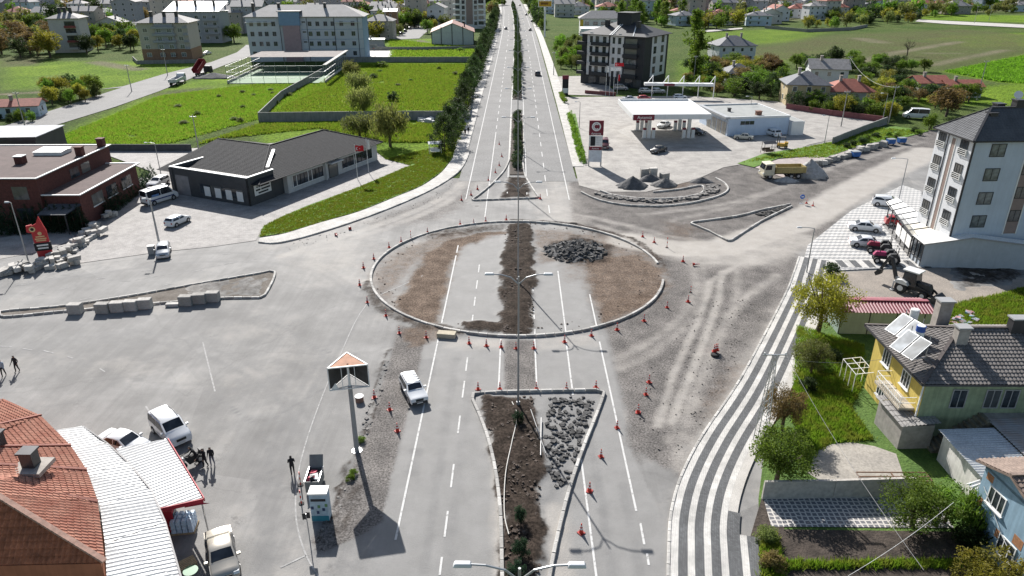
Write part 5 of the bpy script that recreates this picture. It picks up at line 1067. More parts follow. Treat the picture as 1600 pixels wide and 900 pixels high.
# ---- other blocks north-west
tan_w = M('beige_render', (0.42, 0.39, 0.34), .85, .07, streak=.08); gre_w = M('grey_render_wall', (0.3, 0.31, 0.33), .85, .1); cream_w = M('cream_render', (0.52, 0.50, 0.46), .85, .08, streak=.1); grey_t = M('grey_tile', (0.25, 0.24, 0.235), .8, .2, fine=5); brn = M('brown_brick', (0.26, 0.155, 0.10), .85, .15); red_t = M('red_tile', (0.30, 0.10, 0.07), .8, .2, fine=5)
C1 = thing('apartment_block', 'beige five-storey apartment block with brick ground floor left of the school', 'building', (-150.5, 300, 0), R(6))
MB().box(0, 19, 0, 14, -.05, 14.2).obj('wall', tan_w, C1); MB().box(-.05, 19.05, -.05, 14.05, 0, 4.4).obj('brick_base', brn, C1); MB().box(6.6, 13.6, -.6, -.002, 4.4, 14.1).obj('balcony_bay', gre_w, C1)
roof(C1, 'hip', 19, 14, 14.3, 3.2, grey_t, .9, fascia=metal_d)
for k in range(4):
    for x in (2.6, 8, 12, 16): win(C1, x, -.62 if 6 < x < 13 else -.05, 1.4 + 3.1 * k, 1.8, 1.6, 'F', pane=glz2)
    MB().box(5.4, 14.2, -1.5, -.6, 4.3 + 2.6 * k, 5.1 + 2.6 * k).obj('balcony', gre_w, C1) if k else None
    MB().box(17.2, 19.02, -1.0, -.06, 4.3 + 2.6 * k, 5.1 + 2.6 * k).obj('balcony', gre_w, C1)
for x in (4.5, 9.5, 14.2): chimney(C1, x, 4.4, 14.6, 18.2, 1.1, 1.1)
wall('yard_wall', 'grey yard wall round the beige apartment block', GX([(208, 93), (215, 100), (312, 98)]), 1.3, .25, grey_w)
C2 = thing('apartment_block', 'narrow grey five-storey block with red balconies at the upper left', 'building', (-203, 328, 0), R(12))
MB().box(0, 12, 0, 12, -.05, 14).obj('wall', cream_w, C2); roof(C2, 'hip', 12, 12.2, 14.1, 2.6, grey_t, .8)
redb = M('red_balcony', (0.25, 0.07, 0.06), .8)
for k in range(4): MB().box(6.2, 10.6, -.9, -.002, 1.2 + 3 * k, 2.1 + 3 * k).obj('balcony', redb if k % 2 else cream_w, C2); MB().box(6.3, 10.5, -.05, -.002, 2.1 + 3 * k, 3.9 + 3 * k).obj('balcony_opening', glz, C2)
for x in (4, 6, 8): chimney(C2, x, 4 + x * .2, 14.2, 18.2, 1.2, 1.0)
C3 = thing('apartment_block', 'wide grey apartment block with gleaming white roof behind the beige block', 'building', (-172, 372, 0), R(2))
MB().box(0, 26, 0, 14, -.05, 14.5).obj('wall', gre_w, C3); b = MB(); b.face([(-.6, -.6, 14.6), (26.6, -.6, 14.6), (26.6, 14.6, 18.6), (-.6, 14.6, 18.6)]); b.face([(-.6, -.6, 14.4), (26.6, -.6, 14.4), (26.6, 14.6, 14.4), (-.6, 14.6, 14.4)]); b.obj('roof', wsheet, C3)
for x in (4, 13, 22): chimney(C3, x, 7, 15, 19.4, .9, 1.4)
for k in range(4):
    for x in (2.5, 6.5, 10.5, 15, 19, 23.5): win(C3, x, 0, 1.6 + 3.2 * k, 1.7, 1.6, 'F')
    MB().box(18, 25, -1.1, -.002, 4.0 + 3.1 * k, 4.9 + 3.1 * k).obj('balcony', gre_w, C3) if k < 3 else None
BN = thing('barn', 'pale barn with low red-brown gable roof beside the avenue', 'barn', (-41.5, 364, 0), R(4))
MB().box(0, 20.5, 0, 24, -.05, 5.6).obj('wall', M('pale_green_render', (0.48, 0.52, 0.49), .85, .07, streak=.1), BN)
roof(BN, 'gable', 20.5, 24, 5.7, 4.2, M('red_brown_sheet', (0.28, 0.14, 0.11), .7, .2, sc=.4), .5, axis='y', wallmat=M('pale_green_render', (0.48, 0.52, 0.49), .85))
for x in (0, 4.6, 9.8, 15.0, 20.2): MB().box(x, x + .35, -.12, -.002, 0, 6.0 if x in (0, 20.2) else 8.4 if x != 9.8 else 9.4).obj('pier', fr_dark, BN)
chimney(BN, 16, 6, 6.5, 10, .6, .6)
C4 = thing('apartment_block', 'tall white apartment block with dark side balconies beside the avenue', 'building', (-37.5, 462, 0), R(-2))
MB().box(0, 17, 0, 16, -.05, 20).obj('wall', wcl, C4); roof(C4, 'hip', 17, 16, 20, 2.5, cop, .8); MB().box(6.5, 10.5, -.2, -.002, 2.5, 19).obj('brown_strip', brown_p, C4)
for k in range(6):
    z = 2 + 3 * k; win(C4, 4.8, 0, z, 1.8, 2, 'F', frame=fr_dark); win(C4, 12.2, 0, z, 1.8, 2, 'F', frame=fr_dark)
    MB().box(13.8, 18.4, -1.2, -.002, z - .6, z + .3).obj('balcony', cop, C4); MB().box(-1.4, 2.6, -1.2, -.002, z - .6, z + .3).obj('balcony', cop, C4); MB().box(13.9, 17.02, -.05, -.002, z + .3, z + 2.2).obj('balcony_opening', glz, C4); MB().box(-.0, 2.6, -.05, -.002, z + .3, z + 2.2).obj('balcony_opening', glz, C4)
# ---- second filling station far up the avenue
F2 = thing('fuel_canopy', 'distant white fuel canopy behind the yellow sign', 'canopy', (31, 372, 0), R(-2))
MB().box(0, 27, 0, 14, 5.4, 6.8).obj('deck', whm, F2)
for x in (4, 12, 20): MB().box(x, x + .9, 4, 4.9, 0, 5.4).obj('pillar', whm, F2)
F3 = thing('station_building', 'white two-storey station building with grey hipped roof up the avenue', 'building', (33, 402, 0), R(-2))
MB().box(0, 24, 0, 12, -.05, 9.5).obj('wall', wcl, F3); roof(F3, 'hip', 24, 12, 9.6, 3.6, grey_t, .8); MB().box(-.1, 1.6, -.05, -.002, 5, 9).obj('yellow_panel', M('yellow_panel', (.55, .38, .03), .5), F3)
for x in (3.5, 8, 12, 16, 20): win(F3, x, 0, 6.2, 2.6, 2.0, 'F')
YS = thing('tall_sign', 'tall yellow box sign on a white pole beside the avenue', 'sign', tuple(G(851, 58)), 0)
MB().cyl(0, 0, 0, 15, .45).obj('pole', whm, YS); p = MB().box(-3.6, 3.6, -.4, .4, 15, 18.2).obj('box_frame', cop, YS); q = MB().box(-3.3, 3.3, -.44, -.402, 15.3, 17.9).obj('face', M('amber_panel', (0.55, 0.30, 0.02), .5), p); MB().box(-2.4, 1.6, -.46, -.442, 16.2, 17.3).obj('print_line', M('brown_ink', (.2, .09, .01), .6), p)

# ---- houses of the middle distance and the town
def far_house(name, label, cat, x, y, rz, w, d, h, kind, rise, wm_, rm_, axis='x', floors=2, nx=3, ch=1, group=None, bal=False):
    t = thing(name, label, cat, (x, y, 0), rz, group)
    MB().box(0, w, 0, d, -.3, h).obj('wall', wm_, t)
    r = roof(t, kind, w, d, h + .05, rise, rm_, .6, axis, wallmat=wm_)
    for k in range(floors):
        for i in range(nx): win(t, w * (i + .5) / nx, 0, 1.0 + k * (h / floors), 1.2, 1.4, 'F', bars=0)
        win(t, w, d * .5, 1.0 + k * (h / floors), 1.2, 1.4, 'R', bars=0); win(t, 0, d * .5, 1.0 + k * (h / floors), 1.2, 1.4, 'L', bars=0)
    for k in range(ch): chimney(t, w * (.3 + .4 * k), d * .42, h, h + rise + .9, .7, .7, stucco)
    if bal: MB().box(w * .1, w * .6, -1.2, -.002, h / floors - .1, h / floors + .8).obj('balcony', wm_, t)
    return t
HS = {}
def at(px, py): g = G(px, py); return g.x, g.y
slate2 = M('slate_blue_tile', (0.12, 0.125, 0.14), .75, .2, fine=4); white_w = M('white_house_render', (0.58, 0.59, 0.60), .85, .07, streak=.08); ltblue = M('light_blue_house_render', (0.48, 0.56, 0.62), .85, .06); ochre = M('ochre_render', (0.42, 0.34, 0.2), .85, .1)
for (px, py, rz, w, d, h, kd, rise, wmm, rmm, ax, fl, nx, lab) in (
    (1122, 98, 8, 15, 12, 6.2, 'hip', 3.4, white_w, slate2, 'x', 2, 4, 'white house with slate-blue gabled roof standing before the big field'),
    (1227, 165, -8, 11, 10, 5.6, 'hip', 3.0, ochre, slate2, 'x', 2, 3, 'ochre house with dark slate roof behind the maroon wall'),
    (1262, 140, -10, 11, 8, 6.2, 'gable', 2.6, white_w, grey_t, 'x', 2, 3, 'white gabled house with grey tiles behind the ochre house'),
    (1292, 165, -6, 12, 9, 3.8, 'hip', 2.8, cream_w, red_t, 'x', 1, 3, 'low house with patched red tile roof beside the ochre house'),
    (1136, 132, 5, 9, 8, 3.4, 'hip', 2.6, gre_w, slate2, 'x', 1, 2, 'low grey house with slate roof hidden among orchard trees'),
    (1433, 150, 4, 9, 7, 3.6, 'gable', 1.8, cream_w, red_t, 'x', 1, 2, 'small house with red tile roof beside the field corner'),
    (1478, 152, 0, 10, 6, 3.0, 'gable', 1.6, cream_w, red_t, 'x', 1, 2, 'low red-roofed shed behind the autumn-coloured tree'),
    (1158, 27, -3, 14, 12, 9.5, 'gable', 3.0, ltblue, slate2, 'y', 2, 2, 'pale blue house with plain gable wall beyond the field'),
    (1206, 33, 12, 13, 12, 7.0, 'gable', 3.4, white_w, red_t, 'y', 2, 3, 'white house with red tile roof and gable beyond the field'),
    (1232, 28, -10, 14, 11, 6.4, 'hip', 3.2, white_w, red_t, 'x', 2, 3, 'white house under a red hipped roof beyond the field'),
    (1288, 26, 4, 18, 14, 6.5, 'hip', 3.8, cream_w, red_t, 'x', 2, 4, 'wide cream house with red hipped roof by the orchard wall'),
    (1345, 13, 0, 26, 14, 8.5, 'hip', 2.4, brn, grey_t, 'x', 2, 5, 'long brown house with grey roof behind the orchard'),
    (1458, 17, 5, 14, 12, 5, 'hip', 3.4, cream_w, red_t, 'x', 1, 3, 'cottage with pink-red roof at the edge of the far meadow'),
    (1480, 22, 0, 18, 13, 6.0, 'hip', 3.8, stucco, grey_t, 'x', 2, 4, 'grey farmhouse with grey roof at the edge of the far meadow'),
    (1584, 18, 0, 16, 10, 5.0, 'hip', 2.5, ltblue, grey_t, 'x', 1, 3, 'pale blue bungalow at the far right beyond the meadow'),
    (1108, 30, 4, 12, 9, 4, 'gable', 3, brn, red_t, 'x', 1, 2, 'small red-roofed house among trees beyond the black and white block'),
    (152, 52, 8, 14, 11, 5.5, 'gable', 3.2, cream_w, grey_t, 'y', 2, 3, 'grey gabled house right of the narrow balcony block'),
    (188, 50, -4, 9, 8, 3.2, 'gable', 2, cream_w, grey_t, 'x', 1, 2, 'low house behind the trees left of the beige block'),
    (38, 24, 6, 22, 12, 6, 'hip', 4, cream_w, grey_t, 'x', 2, 4, 'long house with grey roof at the far upper left'),
    (8, 30, -8, 18, 12, 4.5, 'gable', 3.5, stucco, red_t, 'x', 1, 3, 'low house with faded red roof at the left edge'),
    (192, 27, 0, 12, 8, 4.5, 'gable', 2, cream_w, red_t, 'x', 1, 2, 'pale cottage with red roof before the dark wood'),
    (338, 52, -6, 16, 13, 11, 'hip', 3.4, stucco, grey_t, 'x', 3, 4, 'grey three-storey house with hipped roof behind the side street'),
    (366, 52, 4, 17, 12, 14, 'gable', 3, gre_w, slate2, 'x', 4, 5, 'tall grey block with gabled dormers above the side street'),
    (668, 42, -3, 11, 13, 11, 'gable', 2.8, white_w, grey_t, 'y', 3, 2, 'white three-storey house behind the pale barn'),
    (690, 36, 2, 16, 12, 14, 'gable', 3.2, cream_w, grey_t, 'x', 4, 4, 'cream apartment house with grey gables behind the barn'),
    (572, 62, 0, 14, 12, 9, 'hip', 3, stucco, grey_t, 'x', 3, 3, 'stone-grey house with hipped roof beside the blue school end'),
    (602, 50, 3, 7, 9, 11, 'gable', 1.4, brn, cop, 'x', 3, 1, 'narrow brown house with white roof near the school'),
    (0, 185, 14, 9, 6, 2.8, 'gable', 1.4, ltblue, red_t, 'x', 1, 2, 'small pale blue shed with pinkish roof at the left edge'),
    (570, 73, 2, 9, 4, 3.2, 'gable', .5, gre_w, cop, 'x', 1, 0, 'low grey garage beside the school end wall')):
    X, Y = at(px, py); far_house('house', lab, 'house', X, Y, R(rz), w, d, h, kd, rise, wmm, rmm, ax, fl, nx, 2 if w > 11 else 1)
# the town beyond: every house its own thing
_r = random.Random(11); protos = []
pal = [(white_w, grey_t, 'white', 'grey'), (cream_w, grey_t, 'cream', 'grey'), (cream_w, red_t, 'cream', 'red'), (stucco, slate2, 'grey', 'slate'), (white_w, red_t, 'white', 'red'), (tan_w, grey_t, 'beige', 'grey'), (ltblue, slate2, 'pale blue', 'slate'), (gre_w, grey_t, 'dull grey', 'grey')]
for k in range(16):
    wmm, rmm, c1_, c2_ = pal[k % 8]; fl = (2, 3, 4, 2, 3, 5, 2, 4)[k % 8] if k < 8 else (3, 2, 1, 4, 2, 3, 4, 5)[k % 8]
    w = _r.uniform(11, 18); d_ = _r.uniform(10, 13); h = fl * 3.0
    t = far_house('town_house', '', 'house', 0, 0, 0, w, d_, h, ('hip', 'gable')[k % 2], _r.uniform(2.4, 3.6), wmm, rmm, ('x', 'y')[k % 3 == 0], fl, max(2, int(w / 4)), 2, bal=True)
    protos.append((t, w, d_, '%s %s-storey house with %s roof' % (c1_, ('one', 'two', 'three', 'four', 'five')[fl - 1], c2_)))
placed = [(o.location.x + 8, o.location.y + 6) for o in bpy.data.objects if o.get('category') in ('house', 'building', 'school', 'barn')]
zones = [('beyond the school', [(330, 46), (780, 40), (790, 2), (330, 2)], 95), ('at far upper left', [(0, 44), (330, 46), (330, 2), (0, 2)], 60), ('beyond the second filling station', [(835, 26), (1090, 30), (1090, 2), (828, 2)], 36), ('beyond the far fields', [(1060, 42), (1185, 40), (1330, 26), (1440, 18), (1600, 13), (1600, 1), (1060, 1)], 100)]
first = set(); cnt = {}
for zn, poly, n in zones:
    PW = GX(poly); got = 0
    for tries in range(9000):
        if got >= n: break
        a, b_ = _r.random(), _r.random(); px = min(p[0] for p in poly) + a * (max(p[0] for p in poly) - min(p[0] for p in poly)); py = min(p[1] for p in poly) + b_ * (max(p[1] for p in poly) - min(p[1] for p in poly))
        X, Y = at(px, py)
        if not inside(X, Y, PW) or Y > 850 or abs(X - cx(Y)) < 30 or abs(X) > 520 or any((X - p[0]) ** 2 + (Y - p[1]) ** 2 < 17.5 ** 2 for p in placed): continue
        k = _r.randrange(16); t, w, d_, base = protos[k]; placed.append((X, Y)); got += 1; cnt[(base, zn)] = cnt.get((base, zn), 0) + 1
        kw = dict(loc=(X - w / 2, Y - d_ / 2, 0), rz=R(_r.choice((0, 0, 8, -10, 15, -6))))
        lab = base + ' ' + zn; grp = 'town houses: ' + lab
        if k in first: copytree(t, label=lab, group=grp, **kw)
        else:
            first.add(k); t.location = kw['loc']; t.rotation_euler.z = kw['rz']; t['label'] = lab; t['group'] = grp
for k, p in enumerate(protos):
    if k not in first:
        for c in [q for ch in KIDS[p[0].name] for q in KIDS.get(ch.name, ())] + KIDS[p[0].name] + [p[0]]: bpy.data.objects.remove(c)
# ================================================================== VEHICLES
rubber = M('rubber', (0.02, 0.02, 0.021), .85, .2); rimm = M('wheel_rim', (0.42, 0.42, 0.43), .35, .08, metal=.6); cgl = glass('car_glass', (0.012, 0.014, 0.018), .05)
lampw = M('headlight_lens', (0.62, 0.64, 0.66), .15, .05); lampr = M('tail_lens', (0.32, 0.01, 0.01), .25, .1); blackp = M('black_plastic', (0.03, 0.03, 0.032), .6, .15); plate = M('licence_plate', (0.6, 0.6, 0.58), .5, .05)
def paintm(name, c, metal=0.0, rough=.35): return M('car_paint_' + name, c, rough, .05, sc=.7, coat=.7, metal=metal, spec=.5)
P_WHITE = paintm('white', (0.66, 0.67, 0.68)); P_CHAMP = paintm('champagne', (0.40, 0.37, 0.32), .5); P_BLACK = paintm('black', (0.02, 0.02, 0.022)); P_MAROON = paintm('maroon', (0.12, 0.02, 0.02)); P_GREY = paintm('silver', (0.36, 0.38, 0.40), .4); P_RED = paintm('red', (0.35, 0.02, 0.025)); P_DARK = paintm('graphite', (0.06, 0.065, 0.07), .3)
# kind: length, width, belt height, stations (x fraction, roof height, cabin)
KND = {
 'sedan': (4.4, 1.74, .93, [(-.5, .82, 0), (-.47, .97, 0), (-.31, 1.02, 0), (-.17, 1.40, 1), (-.02, 1.45, 1), (.10, 1.41, 1), (.26, .97, 0), (.40, .88, 0), (.47, .76, 0), (.5, .6, 0)]),
 'hatch': (3.9, 1.68, .95, [(-.5, .85, 0), (-.485, 1.0, 0), (-.40, 1.36, 1), (-.1, 1.46, 1), (.08, 1.42, 1), (.25, .99, 0), (.42, .88, 0), (.48, .74, 0), (.5, .6, 0)]),
 'boxy': (4.1, 1.62, .93, [(-.5, .85, 0), (-.49, .95, 0), (-.445, 1.40, 1), (-.2, 1.43, 1), (.08, 1.41, 1), (.2, .98, 0), (.44, .90, 0), (.49, .82, 0), (.5, .55, 0)]),
 'boxysedan': (4.1, 1.62, .92, [(-.5, .82, 0), (-.49, .93, 0), (-.30, .96, 0), (-.2, 1.36, 1), (0, 1.4, 1), (.08, 1.37, 1), (.2, .96, 0), (.45, .88, 0), (.49, .8, 0), (.5, .55, 0)]),
 'suv': (4.5, 1.84, 1.05, [(-.5, .9, 0), (-.485, 1.1, 0), (-.42, 1.55, 1), (-.15, 1.68, 1), (.08, 1.62, 1), (.24, 1.12, 0), (.43, 1.02, 0), (.485, .86, 0), (.5, .65, 0)]),
 'minivan': (4.2, 1.8, 1.08, [(-.5, 1.0, 0), (-.495, 1.15, 0), (-.465, 1.78, 1), (-.2, 1.84, 1), (.12, 1.78, 1), (.3, 1.16, 0), (.44, .98, 0), (.49, .82, 0), (.5, .6, 0)]),
 'van': (5.7, 2.0, 1.35, [(-.5, 1.2, 0), (-.498, 1.5, 0), (-.485, 2.45, 1), (-.2, 2.55, 1), (.22, 2.48, 1), (.37, 1.5, 0), (.46, 1.2, 0), (.492, 1.0, 0), (.5, .7, 0)])}
CM = {}
def car_meshes(kind, pm_):
    key = (kind, pm_.name)
    if key in CM: return CM[key]
    L, Wd, belt, st = KND[kind]; w = Wd / 2; out = {}; lo = .24
    def sec(fx, zt, cab):
        x = fx * L; e = .90 if abs(fx) > .495 else .96 if abs(fx) > .46 else 1.0; ww = w * e; zb = min(belt, zt - .05); wt = ww * (.80 if cab else .93)
        if kind in ('minivan', 'van') and cab: wt = ww * .89
        h = [(ww * .90, lo), (ww * .985, lo + .12), (ww, (lo + zb) * .5 + .08), (ww * .975, zb), (wt, zt - .07), (wt * .86, zt - .012), (0, zt + .012)]
        return [(x, y, z) for y, z in h] + [(x, -y, z) for y, z in h[-2::-1]]
    S_ = [sec(*s) for s in st]; mb = MB()
    mb.rings([s + [(s[0][0], 0, lo)] for s in S_], 0)
    out['body'] = mb.mesh('body', pm_, True)
    if hasattr(out['body'], 'set_sharp_from_angle'): out['body'].set_sharp_from_angle(angle=R(38))
    cab = [i for i, s in enumerate(st) if s[2]]; r0, r1 = cab[0], cab[-1]
    def patch(i, j, name):   # slanted glass between two stations
        A, B = S_[i], S_[j]; k = .88; n = Vector((B[6][2] - A[6][2], 0, -(B[6][0] - A[6][0]))).normalized(); n = n if n.z > 0 else -n
        q = []
        for Sx, t in ((A, .10), (B, .92)):
            C = [Vector(A[m]).lerp(Vector(B[m]), t) for m in (5, 6, 7)]; q.append([c * 1.0 + n * .015 for c in C]);
        m_ = MB(); m_.face([q[0][0], q[0][1], q[1][1], q[1][0]]); m_.face([q[0][1], q[0][2], q[1][2], q[1][1]]); out[name] = m_.mesh(name, cgl)
    patch(r1 + 1, r1, 'windscreen'); patch(r0 - 1, r0, 'rear_window')
    xa, xb = S_[r0 - 1][0][0], S_[r1 + 1][0][0]; xr0, xr1 = S_[r0][0][0], S_[r1][0][0]; zr = min(S_[r0][4][2], S_[r1][4][2]); y3, y4 = S_[r0 + 1][3][1], S_[r0 + 1][4][1]
    zb = belt + .03; zt = zr - .02; xm = (xa + xb) / 2 + .05
    yy = lambda z: y3 + (y4 - y3) * (z - belt) / (zr - belt) + .022
    bl, br, tl, tr = xa + .22, xb - .28, xr0 + .06, xr1 - .03
    if kind in ('minivan', 'van'): bl = xa + .15
    ml = xm - .05; mr = xm + .05
    for nm, q in (('side_window_rear', [(bl, zb), (ml, zb), (ml, zt), (tl, zt)]), ('side_window_front', [(mr, zb), (br, zb), (tr, zt), (mr, zt)])):
        out[nm] = [MB().face([(x, s * yy(z), z) for x, z in q]).mesh('side_window', cgl) for s in (1, -1)]
    fx = S_[-2][0][0]; fz = S_[-2][6][2]
    out['headlight'] = [MB().box(fx - .12, L / 2 + .01, s * w * .72 - .18, s * w * .72 + .18, fz - .2, fz - .04, top=(.05, .08, .02, .02)).mesh('headlight', lampw) for s in (1, -1)]
    bz = S_[0][6][2]
    out['tail_light'] = [MB().box(-L / 2 - .012, -L / 2 + .1, s * w * .76 - .11, s * w * .76 + .11, bz - .28, bz - .04).mesh('tail_light', lampr) for s in (1, -1)]
    out['bumper'] = [MB().box(L / 2 - .22, L / 2 + .05, -w * .88, w * .88, .27, .5, top=(0, .05, .05, .05)).mesh('bumper', blackp if kind in ('van', 'boxy', 'boxysedan') else pm_), MB().box(-L / 2 - .05, -L / 2 + .2, -w * .88, w * .88, .3, .56, top=(.05, 0, .05, .05)).mesh('bumper', blackp if kind in ('van', 'boxy', 'boxysedan') else pm_)]
    out['grille'] = MB().box(L / 2 - .06, L / 2 + .025, -w * .42, w * .42, .54, fz - .1).mesh('grille', blackp)
    out['licence_plate'] = MB().box(L / 2 + .05, L / 2 + .06, -.26, .26, .34, .45).mesh('licence_plate', plate)
    out['mirror'] = [MB().box(xb - .25, xb - .1, s * (w + .1) - .1, s * (w + .1) + .1, belt + .02, belt + .17).mesh('mirror', pm_) for s in (1, -1)]
    r = .31 if kind != 'van' else .36
    ty = MB(); ty.ycyl(0, 0, -.1, .1, r, 18); rm = MB(); rm.ycyl(0, 0, -.112, .112, r * .62, 14)
    out['tyre'] = ty.mesh('wheel', rubber, False); out['rim'] = rm.mesh('rim', rimm); out['r'] = r; out['wx'] = (-L * .31, L * .315); out['wy'] = w - .09
    ar = MB(); ar.ycyl(0, 0, -.02, .02, r + .06, 18); out['arch'] = ar.mesh('wheel_arch', blackp)
    CM[key] = out; return out
def car(name, label, kind, pm_, rear, front, cat='car', group=None, z=0.0, extras=None, minor=False):
    a, b = G(*rear), G(*front); c = (a + b) / 2; m = car_meshes(kind, pm_)
    t = thing(name, label, cat, (c.x, c.y, z + .01), math.atan2(b.y - a.y, b.x - a.x), group)
    O('body', m['body'], t)
    for k in ('windscreen', 'rear_window', 'grille', 'licence_plate'): O(k, m[k], t)
    for k in ('side_window_rear', 'side_window_front', 'headlight', 'tail_light', 'bumper', 'mirror'):
        for me in m[k]: O(k if 'side' not in k else 'side_window', me, t)
    for x in m['wx']:
        for s in (1, -1):
            O('wheel_arch', m['arch'], t, (x, s * (m['wy'] + .09), m['r'] + .02)); o = O('wheel', m['tyre'], t, (x, s * (m['wy'] + .02), m['r'])); O('rim', m['rim'], o)
    if extras: extras(t)
    return t
def rack(t):
    for x in (-1.5, -1.1, -.7, -.3, .1): MB().box(x, x + .05, -.6, .6, 1.47, 1.5).obj('roof_bar', steel, t)
    for y in (-.6, .58): MB().box(-1.55, .2, y, y + .03, 1.44, 1.5).obj('roof_rail', blackp, t)
def rails(t):
    for y in (-.72, .69): MB().box(-1.6, .3, y, y + .04, 1.83, 1.88).obj('roof_rail', blackp, t)
def amb(t):
    for y in (-1.012, 1.006): MB().box(-2.5, 2.0, y, y + .006, .75, .95).obj('stripe', M('navy_stripe', (.03, .05, .16), .5), t); MB().box(-2.0, -.7, y, y + .006, 1.35, 1.7).obj('blue_marking', M('blue_marking', (.1, .2, .4), .5), t)
    for x in (-1.6, .9): MB().box(x, x + .5, -.45, .45, 2.55, 2.66, top=(.06,) * 4).obj('roof_unit', fr_white, t)
car('station_wagon', 'white boxy station wagon with roof rack driving on the southern carriageway', 'boxy', P_WHITE, (637, 600), (656, 634), extras=rack)
car('delivery_van', 'white compact van parked beside the awning', 'minivan', P_WHITE, (251, 664), (286, 697), cat='van', extras=rails)
car('sedan', 'white sedan half hidden behind the awning', 'sedan', P_WHITE, (172, 694), (218, 708))
car('sedan', 'champagne sedan parked facing the lower edge of the picture', 'sedan', P_CHAMP, (343, 845), (355, 908))
car('ambulance', 'white high-roofed van with blue markings on the paved yard', 'van', P_WHITE, (229, 322), (272, 309), cat='van', z=.045, extras=amb)
car('sport_utility_car', 'white utility car parked behind the high-roofed van', 'suv', P_WHITE, (261, 285), (236, 297), z=.045)
car('hatchback', 'small white hatchback alone on the paved yard', 'hatch', P_WHITE, (266, 356), (291, 345), z=.045)
car('minivan', 'maroon minivan parked beside the price totem', 'minivan', P_MAROON, (942, 222), (946, 240), cat='van', z=.05)
car('sedan', 'black sedan crossing the filling station forecourt', 'boxysedan', P_BLACK, (1040, 235), (1017, 242), z=.05)
car('sedan', 'white sedan fuelling under the canopy', 'sedan', P_WHITE, (1048, 195), (1026, 203), z=.056)
car('sedan', 'graphite sedan fuelling on the far side of the canopy', 'sedan', P_DARK, (1076, 208), (1098, 212), z=.056)
car('sedan', 'old cream-white sedan parked before the station shop', 'boxysedan', paintm('cream', (.55, .53, .46)), (1176, 219), (1147, 217), z=.05)
car('sport_utility_car', 'white utility car parked at the corner of the station shop', 'suv', P_WHITE, (1218, 216), (1194, 208), z=.05)
for px, py, kd, pm_, lab in ((984, 158, 'sedan', P_WHITE, 'white sedan parked behind the fuel canopy near the flagpoles'), (1007, 157, 'hatch', P_RED, 'red hatchback parked behind the fuel canopy'), (1009, 146, 'suv', P_GREY, 'silver car at the foot of the black and white block, left of the pair'), (1027, 146, 'suv', P_GREY, 'silver car at the foot of the black and white block, right of the pair'), (970, 141, 'minivan', P_GREY, 'silver van parked behind the flagpoles'), (1062, 155, 'hatch', P_WHITE, 'small white car under the wash gantry')):
    car('parked_car', lab, kd, pm_, (px - 9, py), (px + 9, py), z=.05)
car('sport_utility_car', 'black car driving up the avenue', 'suv', P_BLACK, (841, 122), (839, 114), z=.03)
for px, py, pm_, lab in ((828, 48, P_BLACK, 'black car far up the avenue level with the tall yellow sign'), (831, 34, P_DARK, 'graphite car far up the avenue beyond the tall yellow sign'), (822, 24, P_BLACK, 'black car further up the right carriageway'), (812, 9, P_DARK, 'dark car at the far end of the avenue'), (790, 46, P_DARK, 'dark car coming down the left carriageway far off')):
    car('driving_car', lab, 'sedan', pm_, (px + .5, py + 1.5), (px, py - 1.5), z=.03)
car('sport_utility_car', 'white utility car parked under the street lamp on the plaza', 'suv', P_WHITE, (1369, 321), (1402, 325), z=.125)
car('sedan', 'white saloon in the middle of the plaza row', 'sedan', P_WHITE, (1328, 359), (1372, 363), z=.125)
car('sedan', 'white sedan nearest the tractors on the plaza', 'sedan', P_WHITE, (1330, 384), (1376, 388), z=.125)
car('hatchback', 'red hatchback tucked beside the shop pergola', 'hatch', P_RED, (1392, 352), (1416, 354), z=.125)
car('panel_van', 'white long van parked on the grass beyond the apartment block', 'van', P_WHITE, (1449, 186), (1411, 184), cat='van', z=.05)
for k, (px, py) in enumerate(((312, 88), (323, 85))): car('parked_car', 'white car parked beside the beige apartment block, %s of two' % ('nearer', 'farther')[k], 'sedan', P_WHITE, (px - 6, py + 1), (px + 7, py - 1), z=.05)
for k, (px, py) in enumerate(((633, 50), (640, 46), (647, 42), (652, 38), (626, 54))): car('parked_car', 'dark car parked along the lane beyond the school, %s in the row' % ('second', 'third', 'fourth', 'last', 'first')[k], 'hatch', (P_BLACK, P_DARK)[k % 2], (px, py + 1), (px + 1, py - 1.5), z=.05)

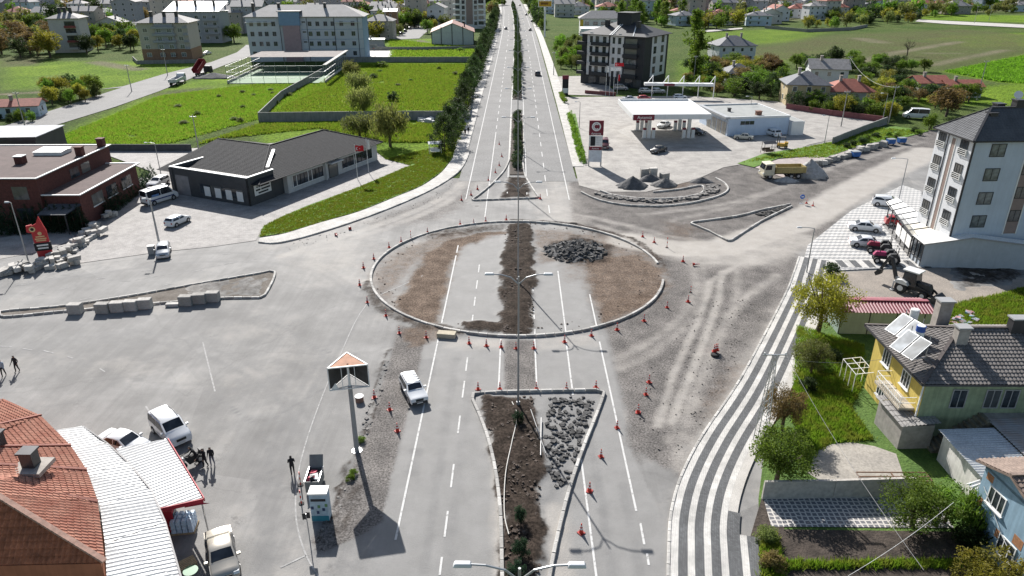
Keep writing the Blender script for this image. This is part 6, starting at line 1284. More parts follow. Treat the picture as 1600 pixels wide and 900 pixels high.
# ---- lorries
def wheels(t, xs, wy, r, w=.3, mat=None):
    for x in xs:
        for s in (1, -1):
            o = MB().ycyl(x, r, s * wy - w / 2, s * wy + w / 2, r, 18).obj('wheel', rubber, t); MB().ycyl(x, r, s * wy - w / 2 - .015, s * wy + w / 2 + .015, r * .5, 12).obj('rim', mat or rimm, o)
def lorry(name, label, rear, front, bedm, cabm, tilt=0, L=7.6, low=False, z=.02):
    a, b = G(*rear), G(*front); c = (a + b) / 2; t = thing(name, label, 'truck', (c.x, c.y, z), math.atan2(b.y - a.y, b.x - a.x))
    h = L / 2; MB().box(-h, h - .5, -.5, .5, .75, 1.05).obj('chassis', blackp, t)
    cb = MB(); cb.extr([(h - 1.9, .7), (h, .7), (h + .02, 1.7), (h - .25, 2.75), (h - 1.75, 2.85), (h - 1.9, 2.6)], -1.2, 1.2); o = cb.obj('cab', cabm, t, bevel=.06)
    MB().face([(h + .035, -1.05, 1.75), (h + .035, 1.05, 1.75), (h - .21, 1.05, 2.6), (h - .21, -1.05, 2.6)]).obj('windscreen', cgl, o)
    for s in (1.21, -1.21): MB().face([(h - 1.3, s, 1.75), (h - .12, s, 1.75), (h - .32, s, 2.55), (h - 1.3, s, 2.55)]).obj('side_window', cgl, o)
    MB().box(h - .1, h + .12, -1.2, 1.2, .55, .95).obj('bumper', cabm, t)
    for s in (1, -1): MB().box(h + .0, h + .13, s * .9 - .2, s * .9 + .2, .97, 1.15).obj('headlight', lampw, t)
    x0, x1 = -h - .2, h - 2.1; hh = .8 if low else 1.0 if bedm.name.startswith('yellow') else 1.45; bd = MB()
    bd.T = Matrix.Translation((x0, 0, 1.1)) @ Matrix.Rotation(R(-tilt), 4, 'Y') @ Matrix.Translation((-x0, 0, -1.1))
    bd.box(x0, x1, -1.22, 1.22, 1.1, 1.2); bd.box(x0, x1, -1.25, -1.15, 1.2, 1.2 + hh); bd.box(x0, x1, 1.15, 1.25, 1.2, 1.2 + hh); bd.box(x1 - .1, x1, -1.15, 1.15, 1.2, 1.35 + hh)
    if not tilt: bd.box(x0, x0 + .1, -1.15, 1.15, 1.2, 1.2 + hh)
    n = 6
    for k in range(n):
        x = x0 + .2 + (x1 - x0 - .4) * k / (n - 1)
        for s in (-1.3, 1.25): bd.box(x - .05, x + .05, s, s + .05, 1.1, 1.2 + hh)
    bd.obj('tipper_body', bedm, t)
    if tilt: MB().tube([(x0 + 2.2, 0, 1.0), (x0 + 2.6, 0, 3.2)], .12).obj('hydraulic_ram', steel, t)
    wheels(t, (-h + 1.0, -h + 2.3, h - 1.2), 1.0, .5)
    return t
yelt = M('yellow_tipper', (0.36, 0.28, 0.11), .6, .15, sc=1.2, streak=.2)
lorry('dump_truck', 'cream and ochre dump truck beside the heap of pale gravel', (1250, 277), (1190, 278), yelt, M('cream_cab', (.55, .50, .38), .5), L=7.4)
redt = M('red_tipper', (0.25, 0.03, 0.035), .55, .15); wc = M('white_cab', (.6, .62, .65), .45)
lorry('dump_truck', 'red dump truck with raised body beside the side street', (303, 121), (334, 114), redt, blackp, tilt=32, L=7.6, z=.05)
lorry('flatbed_truck', 'white low-sided truck parked on the verge of the side street', (258, 141), (297, 122), M('white_tipper', (.5, .5, .5), .6, .15), wc, L=10.5, low=True, z=.05)
# ---- backhoe loader
a, b = G(1405, 453), G(1445, 466); c = (a + b) / 2
BH = thing('backhoe_loader', 'white backhoe loader with folded digging arm on the dirt yard', 'digger', (c.x, c.y, .05), math.atan2(b.y - a.y, b.x - a.x))
wdm = M('digger_white', (.58, .58, .57), .5, .1, streak=.1)
MB().box(-1.9, 1.9, -.45, .45, .6, 1.05).obj('chassis', blackp, BH); MB().box(.5, 2.0, -.5, .5, 1.05, 1.65, top=(0, .25, .06, .06)).obj('bonnet', blackp, BH)
cb = MB(); cb.box(-1.2, .5, -.75, .75, 1.1, 2.75, top=(.15, .2, .1, .1)); o = cb.obj('cab', cgl, BH); MB().box(-1.3, .55, -.8, .8, 2.76, 2.9).obj('cab_roof', wdm, o)
for x in (-1.15, .38):
    for y in (-.72, .66): MB().bar((x, y + .03, 1.1), (x + (.12 if x < 0 else -.15), y * .93 + .03, 2.76), .1).obj('cab_pillar', blackp, o)
for s in (-1, 1): MB().extr([(-1.75, 1.25), (-.2, 1.2), (-.45, 1.55), (-1.0, 1.72), (-1.6, 1.6)], s * .95 - .28, s * .95 + .28).obj('mudguard', wdm, BH)
wheels(BH, (-1.0,), .95, .68, .42, wdm); wheels(BH, (1.45,), .85, .48, .34, wdm)
for s in (-.6, .6): MB().bar((.3, s, 1.3), (2.0, s, .95), .14, .2).bar((2.0, s, .95), (2.7, s, .45), .14, .2).obj('loader_arm', blackp, BH)
MB().extr([(2.5, .1), (3.4, .05), (3.2, .5), (2.7, .85), (2.45, .7)], -1.1, 1.1).obj('loader_bucket', M('dark_steel', (.06, .06, .062), .5, .3, sc=3, metal=.4), BH)
for k in range(7): MB().box(3.35, 3.6, -1.05 + k * .33, -.93 + k * .33, .03, .12).obj('bucket_tooth', steel, BH)
MB().bar((-2.0, 0, .9), (-2.0, 0, 1.5), .3).obj('swing_post', wdm, BH)
MB().bar((-2.1, 0, 1.2), (-3.1, .2, 3.4), .3, .34).bar((-3.1, .2, 3.4), (-3.5, .25, 3.5), .3, .3).obj('boom', blackp, BH)
MB().bar((-3.4, .25, 3.55), (-4.2, .3, 1.7), .24, .28).obj('dipper_arm', blackp, BH); MB().tube([(-2.3, 0, 1.7), (-3.1, .2, 2.9)], .08).obj('boom_ram', steel, BH)
MB().extr([(-4.35, 1.7), (-3.95, 1.75), (-4.05, 1.1), (-4.5, .8), (-4.75, 1.15)], -.05, .6).obj('digging_bucket', blackp, BH)
for s in (-1, 1): MB().bar((-1.95, s * .75, 1.2), (-2.0, s * .8, .1), .14).box(-2.2, -1.8, s * .8 - .2, s * .8 + .2, 0, .1).obj('stabiliser', wdm, BH)
# ---- two tractors on the plaza, forklift
def tractor(label, rear, front, col, z=.125):
    a, b = G(*rear), G(*front); c = (a + b) / 2; t = thing('tractor', label, 'tractor', (c.x, c.y, z), math.atan2(b.y - a.y, b.x - a.x))
    MB().box(-1.0, 1.5, -.25, .25, .5, .95).obj('chassis', blackp, t); bn = MB(); bn.box(.1, 1.65, -.36, .36, .95, 1.45, top=(.05, .3, .08, .08)); bn.obj('bonnet', col, t, bevel=.05)
    for s in (-1, 1): MB().extr([(-1.3, 1.1), (0.1, 1.05), (-.2, 1.5), (-.9, 1.6)], s * .78 - .24, s * .78 + .24).obj('mudguard', blackp, t)
    MB().box(-.8, -.35, -.28, .28, 1.05, 1.18).box(-.85, -.75, -.28, .28, 1.18, 1.6).obj('seat', blackp, t)
    MB().tube([(-1.1, -.6, 1.3), (-1.1, -.6, 2.25), (-1.1, .6, 2.25), (-1.1, .6, 1.3)], .05).obj('roll_bar', blackp, t); MB().tube([(.05, 0, 1.3), (-.2, 0, 1.62)], .03).obj('steering_column', blackp, t)
    MB().cyl(.9, .2, 1.4, 2.1, .05).obj('exhaust_pipe', blackp, t)
    wheels(t, (-.75,), .78, .72, .4); wheels(t, (1.15,), .68, .42, .26)
tractor('dark red tractor parked beside the white sedan on the plaza', (1389, 398), (1358, 394), M('tractor_red', (.22, .015, .04), .45))
tractor('magenta-red tractor standing closest to the digger on the plaza', (1398, 413), (1368, 410), M('tractor_magenta', (.30, .02, .09), .45))
a, b = G(1228, 232), G(1212, 231); c = (a + b) / 2
FL = thing('forklift', 'yellow and black forklift beside the wooden swing', 'forklift', (c.x, c.y, .05), math.atan2(b.y - a.y, b.x - a.x)); fy = M('forklift_yellow', (.45, .27, .03), .5)
MB().box(-1.3, .7, -.55, .55, .3, 1.0, top=(.1, 0, .04, .04)).box(-1.3, -.6, -.55, .55, 1.0, 1.3).obj('body', fy, FL); wheels(FL, (-.9, .5), .5, .3, .2)
for x, y in ((-.9, -.5), (-.9, .5), (.5, -.5), (.5, .5)): MB().bar((x, y, 1.0), (x * .7, y, 2.3), .08).obj('guard_post', blackp, FL)
MB().box(-.75, .45, -.55, .55, 2.3, 2.36).obj('overhead_guard', blackp, FL)
for y in (-.35, .35): MB().box(.78, .9, y - .06, y + .06, .1, 2.9).obj('mast_rail', blackp, FL); MB().box(.95, 2.0, y - .06, y + .06, .08, .14).obj('fork', steel, FL)
# ---- motorbike by the awning
a, b = G(313, 722), G(288, 734); c = (a + b) / 2
MC = thing('motorbike', 'dark motorbike standing at the corner of the awning', 'motorbike', (c.x, c.y, 0.0), math.atan2(b.y - a.y, b.x - a.x))
for x in (-.65, .65): o = MB().ycyl(x, .31, -.06, .06, .31, 18).obj('wheel', rubber, MC); MB().ycyl(x, .31, -.065, .065, .18, 12).obj('rim', steel, o)
MB().extr([(-.5, .35), (.2, .3), (.45, .8), (.1, .95), (-.6, .8)], -.14, .14).obj('frame', blackp, MC); MB().extr([(-.05, .9), (.4, .85), (.42, 1.02), (.1, 1.08)], -.13, .13).obj('fuel_tank', blackp, MC); MB().box(-.75, -.02, -.13, .13, .84, .93).obj('seat', rubber, MC); MB().box(-1.0, -.7, -.2, .2, .85, 1.2).obj('top_box', blackp, MC)
for s in (-.09, .09): MB().bar((.65, s, .31), (.42, s, 1.05), .05).obj('fork', steel, MC)
MB().tube([(.3, -.38, 1.12), (.42, -.1, 1.08), (.42, .1, 1.08), (.3, .38, 1.12)], .025).obj('handlebar', blackp, MC); MB().box(.5, .62, -.09, .09, .88, 1.05).obj('headlight', lampw, MC)

# ================================================================== PEOPLE
skin = M('skin', (.42, .26, .19), .6, .05); hair = M('dark_hair', (.02, .017, .015), .8); shoe = M('dark_shoe', (.02, .02, .02), .6)
def person(label, px, py, face, shirt, trousers, stride=.0, arms=(.1, .1), bend=(.15, .15), lean=0.0, z=0.0):
    """one continuous skinned figure; face = heading in degrees, 0 looks along +Y"""
    V, E, Rd = [], [], []
    def add(p, r, par=None):
        V.append(p); Rd.append(r)
        if par is not None: E.append((par, len(V) - 1))
        return len(V) - 1
    pel = add((0, 0, .96), (.155, .115)); bel = add((0, lean * .1, 1.1), (.15, .11), pel); che = add((0, lean * .3, 1.3), (.18, .125), bel); upc = add((0, lean * .4, 1.43), (.15, .10), che)
    nek = add((0, lean * .5, 1.53), (.055, .055), upc); hd = add((0, .02 + lean * .6, 1.63), (.085, .10), nek); top = add((0, .01 + lean * .6, 1.74), (.07, .085), hd); add((0, .115 + lean * .6, 1.63), (.02, .025), hd)
    for s in (-1, 1): add((s * .09, .0 + lean * .6, 1.64), (.018, .025), hd)
    tag_ = {}
    for s in (-1, 1):
        st = stride * s
        hip = add((s * .095, 0, .88), (.095, .10), pel); kn = add((s * .1, st * .5 + .03, .49), (.062, .065), hip); ca = add((s * .1, st * .8 - .01, .30), (.058, .06), kn); an = add((s * .1, st * 1.0 - .02, .09), (.042, .045), ca); add((s * .115, st + .15, .045), (.045, .035), an)
        a = arms[0 if s < 0 else 1]; bd = bend[0 if s < 0 else 1]; y0 = lean * .4
        sh_ = add((s * .19, y0, 1.42), (.07, .07), upc); el = add((s * .225, y0 + a * .8 - .02, 1.14), (.048, .048), sh_); wr = add((s * .215, y0 + a * 1.2 + bd, .90 + abs(bd) * .35), (.032, .034), el); pa = add((s * .21, y0 + a * 1.3 + bd * 1.25, .83 + abs(bd) * .45), (.036, .022), wr)
        d = Vector(V[pa]) - Vector(V[wr]); d.normalize()
        for k, (off, ln) in enumerate(((-.03, .065), (-.01, .08), (.01, .075), (.03, .06))):
            b0 = Vector(V[pa]) + d * .035 + Vector((0, off, 0)); f1 = add(tuple(b0), (.009, .009), pa); add(tuple(b0 + d * ln + Vector((-s * .015, .01, 0))), (.008, .008), f1)
        th = Vector(V[wr]) + d * .03 + Vector((0, .035, 0)); f1 = add(tuple(th), (.010, .010), wr); add(tuple(th + d * .045 + Vector((-s * .01, .02, 0))), (.009, .009), f1)
    me = bpy.data.meshes.new('body'); me.from_pydata(V, E, []); o = bpy.data.objects.new('figure', me)
    md = o.modifiers.new('s', 'SKIN'); 
    for i, r in enumerate(Rd): me.skin_vertices[0].data[i].radius = r
    me.skin_vertices[0].data[0].use_root = True
    o.modifiers.new('u', 'SUBSURF').levels = 1
    m2 = bake(o); m2.name = 'body'
    m2.materials.clear()
    for k in (skin, shirt, trousers, hair, shoe): m2.materials.append(k)
    for p in m2.polygons:
        c = p.center; p.use_smooth = True
        if c.z < .075: p.material_index = 4
        elif c.z > 1.56: p.material_index = 3 if (c.z > 1.68 or c.y - lean * .6 < -.01) else 0
        elif abs(c.x) > .205 and c.z < .93 + .0 * c.y and c.z > .6 or (abs(c.x) > .2 and (Vector((c.x, c.y, c.z)) - Vector(V[-1])).length < .12): p.material_index = 0
        elif c.z > .97 or abs(c.x) > .215: p.material_index = 1
        else: p.material_index = 2
    g = G(px, py); q = O('person', m2, None, (g.x, g.y, z + .005), R(face)); tag(q, label, 'person'); return q
navy = M('black_cloth', (.018, .018, .022), .9, .2); lblue = M('light_blue_shirt', (.30, .38, .46), .85, .1); greyt = M('grey_trousers', (.2, .2, .24), .9, .1)
person('person in light blue shirt and dark trousers walking at the left edge', 7, 588, 200, lblue, navy, .2, (.15, -.15))
person('person all in black walking beside the one in light blue', 28, 581, 170, navy, navy, .12, (-.1, .15))
person('person in black standing near the motorbike, left of the pair', 322, 730, 150, navy, navy, .12, (.1, .2), (.1, .3))
person('person in black top and grey trousers, right of the pair by the awning', 333, 728, 185, navy, greyt, .1, (.05, .05), (.25, .2))
person('person in black bending over the motorbike', 309, 725, 120, navy, navy, .1, (.35, .35), (.3, .3), .55)
person('person in black standing alone near the waste container', 458, 742, 20, navy, navy, .08, (.1, .1), (.25, .2))
person('person in dark clothes on the avenue pavement, nearer of two', 727, 214, 180, navy, navy, .15, z=.13); person('person in dark clothes on the avenue pavement, farther of two', 732, 211, 180, navy, greyt, .15, z=.13)
# ================================================================== STREET FURNITURE AND SITE THINGS
orange = M('cone_red', (.55, .035, .015), .5, .15, sc=3); refl = M('cone_white', (.7, .68, .66), .5, .1); cbase = M('cone_base', (.3, .02, .015), .6, .2)
def make_cone():
    t = thing('traffic_cone', 'x', 'traffic cone')
    MB().box(-.2, .2, -.2, .2, 0, .04).obj('base', cbase, t, bevel=.01)
    pr = lambda z: .145 - .115 * z / .75
    for a, b, m, n in ((.04, .3, orange, 'body'), (.3, .42, refl, 'white_band'), (.42, .52, orange, 'upper_body'), (.52, .62, refl, 'white_band'), (.62, .75, orange, 'tip')):
        MB().lathe([(a, pr(a)), (b, pr(b))], 12).obj(n, m, t)
    return t
proto_cone = make_cone(); cone_used = False
ORD = ('first', 'second', 'third', 'fourth', 'fifth', 'sixth', 'seventh', 'eighth', 'ninth', 'tenth', 'eleventh', 'twelfth')
def cone(px, py, label, group, tilt=0):
    global cone_used
    g = G(px, py); rz = random.uniform(0, 6.28)
    if not cone_used: c = proto_cone; cone_used = True; c.location = (g.x, g.y, .02); c['label'] = label; c['group'] = group
    else: c = copytree(proto_cone, loc=(g.x, g.y, .02), rz=rz, label=label, group=group)
    s = random.uniform(.98, 1.14); c.scale = (s, s, s)
    if tilt: c.rotation_euler = (R(84), 0, R(tilt)); c.location.z = .2
for grp, pts in (('outside the southern rim of the roundabout, counted from the west', [(624, 521), (666, 528), (733, 537), (760, 541), (783, 543), (806, 545), (834, 545), (882, 535), (924, 525), (964, 516), (1006, 502), (1042, 481)]),
                 ('on the western rim of the roundabout, counted from the north', [(627, 379), (608, 387), (584, 405), (568, 419), (562, 446), (574, 473), (603, 494)]),
                 ('outside the northern rim of the roundabout, counted from the west', [(668, 364), (719, 351), (740, 350), (759, 347), (791, 344)]),
                 ('beside the top kerb of the southern triangular island, counted from the west', [(747, 609), (781, 609), (838, 609), (885, 609), (931, 606)]),
                 ('in the line down the right of the southern island, counted from the top', [(1014, 598), (1009, 617), (997, 645), (964, 669), (939, 714), (921, 768), (908, 833)]),
                 ('on the gravel strip left of the road, counted from the top', [(585, 622), (609, 641), (621, 674)]),
                 ('west of the northern island, counted from the south', [(721, 313), (736, 305), (746, 296), (763, 282), (774, 270), (780, 259), (784, 245), (780, 226)]),
                 ('on the eastern arm, counted from the west', [(1004, 370), (1022, 379), (1067, 409), (1260, 318), (1270, 322)])):
    for k, (x, y) in enumerate(pts): cone(x, y, '%s cone %s' % (ORD[k], grp), 'traffic cones of the site', 0)
cone(1075, 472, 'cone standing alone on gravel east of the roundabout', 'traffic cones of the site')
cone(844, 311, 'cone at the right corner of the northern island', 'traffic cones of the site')
for x, y, a, lab in ((525, 368, 30, 'fallen cone near the north-west kerb, nearer of two'), (547, 359, 200, 'fallen cone near the north-west kerb, farther of two'), (1082, 415, 80, 'fallen cone beside the eastern gap in the ring')): cone(x, y, lab, 'traffic cones of the site', a)
# marker posts
def post(label, px, py, h=1.1):
    g = G(px, py); t = thing('marker_post', label, 'post', (g.x, g.y, 0)); MB().cyl(0, 0, 0, .05, .2).obj('foot', rubber, t)
    n = 5
    for k in range(n): MB().cyl(0, 0, .05 + (h - .05) * k / n, .05 + (h - .05) * (k + 1) / n, .045).obj('band', (orange, refl)[k % 2], t)
post('red and white marker post at the north-west rim of the roundabout', 642, 373, 1.2); post('red and white marker post inside the eastern arm', 1042, 387, 1.5); post('red and white post near the waste container, upper of two', 470, 758, 1.2); post('red and white post near the waste container, lower of two', 471, 787, 1.2); post('short grey post on gravel east of the roundabout', 1079, 457, .8)
# stack of cones on an old tyre
g = G(1117, 556); t = thing('tyre', 'old tyre with cones piled on it near the striped pavement', 'tyre', (g.x, g.y, .02)); MB().lathe([(0, .32), (.05, .42), (.2, .42), (.25, .32)], 18).obj('tread', rubber, t)
for k in range(3): cone(1115 + k * 2.5, 553 - k, 'cone piled on the old tyre, %s one' % ('left', 'middle', 'right')[k], 'traffic cones of the site'); [c for c in bpy.data.objects if c.get('label', '').startswith('cone piled on the old tyre, ' + ('left', 'middle', 'right')[k])][0].location.z = .27
# blue arrow sign, drum, block, rammer
g = G(1252, 318); t = thing('arrow_sign', 'round blue arrow sign on a low stand at the eastern island', 'sign', (g.x, g.y, 0)); MB().bar((0, 0, 0), (0, 0, .8), .05).box(-.3, .3, -.2, .2, 0, .05).obj('stand', steel, t)
d = MB().rings([[(.38 * math.cos(k * .3927), y, 1.15 + .38 * math.sin(k * .3927)) for k in range(16)] for y in (-.06, -.03)]).obj('disc', M('sign_blue', (.02, .11, .42), .4), t); MB().face([(-.22, -.065, 1.1), (.02, -.065, 1.1), (.02, -.065, 1.0), (.24, -.065, 1.15), (.02, -.065, 1.3), (.02, -.065, 1.2), (-.22, -.065, 1.2)]).obj('arrow', fr_white, d)
g = G(562, 627); t = thing('drum', 'white-topped drum beside the gravel strip', 'drum', (g.x, g.y, 0)); MB().cyl(0, 0, 0, .5, .36, n=16).obj('body', M('brown_drum', (.2, .12, .09), .7), t); MB().cyl(0, 0, .5, .56, .38, n=16).obj('lid', fr_white, t)
blk_m = M('rough_concrete_block', (.42, .40, .37), .9, .2, sc=1.5, fine=9, bump=.04, bsc=4, rand=.3)
def rock(sx, sy, sz, seed, jit=.12):
    r = random.Random(seed); mb = MB(); mb.box(-sx / 2, sx / 2, -sy / 2, sy / 2, 0, sz)
    mb.v = [(x + r.uniform(-jit, jit) * sx, y + r.uniform(-jit, jit) * sy, z + (r.uniform(-jit, jit) * sz if z > .01 else 0)) for x, y, z in mb.v]; return mb
g = G(698, 526); t = tag(MB().box(-.95, .95, -.45, .45, 0, .5).obj('concrete_slab_block', M('buff_block', (.42, .37, .28), .9), None, (g.x, g.y, 0), R(-8), bevel=.03), 'buff concrete block lying against the southern rim', 'block')
for k, (x, y) in enumerate(((117, 490), (160, 489), (183, 487), (204, 485), (226, 482), (290, 477), (311, 474), (332, 471))):
    g = G(x, y + 1); mb = MB(); mb.box(-.72, .72, -.45, .45, 0, 1.15); o = mb.obj('concrete_block', blk_m, None, (g.x, g.y + .3, 0), R(random.uniform(2, 7)), bevel=.06)
    tag(o, '%s concrete block from the left beside the long thin island' % ORD[k], 'block', 'concrete blocks along the island')
g = G(270, 478); tag(MB().box(-.7, .7, -.3, .3, 0, .35).obj('kerb_block', kerb_m, None, (g.x, g.y, 0), R(5), bevel=.03), 'low loose kerb block between the concrete block groups', 'block')
_rr = random.Random(5); stones = []
for a, b, n, w in (((0, 428), (40, 425), 9, 1.2), ((40, 420), (110, 410), 32, 2.6), ((80, 408), (150, 368), 34, 1.9), ((130, 370), (172, 338), 20, 1.2)):
    A, B = G(*a), G(*b)
    for k in range(n):
        p = A.lerp(B, _rr.random()); p = p + Vector((_rr.uniform(-1, 1) * w * .6, _rr.uniform(-1, 1) * w * .6, 0)); stones.append(p)
for k, p in enumerate(stones):
    o = rock(_rr.uniform(.6, 1.5), _rr.uniform(.5, .9), _rr.uniform(.35, .75), k, .07).obj('stone_block', blk_m, None, (p.x, p.y, .04 if k % 3 else .5), R(_rr.uniform(0, 180)), bevel=.02)
    tag(o, 'rough grey stone block in the heap before the brick hall', 'stone block', 'stone blocks heaped before the brick hall')
A, B = G(1268, 262), G(1385, 225)
for k in range(26):
    p = A.lerp(B, (k + .5) / 26); o = rock(_rr.uniform(.9, 1.6), _rr.uniform(.8, 1.2), _rr.uniform(.6, 1.1), 100 + k).obj('stone_block', blk_m, None, (p.x + _rr.uniform(-.3, .3), p.y + _rr.uniform(-.6, .6), .02), R(_rr.uniform(0, 180)), bevel=.05)
    tag(o, 'rough grey stone block in the row along the eastern gravel road', 'stone block', 'stone blocks along the eastern gravel road')
for k, (x, y, lab) in enumerate(((1007, 277, 'left'), (1020, 276, 'middle'), (1038, 280, 'right'))):
    g = G(x, y); tag(rock(1.4, 1.2, 1.6 if k < 2 else 1.1, 200 + k, .07).obj('stone_block', blk_m, None, (g.x, g.y, .05), R(10 * k), bevel=.05), '%s stone block behind the gravel heaps at the curved island' % lab, 'stone block')
bb = M('blue_bin', (.03, .12, .36), .5, .1)
for k, (x, y, lab) in enumerate(((1336, 246, 'beside the stone row'), (1391, 226, 'left of the pair at the end of the stone row'), (1408, 224, 'right of the pair at the end of the stone row'))):
    g = G(x, y); t = thing('waste_bin', 'blue metal waste bin ' + lab, 'bin', (g.x, g.y, .05), R(8)); b = MB(); b.box(-.75, .75, -.5, .5, .2, 1.15, top=(-.06, -.06, -.06, -.06)); b.obj('body', bb, t); MB().box(-.83, .83, -.58, .58, 1.15, 1.22).obj('rim', steel, t)
    for s in (-.6, .6): MB().ycyl(s, .1, -.3, .3, .1, 10).obj('wheel', rubber, t)
# waste container and donation box by the road
g = G(493, 760); t = thing('waste_container', 'open grey waste container with rubbish inside beside the parking lot', 'container', (g.x, g.y, 0), R(3))
cm_ = M('container_grey', (.16, .165, .16), .6, .2)
b = MB(); b.box(-.5, .5, -.85, -.8, .15, 1.1); b.box(-.5, .5, .8, .85, .15, 1.1); b.box(-.5, -.45, -.8, .8, .15, 1.1); b.box(.45, .5, -.8, .8, .15, 1.1); b.box(-.45, .45, -.8, .8, .15, .2); b.obj('body', cm_, t)
b = MB(); b.bar((-.5, -.85, 1.12), (-.5, .85, 1.12), .07).bar((.5, -.85, 1.12), (.5, .85, 1.12), .07); b.obj('rim', steel, t); MB().face([(-.5, .85, 1.1), (.5, .85, 1.1), (.5, 1.3, 1.9), (-.5, 1.3, 1.9)]).obj('open_lid', cm_, t)
for k in range(9): rock(.42, .36, .3, 300 + k, .25).obj('rubbish_bag', (fr_white, M('pink_bag', (.5, .06, .1), .6), blackp, fr_grey)[k % 4], t, (_rr.uniform(-.25, .25), _rr.uniform(-.5, .4), .75 + .1 * (k % 3)))
g = G(500, 818); t = thing('donation_box', 'tall blue and white donation box beside the gravel strip', 'box', (g.x, g.y + .6, 0), R(2))
dbl = M('donation_blue', (.38, .48, .55), .5, .25, sc=1.4); b = MB(); b.box(-.6, .6, -.4, .4, 0, 2.3); b.obj('body', dbl, t, bevel=.03); MB().box(-.64, .64, -.44, .44, 2.3, 2.42).obj('top', fr_white, t); MB().box(-.6, .6, -.415, -.402, .05, .5).obj('teal_band', M('teal_print', (.04, .2, .26), .5), t); MB().box(-.5, .5, -.42, -.403, 1.75, 1.95).obj('slot', blackp, t)
for k, (x, z) in enumerate(((-.45, 1.2), (0, 1.3), (.3, 1.05), (.5, 1.4), (-.1, .8))): MB().box(x - .09, x + .09, -.42, -.403, z - .12, z + .12).obj('printed_mark', (M('navy_print', (.03, .05, .12), .5), M('green_print', (.12, .25, .1), .5))[k % 2], t)
g = G(484, 843); t = thing('road_sign', 'small dark double road sign beside the donation box', 'sign', (g.x, g.y, 0)); MB().cyl(0, 0, 0, 2.2, .035).obj('pole', steel, t); MB().box(-.26, -.02, -.03, .0, 1.75, 2.25).obj('panel', blackp, t); MB().box(.02, .26, -.03, .0, 1.85, 2.35).obj('panel', blackp, t)
# triangular sign box on a tall pole
BS = thing('pole_sign', 'three-sided sign box with rusty top on a tall grey pole', 'sign', (-12.6, 46.3, 0))
MB().cyl(0, 0, -.02, 6.0, .2, .17, n=14).obj('pole', M('grey_pole', (.28, .28, .28), .5, .12), BS); MB().cyl(0, 0, 0, .06, .42).obj('foot_plate', steel, BS)
tri = [(-1.35, -.65), (1.5, -.05), (-.45, 1.75)]
MB().face([(*p, 7.9) for p in tri]).face([(*p, 7.86) for p in tri]).obj('top', M('rusty_plate', (.36, .19, .12), .8, .2, sc=1.5), BS)
f = MB()
for i in range(3):
    p, q = tri[i], tri[(i + 1) % 3]
    f.bar((*p, 7.9), (*q, 7.9), .09).bar((*p, 6.0), (*q, 6.0), .07).bar((*p, 6.0), (*p, 7.9), .07)
    for s in ((.33, .66) if i == 0 else ()): f.bar((p[0] + (q[0] - p[0]) * s, p[1] + (q[1] - p[1]) * s, 6.0), (p[0] + (q[0] - p[0]) * s, p[1] + (q[1] - p[1]) * s, 7.9), .04)
f.bar((0, 0, 6.0), (0, 0, 7.9), .15).bar((-1.35, -.65, 6), (0, 0, 6), .08).bar((1.5, -.05, 6), (0, 0, 6), .08).bar((-.45, 1.75, 6), (0, 0, 6), .08); f.obj('frame', fr_white, BS)
for i in (1, 2): p, q = tri[i], tri[(i + 1) % 3]; MB().face([(*p, 6.05), (*q, 6.05), (*q, 7.8), (*p, 7.8)]).obj('panel', M('dark_panel_back', (.07, .07, .068), .8, .3), BS)
MB().face([(-1.3, -.64, 6.05), (-.7, -.5, 6.05), (-.9, -.54, 6.6)]).obj('torn_panel', fr_white, BS)
# ---- street lamps
lampg = M('lamp_steel', (.33, .34, .35), .4, .08, metal=.5); lhd = M('lamp_head', (.62, .63, .64), .4)
def lamp2(y, label, h=12.3, x=.15):
    t = thing('street_lamp', label, 'street lamp', (x + cx(y), y, .05), 0, 'double-armed lamps along the median')
    MB().cyl(0, 0, 0, h, .1, .06, n=10).obj('pole', lampg, t); MB().cyl(0, 0, 0, .5, .2, .17, n=10).obj('base', lampg, t)
    for s in (-1, 1):
        MB().tube([(0, 0, h - .7), (s * .6, 0, h - .1), (s * 1.4, 0, h + .15), (s * 2.1, 0, h + .2)], .05).obj('arm', lampg, t)
        b = MB(); b.box(min(s * 1.95, s * 2.75), max(s * 1.95, s * 2.75), -.16, .16, h + .12, h + .3, top=(.08, .08, .05, .05)); b.obj('lamp_head', lhd, t, bevel=.04)
for y, lab in ((22.2, 'double-armed street lamp whose heads show at the lower edge'), (52.6, 'double-armed street lamp on the southern island'), (79.3, 'double-armed street lamp in the middle of the roundabout'), (117.5, 'double-armed street lamp on the northern island'), (147, 'double-armed street lamp at the north end of the hedged median'), (180, 'double-armed street lamp before the median gap')): lamp2(y, lab)
for k in range(8): lamp2(218 + 34 * k, '%s double-armed lamp beyond the median gap, counted going up the avenue' % ORD[k])
def lamp1(px, py, h, rz, label, arm=1.2, thick=.09):
    g = G(px, py); t = thing('street_lamp', label, 'street lamp', (g.x, g.y, 0), R(rz)); MB().cyl(0, 0, 0, h, thick, thick * .6, n=8).obj('pole', lampg, t)
    MB().tube([(0, 0, h), (arm * .5, 0, h + .12), (arm, 0, h + .1)], .04).obj('arm', lampg, t); MB().box(arm - .1, arm + .5, -.12, .12, h + .02, h + .18, top=(.05,) * 4).obj('lamp_head', lhd, t)
